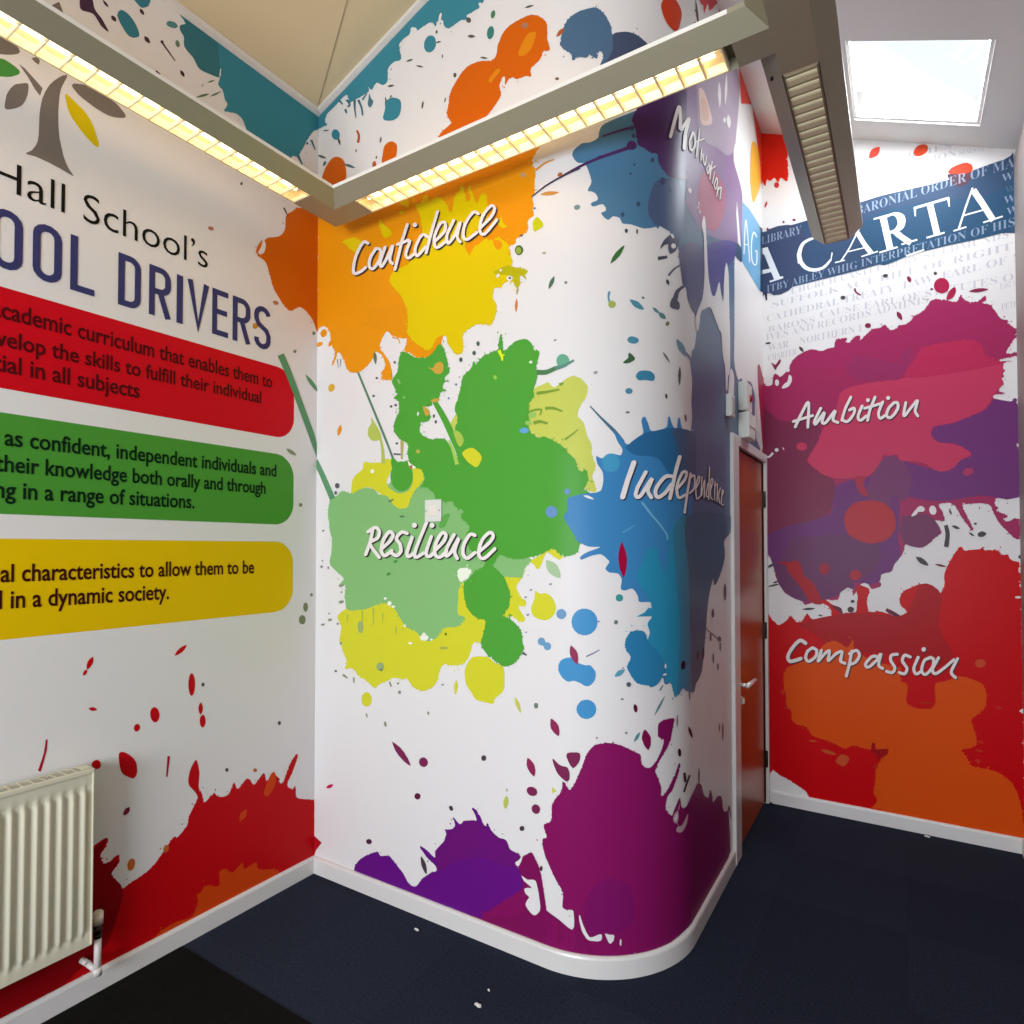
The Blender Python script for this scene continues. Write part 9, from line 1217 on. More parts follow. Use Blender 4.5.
ECE4E0 12.2 0 -262 880 -1 -6 -4 -3 -5 0 -3 2 -2 5 2 5 4 4 4 0 4 -3
ECE4E0 12 0 -116 946 -16 2 -7 1 -8 -1 -9 -4 -7 -6 -7 -9 -14 -19 -5 -9 -3 -8 -1 -9 2 -7 4 -6 5 -4 7 -1 7 2 7 4 14 14 20 24 6 9 16 31 -11 2 -9 -36 -2 -13 -1 -11 2 -9 5 -6 5 -4 11 -6 8 15 -14 8 -2 2 0 3 0 7 2 12 9 36 0 10 -14 1 -17 -33 -5 -8 -12 -14 -13 -15 -9 -8 -3 1 -2 1 -1 3 2 6 4 7 6 9 12 15 5 4 4 2 5 1 21 -3
ECE4E0 12.2 0 -110 938 -2 -5 -4 -3 -4 0 -4 2 -1 5 2 5 3 3 5 1 3 -3
ECE4E0 12.2 0 -94 876 -1 -6 -4 -3 -4 0 -4 2 -1 5 1 5 4 3 4 1 4 -3
ECE4E0 12 0 -30 969 -21 -3 -6 -3 -6 -4 -4 -6 -3 -13 0 -14 1 -7 3 -7 15 -24 1 -7 -2 -9 -6 -8 -10 1 -13 5 -5 -17 13 -4 13 -2 6 2 6 4 8 12 4 15 0 8 -2 8 -15 25 -3 9 0 9 2 7 2 2 22 5
ECE4E0 12.2 0 -23 962 -1 -6 -4 -3 -4 0 -4 3 -1 4 1 5 4 3 4 1 4 -3
ECE4E0 12.2 0 -76 862 -2 -5 -3 -3 -5 -1 -3 3 -1 4 1 6 3 3 5 0 3 -2
ECE4E0 12 0 33 959 -19 8 -6 1 -7 -2 -6 -6 -3 -6 -5 -15 -1 -16 3 -9 17 -25 1 -4 0 -8 -4 -9 -3 -4 -8 1 -12 3 -4 -16 12 -4 12 -1 7 3 8 10 5 15 1 15 -3 8 -16 26 -2 4 1 9 5 14 9 -2 12 -6
ECE4E0 12.2 0 37 952 -1 -5 -4 -3 -4 -1 -4 3 -1 5 2 5 3 3 4 0 4 -3
ECE4E0 12.2 0 -15 861 -2 -5 -3 -4 -4 0 -4 3 -1 4 1 5 4 4 4 0 4 -3
ECE4E0 12 0 60 956 -15 -42 -4 -12 -2 -10 0 -10 1 -8 2 -7 3 -6 4 -5 5 -3 8 1 6 3 17 17 -7 12 -12 -11 -8 -6 -3 6 -2 10 0 6 1 8 8 22 11 29
ECE4E0 12.2 0 74 954 -2 -5 -3 -3 -4 -1 -4 3 -1 4 1 5 4 4 4 0 3 -3
ECE4E0 12.2 0 88 881 -1 -5 -3 -4 -5 0 -3 3 -1 4 1 5 4 3 4 1 3 -3
ECE4E0 12 0 122 966 -14 -8 -7 -4 -6 -5 -6 -8 -4 -8 -6 -21 -4 -21 0 -9 1 -8 3 -7 4 -6 5 -4 7 -3 7 2 7 5 6 7 7 9 11 18 5 9 2 9 4 17 0 8 -1 14 -3 6 -5 3 -5 2 -8 1 -4 -16 11 -2 1 -1 0 -3 -1 -19 -3 -13 -9 -15 -5 -9 -11 -13 -3 -2 -3 0 -4 6 -2 4 -1 4 2 14 4 19 6 15 3 4 5 3 19 11
ECE4E0 12.2 0 131 959 -1 -5 -4 -3 -4 0 -3 2 -1 5 1 5 3 3 4 0 4 -2
ECE4E0 12.2 0 126 957 -1 -5 -3 -3 -4 0 -4 2 -1 5 1 5 4 3 4 0 3 -2
ECE4E0 12 0 153 962 -20 -45 -5 -12 -3 -11 -1 -9 2 -8 3 -6 4 -5 6 -2 6 0 7 3 13 11 28 29 37 42 -8 11 -37 -42 -21 -21 -12 -12 -5 -3 -5 -2 -2 2 -2 6 0 4 2 8 5 11 20 45
ECE4E0 12.2 0 165 960 -1 -5 -3 -3 -4 -1 -4 3 -1 4 1 5 4 3 4 1 3 -3
ECE4E0 12.2 0 232 955 -1 -5 -3 -3 -4 0 -3 2 -1 5 1 4 3 4 4 0 3 -3
ECE4E0 12 0 237 965 -21 -49 -5 -14 -3 -13 1 -11 3 -8 5 -6 11 -10 9 12 -10 10 -3 4 -2 4 -1 5 2 9 5 12 20 49
ECE4E0 12.2 0 249 963 -1 -5 -3 -3 -4 -1 -4 3 -1 5 2 4 3 3 4 1 3 -3
ECE4E0 12.2 0 239 860 -1 -4 -4 -4 -4 0 -3 3 -1 4 1 5 4 3 3 1 4 -3
ECE4E0 12 0 103 1000 -2 -8 -5 -5 -7 -1 -5 4 -2 8 2 7 5 5 7 1 5 -4
"""),
('L', 'navy block capitals SCHOOL DRIVERS', """3C3C6A 4.3 0 496 2592 -4 10 -6 5 -8 3 -8 -1 -6 -4 -5 -6 -2 -9 0 -16 8 -16 40 -22 13 -27 0 -27 -4 -18 -13 -15 -19 -8 -19 2 -17 11 -10 17 -1 17 22 1 1 -11 4 -8 8 -5 9 -1 8 4 6 6 3 11 0 19 -8 15 -40 23 -14 27 0 23 4 16 10 14 16 9 17 2 17 -6 13 -12 6 -15
3C3C6A 4.6 0 607 2588 -3 11 -5 7 -7 3 -9 0 -8 -3 -5 -7 -2 -9 0 -106 2 -9 5 -7 8 -3 9 0 7 3 5 7 3 11 22 -5 -4 -16 -11 -15 -17 -8 -19 0 -17 8 -12 15 -4 17 0 110 4 17 12 15 17 8 19 0 17 -8 11 -15 4 -16
3C3C6A 4 0 679 2633 0 -192 -23 0 0 192
3C3C6A 4.3 0 740 2633 0 -192 -22 0 0 192
3C3C6A 4.6 0 668 2548 61 0 0 -22 -61 0
3C3C6A 4 0 768 2593 3 16 12 15 17 8 19 0 17 -8 12 -15 4 -17 0 -110 -4 -17 -12 -15 -17 -8 -19 0 -17 8 -12 15 -3 17 0 110 3 15 22 -5 -3 -12 0 -106 2 -9 6 -7 7 -3 9 0 7 3 6 7 2 9 0 106 -2 9 -6 7 -7 3 -9 0 -7 -3 -6 -7 -2 -11
3C3C6A 4.3 0 879 2593 3 16 12 15 17 8 19 0 17 -8 12 -15 4 -17 0 -110 -4 -17 -12 -15 -17 -8 -19 0 -17 8 -12 15 -3 17 0 110 3 15 22 -5 -3 -12 0 -106 2 -9 6 -7 7 -3 9 0 7 3 6 7 2 9 0 106 -2 9 -6 7 -7 3 -9 0 -7 -3 -6 -7 -2 -11
3C3C6A 4.6 0 1011 2633 0 -192 -23 0 0 192
3C3C6A 4 0 988 2464 76 0 0 -23 -76 0
3C3C6A 4.3 0 1165 2633 0 -192 -23 0 0 192
3C3C6A 4.6 0 1142 2633 41 0 8 -1 9 -3 7 -5 6 -6 5 -8 3 -8 1 -9 0 -112 -1 -9 -3 -8 -5 -8 -6 -6 -7 -5 -9 -3 -8 -1 -41 0 0 23 44 0 4 2 6 4 3 7 1 5 0 110 -2 8 -5 6 -7 4 -44 0
3C3C6A 4 0 1274 2633 0 -192 -22 0 0 192
3C3C6A 4.3 0 1252 2633 42 0 9 -1 9 -3 7 -5 7 -7 5 -8 3 -9 1 -8 0 -25 -1 -9 -3 -9 -5 -8 -7 -6 -7 -5 -9 -3 -9 -1 -42 0 0 22 46 1 4 1 6 6 2 3 2 4 0 5 0 27 -4 8 -6 5 -4 2 -46 0
3C3C6A 4.6 0 1304 2540 32 -95 -22 -7 -31 96
3C3C6A 4 0 1358 2441 0 192 25 0 0 -192
3C3C6A 4.3 0 1423 2635 24 -164 23 164 23 -4 -46 -206 -46 206
3C3C6A 4.6 0 1529 2633 0 -192 -22 0 0 192
3C3C6A 4 0 1507 2464 72 0 0 -23 -72 0
3C3C6A 4.3 0 1507 2633 72 0 0 -23 -72 0
3C3C6A 4.6 0 1507 2552 67 0 0 -22 -67 0
3C3C6A 4 0 1623 2633 0 -192 -23 0 0 192
3C3C6A 4.3 0 1600 2633 43 0 9 -1 9 -3 8 -5 7 -7 5 -8 3 -9 1 -9 0 -24 -1 -8 -3 -9 -5 -8 -7 -7 -8 -5 -9 -3 -9 -1 -43 0 0 22 42 0 5 1 4 1 7 6 2 4 2 9 0 26 -2 4 -5 7 -8 4 -5 0 -42 0
3C3C6A 4.6 0 1653 2541 33 -96 -22 -7 -32 95
3C3C6A 4 0 1766 2592 -4 10 -6 5 -7 3 -8 -1 -7 -4 -5 -6 -2 -9 0 -16 8 -16 40 -22 14 -27 0 -27 -5 -18 -13 -15 -18 -8 -20 2 -17 11 -10 17 -1 17 23 1 0 -11 5 -8 7 -5 9 -1 9 4 6 7 2 10 0 19 -8 15 -40 23 -14 27 0 23 4 16 11 14 15 9 18 2 17 -6 13 -13 5 -14
"""),
('L', 'red rounded text panel', """CC0C1C 1 0 1820 2382 16 -1 15 -3 15 -6 25 -19 10 -12 8 -13 6 -15 4 -15 1 -16 0 -123 -1 -16 -4 -15 -6 -14 -8 -14 -10 -12 -12 -10 -13 -8 -15 -6 -15 -4 -16 -1 -2320 0 -20 2 -18 6 -18 9 -15 12 -12 15 -9 18 -6 18 -2 20 0 123 2 20 6 19 9 17 12 15 15 13 18 9 18 6 20 1
"""),
('L', 'green rounded text panel', """4C9434 1 0 1820 1982 16 -1 15 -3 15 -6 25 -19 10 -12 8 -13 6 -15 4 -15 1 -16 0 -122 -1 -16 -4 -15 -6 -14 -8 -14 -10 -12 -12 -10 -13 -8 -15 -6 -15 -4 -16 -1 -2320 0 -20 2 -18 6 -18 9 -15 12 -12 16 -9 17 -6 19 -2 19 0 122 2 20 6 19 9 17 12 15 15 13 18 9 18 6 20 1
"""),
('L', 'yellow rounded text panel', """E4BC04 1 0 1820 1582 16 -1 15 -3 15 -6 25 -19 10 -12 8 -13 6 -15 4 -15 1 -16 0 -120 -1 -15 -4 -16 -6 -14 -8 -13 -10 -12 -12 -11 -13 -8 -15 -6 -31 -5 -2320 0 -20 2 -18 6 -18 9 -15 13 -12 15 -9 17 -6 19 -2 19 0 120 2 20 6 19 9 17 12 15 15 13 18 9 18 6 20 1
"""),
]
# lines of type: surface, cut-off start, text, baseline from/to on the wall, height, colour, style, print layer
TEXT_LINES = [
('L', '', 'Hall School’s', 0.7641, 2.6929, 1.4857, 2.7026, 0.0994, '16140E', 'thin', 4),
('L', 'a', 'cademic curriculum that enables them to', 0.7983, 2.2822, 1.7992, 2.2776, 0.0567, '520A10', 'sans', 5),
('L', 'de', 'velop the skills to fulfill their individual', 0.7836, 2.1925, 1.7428, 2.1967, 0.0533, '520A10', 'sans', 5),
('L', 'potent', 'ial in all subjects', 0.8032, 2.1115, 1.2215, 2.1133, 0.0563, '520A10', 'sans', 5),
('L', '', 'as confident, independent individuals and', 0.8113, 1.879, 1.8239, 1.8779, 0.0544, '0C2614', 'sans', 5),
('L', 't', 'heir knowledge both orally and through', 0.8124, 1.7951, 1.7685, 1.7953, 0.0537, '0C2614', 'sans', 5),
('L', 'in', 'g in a range of situations.', 0.8153, 1.7114, 1.4392, 1.7124, 0.0547, '0C2614', 'sans', 5),
('L', '', 'al characteristics to allow them to be', 0.8065, 1.445, 1.7135, 1.4426, 0.0565, '3E1008', 'sans', 5),
('L', 'l ', 'in a dynamic society.', 0.8342, 1.3606, 1.3404, 1.3555, 0.0577, '3E1008', 'sans', 5),
('F', '', 'LIBRARY', -0.7237, 3.4451, -0.4949, 3.4539, 0.0504, '8E9CB2', 'serif', 7),
('F', '', 'BARONIAL ORDER OF MA', -0.2036, 3.4805, 0.5147, 3.5296, 0.0517, '8E9CB2', 'serif', 7),
('F', '', 'ITBY ABLEY WHIG INTERPRETATION OF HIST', -0.6951, 3.1372, 0.5484, 3.2234, 0.0438, '8E9CB2', 'serif', 7),
('F', '', 'W', 0.4626, 3.4657, 0.5107, 3.4669, 0.038, '8E9CB2', 'serif', 7),
('F', '', 'W', 0.4694, 3.3462, 0.5173, 3.3483, 0.0379, '8E9CB2', 'serif', 7),
('F', '', 'W', 0.4795, 3.2839, 0.5273, 3.2865, 0.0378, '8E9CB2', 'serif', 7),
('F', '', 'W', 0.4765, 3.4018, 0.5149, 3.4024, 0.0316, '56687E', 'serif', 7),
('F', '', 'CHURCH CASTLE BURY ST EDMUNDS', -0.5547, 3.0979, 0.4863, 3.1669, 0.0368, 'C6C1C7', 'serif', 1),
('F', '', 'SUFFOLK ACT BILL OF RIGHTS', -0.6642, 3.0367, 0.5455, 3.1022, 0.0373, 'C6C1C7', 'serif', 1),
('F', '', 'CATHEDRAL TREATY  LAW  EARL OF N', -0.6966, 2.9562, 0.5446, 3.035, 0.04, 'C6C1C7', 'serif', 1),
('F', '', 'CAUSE EARL OF STATUTES OF', -0.3989, 2.9201, 0.5436, 2.9385, 0.0389, 'C6C1C7', 'serif', 1),
('F', '', 'BARONS', -0.6892, 2.8881, -0.4285, 2.8989, 0.0374, 'C6C1C7', 'serif', 1),
('F', '', 'IVES AND RECORDS ADMINIS', -0.7016, 2.8375, 0.1335, 2.9, 0.0412, 'C6C1C7', 'serif', 1),
('F', '', 'WAR    NORTHERN I', -0.6902, 2.7706, -0.1836, 2.8004, 0.0411, 'C6C1C7', 'serif', 1),
('F', '', 'CHARTER', -0.6907, 2.7094, -0.5275, 2.7247, 0.0373, 'C6C1C7', 'serif', 1),
('F', '', 'EAST MEN', 0.4485, 2.903, 0.5432, 2.9067, 0.0315, 'C6C1C7', 'serif', 1),
('F', '', 'PETER', 0.4528, 2.7941, 0.5363, 2.8018, 0.0315, 'C6C1C7', 'serif', 1),
('F', '', 'CONSTITUTION', -0.1559, 3.6645, 0.2704, 3.6719, 0.0349, 'C6C1C7', 'serif', 1),
('F', '', 'LIBERTIES', -0.1161, 3.738, 0.2503, 3.7216, 0.0289, 'C6C1C7', 'serif', 1),
('F', '', 'SEALS OF REASON', 0.2841, 3.6698, 0.5023, 3.649, 0.0272, 'C6C1C7', 'serif', 1),
]

# ------------------------------------------------------------------ the setting
WHITE = 'E4E0DE'
carpet = mat('navy_carpet_tile', '262C3A', rough=.95, bump=.6, bscale=500, spec=.1)
_n = carpet.node_tree; _tc = _n.nodes.new('ShaderNodeTexCoord'); _br = _n.nodes.new('ShaderNodeTexBrick'); _br.offset = 0; _br.inputs['Scale'].default_value = 1
_br.inputs['Brick Width'].default_value = .5; _br.inputs['Row Height'].default_value = .5; _br.inputs['Mortar Size'].default_value = .0008; _br.inputs['Color1'].default_value = lin('272D3C'); _br.inputs['Color2'].default_value = lin('212634'); _br.inputs['Mortar'].default_value = lin('1D212D')
_no = _n.nodes.new('ShaderNodeTexNoise'); _no.inputs['Scale'].default_value = 120; _no.inputs['Detail'].default_value = 6; _no.inputs['Roughness'].default_value = .75
_mr = _n.nodes.new('ShaderNodeMapRange'); _mr.inputs[1].default_value = .3; _mr.inputs[2].default_value = .7; _mr.inputs[3].default_value = .45; _mr.inputs[4].default_value = 1.6
_mm = _n.nodes.new('ShaderNodeMix'); _mm.data_type = 'RGBA'; _mm.blend_type = 'MULTIPLY'; _mm.inputs[0].default_value = 1
_n.links.new(_tc.outputs['Object'], _br.inputs['Vector']); _n.links.new(_tc.outputs['Object'], _no.inputs['Vector']); _n.links.new(_no.outputs['Fac'], _mr.inputs[0])
_n.links.new(_br.outputs['Color'], _mm.inputs[6]); _n.links.new(_mr.outputs[0], _mm.inputs[7]); _n.links.new(_mm.outputs[2], _n.nodes['Principled BSDF'].inputs['Base Color'])
white_paint = mat('white_gloss_paint', 'DEDAD6', rough=.3)
ceil_mat = mat('cream_ceiling_paint', 'D8C8A2', rough=.8)
ceil_white = mat('white_ceiling_paint', 'DCD8D2', rough=.8)

bm = bmesh.new(); box(bm, (WA-.1, YB-.1, -.1), (XR+.1, WD+.1, 0)); tag(link('floor', bm, carpet), kind='structure')

# ceiling: two slopes meeting at a ridge, with the roof window opening in the right one
RX = (3.842-4.569)/(.36+.428)
HX0, HX1, HY0, HY1 = -.20, .357, 3.262, 3.895
bm = bmesh.new()
def slab(x0, x1, y0, y1, mi):
    t = .16
    prism(bm, [(x0, roof(x0)), (x1, roof(x1)), (x1, roof(x1)+t), (x0, roof(x0)+t)], lambda u, v, y: Vector((u, y, v)), y0, y1, mi)
slab(WA-.1, RX, YB-.1, WD+.1, 0)
slab(RX, HX0, YB, WD+.1, 1); slab(HX1, XR+.12, YB, WD+.1, 1); slab(HX0, HX1, YB, HY0, 1); slab(HX0, HX1, HY1, WD+.1, 1)
tag(link('ceiling', bm, [ceil_mat, ceil_white]), kind='structure')

# left wall
bm = bmesh.new(); mats = [vinyl(WHITE)]
prism(bm, [(YB, 0), (WD, 0), (WD, roof(WA)), (YB, roof(WA))], lambda u, v, x: Vector((x, u, v)), WA-.12, WA, 0)
mural(bm, mats, MURAL_LEFT, P_left)
wall_left = tag(link('wall_left', bm, mats), kind='structure')

# centre wall running round into the door wall
DY0, DY1, DZ = 3.300, 4.055, 2.075                  # door opening
sd0 = L2+DY0-WB-WR; sd1 = L2+DY1-WB-WR
bm = bmesh.new(); mats = [vinyl(WHITE)]
cols = [0, .3, .6, .9]+ARC+[L2+.3, L2+.6, sd0, sd1, L3]
ridge_s = [s for s in (RX-WA,) if s < L1]
cols = sorted(set([round(s, 5) for s in cols]))
for s0, s1 in zip(cols, cols[1:]):
    zb = DZ if (s0 >= sd0-1e-3 and s1 <= sd1+1e-3) else 0
    p0, p1 = P_center(s0, 0), P_center(s1, 0)
    f = quad(bm, [P_center(s0, zb), P_center(s1, zb), P_center(s1, roof(p1.x)+.01), P_center(s0, roof(p0.x)+.01)]); f.smooth = True
bmesh.ops.remove_doubles(bm, verts=bm.verts, dist=1e-4)
# reveal of the door opening
quad(bm, [(WC, DY0, 0), (WC-.1, DY0, 0), (WC-.1, DY0, DZ), (WC, DY0, DZ)]); quad(bm, [(WC, DY1, 0), (WC-.1, DY1, 0), (WC-.1, DY1, DZ), (WC, DY1, DZ)])
quad(bm, [(WC, DY0, DZ), (WC, DY1, DZ), (WC-.1, DY1, DZ), (WC-.1, DY0, DZ)])
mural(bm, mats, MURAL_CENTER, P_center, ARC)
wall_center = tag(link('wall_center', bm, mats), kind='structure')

# far wall
bm = bmesh.new(); mats = [vinyl(WHITE)]
prism(bm, [(WC-.3, 0), (XR+.1, 0), (XR+.1, roof(XR+.1)), (WC, roof(WC)), (RX, roof(RX)), (WC-.3, roof(WC-.3))], lambda u, v, y: Vector((u, y, v)), WD, WD+.12)
mural(bm, mats, MURAL_FAR, P_far)
wall_far = tag(link('wall_far', bm, mats), kind='structure')
bm = bmesh.new(); box(bm, (XR, YB, 0), (XR+.12, WD, roof(XR+.12)))
wall_right = tag(link('wall_right', bm, mat('warm_grey_wall', '9C908A', rough=.6)), kind='structure')
# back wall behind the camera with the window the daylight comes from
WX0, WX1, WZ0, WZ1 = -1.68, .28, .84, 2.40
bm = bmesh.new()
box(bm, (WA, YB-.12, 0), (XR, YB, WZ0)); box(bm, (WA, YB-.12, WZ0), (WX0, YB, WZ1)); box(bm, (WX1, YB-.12, WZ0), (XR, YB, WZ1))
prism(bm, [(WA, WZ1), (XR, WZ1), (XR, roof(XR)), (RX, roof(RX)), (WA, roof(WA))], lambda u, v, y: Vector((u, y, v)), YB-.12, YB)
tag(link('wall_back', bm, vinyl(WHITE)), kind='structure')
bm = bmesh.new()
for a0, a1, b0, b1 in ((WX0, WX0+.05, WZ0, WZ1), (WX1-.05, WX1, WZ0, WZ1), (WX0, WX1, WZ0, WZ0+.05), (WX0, WX1, WZ1-.05, WZ1), ((WX0+WX1)/2-.025, (WX0+WX1)/2+.025, WZ0, WZ1)):
    box(bm, (a0, YB-.10, b0), (a1, YB-.05, b1))
tag(link('window_2', bm, white_paint), kind='structure')

# baseboards, rounded top edge, following the walls
def skirting(name, path):
    bm = bmesh.new(); prof = [(.0, 0), (.015, 0), (.015, .066), (.012, .073), (.006, .077), (0, .077)]
    rings = [[bm.verts.new(P(o, z)) for o, z in prof] for P in path]
    for A, B in zip(rings, rings[1:]):
        for i in range(len(prof)):
            j = (i+1) % len(prof); f = bm.faces.new((A[i], A[j], B[j], B[i]))
    bm.faces.new(rings[0][::-1]); bm.faces.new(rings[-1])
    return tag(link(name, bm, white_paint), kind='structure')
skirting('baseboard_left', [lambda o, z, y=y: Vector((WA+o, min(y, WB-o) if y > 1 else y, z)) for y in (YB, WB)])
skirting('baseboard_center', [lambda o, z, s=s: P_center(max(s, o) if s == 0 else s, z, o) for s in [0, .6]+ARC+[L2+.3, L2+3.178-WB-WR]])
skirting('baseboard_far', [lambda o, z, x=x: Vector((x if x < 0 else XR-o, WD-o, z)) for x in (WC+.03, XR)])
skirting('baseboard_right', [lambda o, z, y=y: Vector((XR-o, y if y < 2 else WD-o, z)) for y in (YB, WD)])

# slim white bead along the foot of the sloped ceiling, and the panel joint
bm = bmesh.new()
prism(bm, [(0, 0), (.022, .004), (.022, -.016), (.004, -.024), (0, -.024)], lambda u, v, y: Vector((WA+u, y, roof(WA)+v)), YB, WB)
tag(link('trim_1', bm, white_paint), kind='structure')
bm = bmesh.new()
prism(bm, [(0, .003), (.022, .003), (.022, -.016), (.004, -.024), (0, -.024)], lambda u, v, x: Vector((x, WB-u, roof(x)+v)), WA, RX)
tag(link('trim_2', bm, white_paint), kind='structure')
bm = bmesh.new()
prism(bm, [(0, 0), (.004, 0), (.004, -.003), (0, -.003)], lambda u, v, x: Vector((x, 1.06+(x-WA)*-.5+.8+.18+u, roof(x)+v)), WA+.03, RX)
for v in bm.verts: pass
tag(link('trim_3', bm, mat('ceiling_joint', 'A89C84', rough=.9)), kind='structure')

# roof window
bm = bmesh.new(); fw = .014
def rf(x, y, dz): return Vector((x, y, 3.842-.428*x+dz))
for x0, x1, y0, y1 in ((HX0, HX0+fw, HY0, HY1), (HX1-fw, HX1, HY0, HY1), (HX0+fw, HX1-fw, HY0, HY0+fw), (HX0+fw, HX1-fw, HY1-fw, HY1)):
    a = [rf(x0, y0, .012), rf(x1, y0, .012), rf(x1, y1, .012), rf(x0, y1, .012)]; b_ = [p+Vector((0, 0, .05)) for p in a]
    va = [bm.verts.new(p) for p in a]; vb = [bm.verts.new(p) for p in b_]
    bm.faces.new(va[::-1]); bm.faces.new(vb)
    for i in range(4): bm.faces.new((va[i], va[(i+1) % 4], vb[(i+1) % 4], vb[i]))
win = tag(link('window_1', bm, white_paint), kind='structure')
glass = bpy.data.materials.new('clear_glass'); glass.use_nodes = True
_nt = glass.node_tree; _nt.nodes.remove(_nt.nodes['Principled BSDF'])
_tr = _nt.nodes.new('ShaderNodeBsdfTransparent'); _gl = _nt.nodes.new('ShaderNodeBsdfGlossy'); _gl.inputs['Roughness'].default_value = .02
_mx = _nt.nodes.new('ShaderNodeMixShader'); _mx.inputs[0].default_value = .05
_nt.links.new(_tr.outputs[0], _mx.inputs[1]); _nt.links.new(_gl.outputs[0], _mx.inputs[2]); _nt.links.new(_mx.outputs[0], _nt.nodes['Material Output'].inputs[0])
bm = bmesh.new(); va = [bm.verts.new(rf(x, y, z)) for z in (.02, .026) for x, y in ((HX0+.01, HY0+.01), (HX1-.01, HY0+.01), (HX1-.01, HY1-.01), (HX0+.01, HY1-.01))]
bm.faces.new(va[:4][::-1]); bm.faces.new(va[4:])
for i in range(4): bm.faces.new((va[i], va[(i+1) % 4], va[4+(i+1) % 4], va[4+i]))
link('pane', bm, glass, win)

# ------------------------------------------------------------------ door_1
wood = mat('varnished_door', 'B0521E', rough=.3, noise=.12, nscale=6)
steel = mat('polished_steel', 'F4F0EA', rough=.35, metal=.4)
dark_steel = mat('hinge_steel', '2A2420', rough=.4, metal=.8)
bm = bmesh.new()
fr = .018
box(bm, (WC-.09, 3.178, 0), (WC+fr, DY0-.0, 2.125), bev=.003)          # left jamb and architrave
box(bm, (WC-.09, DY1, 0), (WC+fr, WD-.001, 2.125), bev=.003)
box(bm, (WC-.09, DY0, DZ), (WC+fr, DY1, 2.125), bev=.003)
door = tag(link('door_1', bm, white_paint), kind='structure')
bm = bmesh.new(); box(bm, (WC-.055, DY0+.004, .006), (WC-.008, DY1-.004, DZ-.004), bev=.002)
leaf = link('door_leaf', bm, wood, door); leaf['label'] = 'reddish brown varnished flush door leaf'
bm = bmesh.new(); hx = WC-.008; hz = .845
cyl(bm, (hx, 3.365, hz), (hx+.008, 3.365, hz), .026); cyl(bm, (hx, 3.365, hz), (hx+.05, 3.365, hz), .010)
cyl(bm, (hx+.046, 3.355, hz), (hx+.046, 3.56, hz-.006), .012, .010)
link('door_handle', bm, steel, leaf, True)
bm = bmesh.new(); cyl(bm, (hx, 3.385, hz-.085), (hx+.012, 3.385, hz-.085), .024); box(bm, (hx+.012, 3.377, hz-.1), (hx+.026, 3.393, hz-.07), bev=.002)
link('thumb_turn', bm, steel, leaf)
for z in (1.80, 1.0, .22):
    bm = bmesh.new(); box(bm, (WC-.012, DY1-.012, z), (WC+.006, DY1+.01, z+.1)); cyl(bm, (WC+.006, DY1-.001, z), (WC+.006, DY1-.001, z+.1), .007)
    link('hinge', bm, dark_steel, door)

# ------------------------------------------------------------------ alarm boxes over the door
cream_pl = mat('white_plastic', 'DCDCD4', rough=.4); red_pl = mat('red_plastic', 'A0161C', rough=.35)
def wallbox(name, y0, y1, z0, z1, dep, label, cat):
    t = empty(name, (WC, (y0+y1)/2, z0), label, cat)
    bm = bmesh.new(); box(bm, (WC+.0005, y0, z0), (WC+dep, y1, z1), bev=.006); link('housing', bm, cream_pl, t); return t
t = wallbox('alarm_unit', 3.36, 3.50, 2.27, 2.42, .045, 'square white alarm unit with a red lamp, upper box over the door', 'alarm')
bm = bmesh.new(); cyl(bm, (WC+.045, 3.455, 2.345), (WC+.056, 3.455, 2.345), .022, .016); link('lamp', bm, red_pl, t)
t = wallbox('door_closer_box', 3.36, 3.53, 2.125, 2.26, .055, 'white box directly on top of the door frame, lower of the two boxes', 'box')
bm = bmesh.new(); box(bm, (WC+.0545, 3.38, 2.185), (WC+.0575, 3.51, 2.19)); link('seam', bm, mat('plastic_shadow_gap', 'A8A8A0', rough=.6), t)
t = wallbox('door_contact_box', 3.09, 3.165, 2.19, 2.30, .03, 'slim white box on the wall left of the alarm unit, near the door corner', 'box')
bm = bmesh.new(); box(bm, (WC+.03, 3.105, 2.205), (WC+.032, 3.15, 2.285)); link('cover', bm, mat('grey_plastic', 'B4B4AE', rough=.5), t)

# ------------------------------------------------------------------ light switch / thermostat plate on the centre wall
t = empty('wall_switch', (-1.678, WB, 1.66), 'small white square switch plate on the pale green splash above the word Resilience', 'switch')
bm = bmesh.new(); box(bm, (-1.722, WB-.010, 1.663), (-1.634, WB-.002, 1.757), bev=.003); link('plate', bm, cream_pl, t)
bm = bmesh.new(); box(bm, (-1.700, WB-.013, 1.690), (-1.656, WB-.0098, 1.730), bev=.0015); link('rocker', bm, mat('switch_rocker', 'E8E0D4', rough=.35), t)
for x in (-1.714, -1.642):
    bm = bmesh.new(); cyl(bm, (x, WB-.0115, 1.71), (x, WB-.0095, 1.71), .003, seg=10); link('screw', bm, mat('screw_steel', '8A8478', rough=.4, metal=1), t)

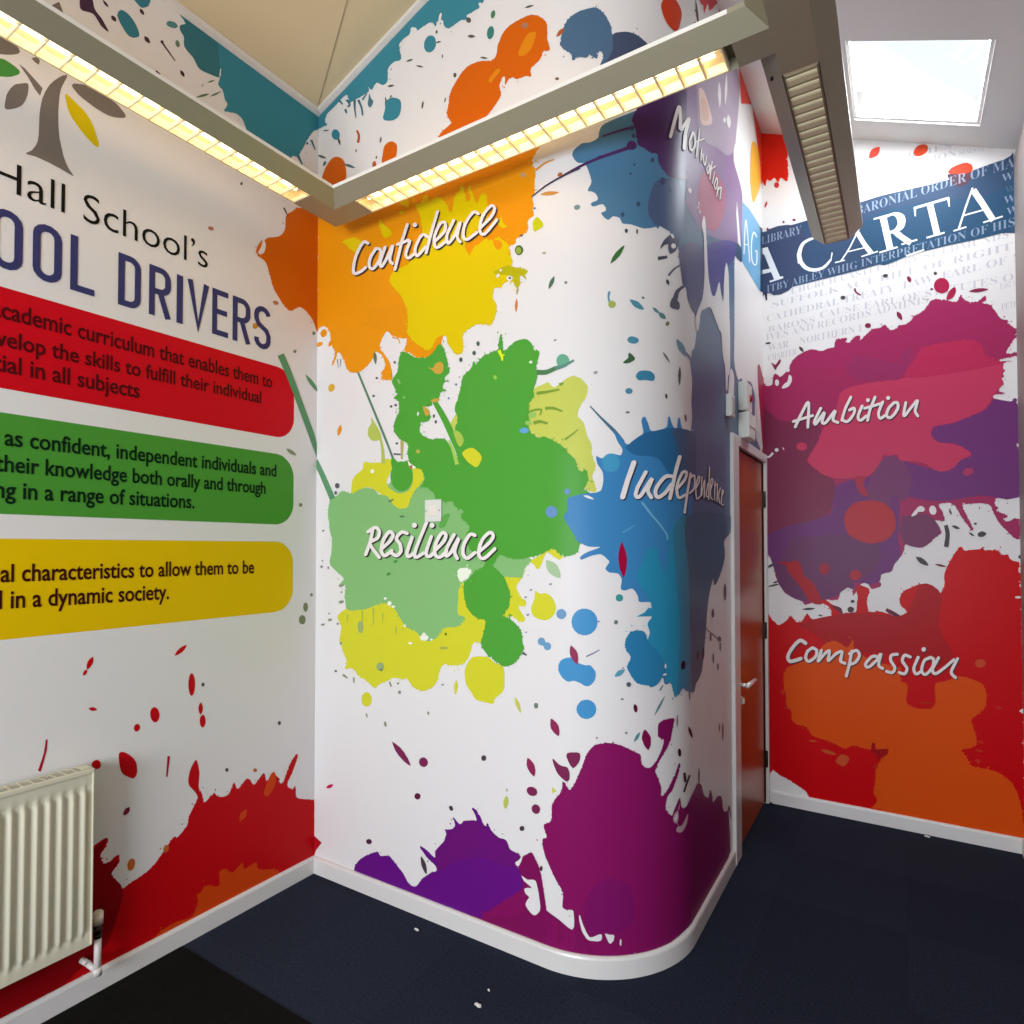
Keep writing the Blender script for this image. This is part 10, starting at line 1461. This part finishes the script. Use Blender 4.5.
# ------------------------------------------------------------------ radiator
rad_mat = mat('cream_radiator_enamel', 'DAD4BC', rough=.32)
RY1, RZ0, RZ1, RXF = 1.045, .218, .806, WA+.092
RY0 = RY1-1.20
rad = empty('radiator', (WA, (RY0+RY1)/2, .0), 'cream ribbed panel radiator on the left wall beside the red splash', 'radiator')
bm = bmesh.new()                                    # pressed front panel with vertical flutes
zs = [RZ0, RZ0+.03, RZ0+.045, RZ0+.06, RZ1-.075, RZ1-.06, RZ1-.045, RZ1-.012]
def depth(y, k):
    ph = ((RY1-.028-y) % .0337)/.0337
    inside = RY0+.02 < y < RY1-.02
    g = .5-.5*math.cos(2*math.pi*ph); g = g**.7
    return (.010*(1-g)) * (k if inside else 0)
N = 420
ks = [0, 0, .25, 1, 1, .25, 0, 0]
grid = []
for i in range(N+1):
    y = RY0+(RY1-RY0)*i/N
    grid.append([bm.verts.new((RXF-.010+(depth(y, k) if k else .0)+ (0 if k else .004), y, z)) for z, k in zip(zs, ks)])
for A, B in zip(grid, grid[1:]):
    for i in range(len(zs)-1):
        f = bm.faces.new((A[i], B[i], B[i+1], A[i+1])); f.smooth = True
link('front_panel', bm, rad_mat, rad)
bm = bmesh.new(); box(bm, (WA+.028, RY0+.01, RZ0+.004), (WA+.036, RY1-.012, RZ1-.02)); box(bm, (RXF-.016, RY0+.006, RZ0+.002), (RXF-.0095, RY1-.006, RZ1-.02)); link('back_panel', bm, rad_mat, rad)
for y0, y1 in ((RY1-.004, RY1), (RY0, RY0+.004)):
    bm = bmesh.new(); box(bm, (WA+.026, y0, RZ0+.004), (RXF+.0, y1, RZ1), bev=.001); link('side_panel', bm, rad_mat, rad)
bm = bmesh.new(); box(bm, (WA+.04, RY0+.02, RZ0+.03), (RXF-.018, RY1-.02, RZ1-.001)); link('convector', bm, mat('convector_painted_shade', '1C1B18', rough=.7), rad)  # near-black box: the shade inside the radiator painted as its colour
bm = bmesh.new()                                    # top grille: rim, cross bars and slats running along
box(bm, (RXF-.016, RY0, RZ1-.012), (RXF+.001, RY1, RZ1+.003), bev=.002); box(bm, (WA+.024, RY0, RZ1-.012), (WA+.032, RY1, RZ1+.003), bev=.001)
box(bm, (WA+.030, RY1-.028, RZ1-.004), (RXF-.01, RY1, RZ1+.003)); box(bm, (WA+.030, RY0, RZ1-.004), (RXF-.01, RY0+.028, RZ1+.003))
for i in range(3):
    x = WA+.0425+i*.0112; box(bm, (x, RY0+.02, RZ1+.0012), (x+.0034, RY1-.02, RZ1+.0026))
y = RY0+.04
while y < RY1-.03:
    box(bm, (WA+.03, y, RZ1+.0008), (RXF-.014, y+.004, RZ1+.0024)); y += .030
link('top_grille', bm, rad_mat, rad)
for y in (RY1-.15, RY0+.15):
    bm = bmesh.new(); box(bm, (WA+.0005, y-.012, .40), (WA+.028, y+.012, .70)); link('wall_bracket', bm, rad_mat, rad)
vx, vy = WA+.058, 1.077
bm = bmesh.new(); cyl(bm, (vx, vy, .262), (vx, vy, .300), .0155, .0165); cyl(bm, (vx, vy, .300), (vx, vy, .306), .0165, .011); link('valve_cap', bm, mat('white_valve_cap', 'E0D2C0', rough=.4), rad)
bm = bmesh.new(); cyl(bm, (vx, vy, .222), (vx, vy, .262), .011); cyl(bm, (vx, vy, .236), (vx, vy, .250), .0145, seg=6); cyl(bm, (vx, vy-.035, .243), (vx, vy+.004, .243), .0085); cyl(bm, (vx, vy, .215), (vx, vy, .228), .013, seg=6); link('valve_body', bm, mat('tarnished_brass', '3A2C26', rough=.3, metal=.8), rad)
pipe_mat = mat('white_painted_pipe', 'D8D0CA', rough=.35)
bm = bmesh.new(); cyl(bm, (vx, vy, .094), (vx, vy, .222), .011); cyl(bm, (vx, vy, .088), (vx, vy, .115), .014); cyl(bm, (vx, vy, .102), (WA+.030, vy-.018, .128), .010); cyl(bm, (WA+.030, vy-.018, .128), (WA+.004, vy-.026, .135), .010)
link('pipe', bm, pipe_mat, rad)

# ------------------------------------------------------------------ suspended linear light
alu = mat('satin_beige_metal', 'A39C84', rough=.42, metal=.35)
lip_mat = mat('pale_edge_lip', 'EEEAE0', rough=.4)
louv = mat('reflector_louvre', 'F2E6C4', rough=.4, metal=.3)
lamp_m = mat('lit_tube', 'FFE9B0', rough=.5, emit='FFDFAC', estr=5.4)
up_m = mat('added_uplight', 'FFE9B0', rough=.5, emit='FFC870', estr=5.0)  # unseen glow added on the housing to warm the ceiling and upper walls
dull_refl = mat('unlit_reflector', '8C8468', rough=.35, metal=.5)
ZF = 3.0
light = empty('linear_light', (-1.1, 1.87, ZF), 'long beige metal strip light with lit louvres hanging in an angled run under the ceiling', 'ceiling light')
HW, WG = .052, .054                                 # half width of the louvre slot, width of each slanted wing
# cross-section of the body, u across, v up (open slot in the middle)
PROF = [(-HW, 0), (-HW-WG, .048), (-HW-WG, .062), (-HW-WG+.008, .066), (-.05, .085), (.05, .085), (HW+WG-.008, .066), (HW+WG, .062), (HW+WG, .048), (HW, 0), (HW, .045), (-HW, .045)]
def run(name, axis, c0, t0, t1, mt0=0, mt1=0):
    # axis 'x': runs along x at y=c0; axis 'y': runs along y at x=c0; mt: mitre slope (shift per unit u)
    bm = bmesh.new(); n = len(PROF)
    def pt(u, v, t, mt):
        tt = t+mt*u
        return Vector((tt, c0+u, ZF+v)) if axis == 'x' else Vector((c0+u, tt, ZF+v))
    A = [bm.verts.new(pt(u, v, t0, mt0)) for u, v in PROF]; B = [bm.verts.new(pt(u, v, t1, mt1)) for u, v in PROF]
    for i in range(n):
        f = bm.faces.new((A[i], A[(i+1) % n], B[(i+1) % n], B[i])); f.material_index = 1 if i in (1, 2, 6, 7) else 0
    bm.faces.new(A[::-1]); bm.faces.new(B)
    bmesh.ops.recalc_face_normals(bm, faces=bm.faces)
    return link(name, bm, [alu, lip_mat], light)
X1 = -2.095; Y2 = 1.877; X3 = -.245
JX0, JX1 = -.40, X3+HW+WG
run('housing', 'y', X1, YB+.6, Y2, 0, -1)
run('housing', 'x', Y2, X1, JX0, -1, 0)
run('housing', 'y', X3, 2.03, 3.275)
# end cap and solid junction block
def solid(name, pts_fn, t0, t1):
    bm = bmesh.new(); pr = [(-HW, 0), (-HW-WG, .048), (-HW-WG, .062), (-HW-WG+.008, .066), (-.05, .085), (.05, .085), (HW+WG-.008, .066), (HW+WG, .062), (HW+WG, .048), (HW, 0)]
    prism(bm, pr, pts_fn, t0, t1); bmesh.ops.recalc_face_normals(bm, faces=bm.faces); return link(name, bm, alu, light)
solid('end_cap', lambda u, v, t: Vector((X3+u, t, ZF+v)), 3.275, 3.287)
solid('junction_box', lambda u, v, t: Vector((X3+u, t, ZF+v)), .4, 2.03)
solid('junction_box', lambda u, v, t: Vector((t, Y2+u, ZF+v)), JX0, X3-HW)
def louvre(axis, c0, t0, t1, pitch, lit, m_blade, m_tray):
    w = HW-.003
    def V(u, t, z): return Vector((t, c0+u, z)) if axis == 'x' else Vector((c0+u, t, z))
    bm = bmesh.new()                                # curved reflector tray
    prof = [(-w, ZF+.001), (-w*.86, ZF+.028), (-w*.5, ZF+.042), (w*.5, ZF+.042), (w*.86, ZF+.028), (w, ZF+.001)]
    for (u0, z0), (u1, z1) in zip(prof, prof[1:]): quad(bm, [V(u0, t0, z0), V(u1, t0, z1), V(u1, t1, z1), V(u0, t1, z0)])
    for t in (t0, t1): quad(bm, [V(u, t, z) for u, z in prof])
    for s in (-1, 1):                               # rim strips
        for k in (0,):
            bmx = [V(s*w, t0, ZF-.003), V(s*(w-.005), t0, ZF-.003), V(s*(w-.005), t1, ZF-.003), V(s*w, t1, ZF-.003)]
            quad(bm, bmx)
    link('reflector', bm, m_tray, light)
    bm = bmesh.new()
    n = int((t1-t0)/pitch)
    for i in range(n+1):
        t = t0+(t1-t0)*(i+.0)/n
        h = .014; k0, k1 = (.0015, .004) if m_tray is louv else (.012, .0185)
        prism(bm, [(-k0, ZF+.001), (k0, ZF+.001), (k1, ZF+.004), (k1*1.25, ZF+.001+h), (-k1*1.25, ZF+.001+h), (-k1, ZF+.004)], lambda u, v, x: V(x, t+u, v), -w*.98, w*.98)
    for s in (-1, 1):                               # side rails that carry the blades
        a, b_ = V(s*w*.98-.001, t0-.004, ZF+.002), V(s*w*.98+.001, t1+.004, ZF+.012)
        box(bm, [min(p) for p in zip(a, b_)], [max(p) for p in zip(a, b_)])
    link('louvre', bm, m_blade, light)
    if lit is not None:
        bm = bmesh.new(); cyl(bm, V(0, t0+.03, ZF+.030), V(0, t1-.03, ZF+.030), .008, seg=12); link('lamp_tube', bm, lit, light)
louvre('y', X1, -1.2, 1.70, .065, lamp_m, louv, louv)
louvre('x', Y2, -1.92, -.43, .065, lamp_m, louv, louv)
tube_dim = mat('unlit_tube', 'E4DCC0', rough=.4)
louvre('y', X3, 2.035, 3.262, .049, tube_dim, mat('beige_louvre', 'DCD0A8', rough=.45, metal=.1), dull_refl)
for nm, a, b_ in (('added_uplight', (X1, -1.2, ZF+.097), (X1, 1.6, ZF+.097)), ('added_uplight', (-1.9, Y2, ZF+.097), (-.5, Y2, ZF+.097))):
    bm = bmesh.new(); cyl(bm, a, b_, .010, seg=10); link(nm, bm, up_m, light)
for q0, q1 in (((X1-HW-.001, 1.705, ZF-.0005), (X1+HW+.001, Y2+HW+.001, ZF+.012)), ((X1+HW, Y2-HW-.001, ZF-.0005), (-1.925, Y2+HW+.001, ZF+.012))):
    bm = bmesh.new(); box(bm, q0, q1); link('corner_cover', bm, alu, light)
bm = bmesh.new(); cyl(bm, (-.325, 2.03, ZF+.004), (-.325, 2.03, ZF-.003), .005, seg=10); link('screw', bm, dark_steel, light)
for x, y in ((X1, .3), (X1, -1.5), (X3, .6)):
    bm = bmesh.new(); cyl(bm, (x, y, ZF+.08), (x, y, roof(x)-.001), .0015, seg=8); link('suspension_wire', bm, steel, light)

# ------------------------------------------------------------------ floor mat and scraps
mat_b = mat('black_barrier_mat', '11110F', rough=.95, noise=.8, nscale=110, bump=.7, bscale=600, spec=.1)
bm = bmesh.new(); box(bm, (WA+.017, -.6, .0003), (-1.2, 1.397, .003), bev=.001)
tag(link('door_mat', bm, mat_b), 'flat black mat tile set on the navy carpet by the left skirting', 'mat')
paper = mat('scrap_paper', 'DCD8D4', rough=.8)
def scrap(x, y, r, seed, label):
    rnd = random.Random(seed); bm = bmesh.new(); n = 9
    top = []; 
    for i in range(n):
        a = 2*math.pi*i/n; q = r*(.35+.65*abs(math.cos(a*1+.4)))*(.8+.4*rnd.random())
        top.append((x+q*math.cos(a), y+q*.5*math.sin(a)))
    c = bm.verts.new((x, y, .009)); t = [bm.verts.new((p, q, .003+.004*rnd.random())) for p, q in top]; b_ = [bm.verts.new((p, q, .0004)) for p, q in top]
    for i in range(n): bm.faces.new((c, t[i], t[(i+1) % n])); bm.faces.new((t[i], b_[i], b_[(i+1) % n], t[(i+1) % n]))
    bm.faces.new(b_[::-1])
    tag(link('paper_scrap', bm, paper), label, 'scrap')
scrap(-1.236, 1.752, .017, 1, 'largest white paper scrap on the carpet, in front of the curved skirting')
scrap(-1.69, 1.962, .011, 2, 'small white scrap on the carpet close to the skirting below the purple splash')
scrap(-1.245, 1.83, .005, 3, 'tiny white speck on the carpet just behind the largest scrap')
scrap(.095, 4.045, .016, 4, 'white scrap at the foot of the far skirting under the orange splash')

# ------------------------------------------------------------------ lettering and panels on the walls (parts of their wall)
SURF = {'L': (P_left, (), wall_left), 'C': (P_center, ARC, wall_center), 'F': (P_far, (), wall_far)}
for sf, label, rows in LETTERING:
    P, cuts, wall = SURF[sf]
    bm = bmesh.new(); ms = []; mural(bm, ms, rows, P, cuts)
    o = link('text_panel' if 'panel' in label else 'lettering', bm, ms, wall); o['label'] = label
def math_bold(s): return ''.join(chr(0x1D400+ord(c)-65) if 'A' <= c <= 'Z' else c for c in s)
def glyph_mesh(s, kind):
    cu = bpy.data.curves.new('line', 'FONT'); cu.body = math_bold(s) if kind == 'serif' else s
    cu.resolution_u = 3; cu.size = 1; cu.offset = {'sans': .016, 'thin': -.006, 'serif': -.012}[kind]
    ob = bpy.data.objects.new('line', cu); COL.objects.link(ob); bpy.context.view_layer.update()
    me = bpy.data.meshes.new_from_object(ob); bpy.data.objects.remove(ob); return me
def extent(me):
    xs = [v.co.x for v in me.vertices]; ys = [v.co.y for v in me.vertices]; return min(xs), max(xs), min(ys), max(ys)
_cap = {}
faint_bm = {}
for sf, pre, s, u0, v0, u1, v1, h, col, kind, lv in TEXT_LINES:
    P, cuts, wall = SURF[sf]
    if kind not in _cap: _cap[kind] = extent(glyph_mesh('H' if kind != 'sans' else 'l', kind))[3]
    full = glyph_mesh(pre+s, kind); x0, x1, _, _ = extent(full)
    if pre.strip(): m2 = glyph_mesh(s, kind); a0, a1, _, _ = extent(m2); w = a1-a0
    else: w = x1-x0
    k = (u1-u0)/w; ky = h/_cap[kind]; sl = (v1-v0)/(u1-u0)
    key = (sf, col, lv)
    if lv == 1:
        if key not in faint_bm: faint_bm[key] = bmesh.new()
        bm = faint_bm[key]
    else: bm = bmesh.new()
    vs = []
    for v in full.vertices:
        u = u1-(x1-v.co.x)*k; vs.append(bm.verts.new(P(u, v0+(u-u0)*sl+v.co.y*ky, LAYER*lv)))
    for f in full.polygons:
        try: bm.faces.new([vs[i] for i in f.vertices])
        except ValueError: pass
    if lv != 1:
        o = link('lettering', bm, vinyl(col), wall)
        tone = {'16140E': 'thin black', '520A10': 'dark red', '0C2614': 'dark green', '3E1008': 'dark brown', '8E9CB2': 'small pale blue', '56687E': 'dim blue'}[col]
        o['label'] = tone+' line of lettering reading '+(pre+s).strip()
for (sf, col, lv), bm in faint_bm.items():
    o = link('lettering', bm, vinyl(col), SURF[sf][2]); o['label'] = 'faint grey background words in serif capitals'; o['kind'] = 'stuff'
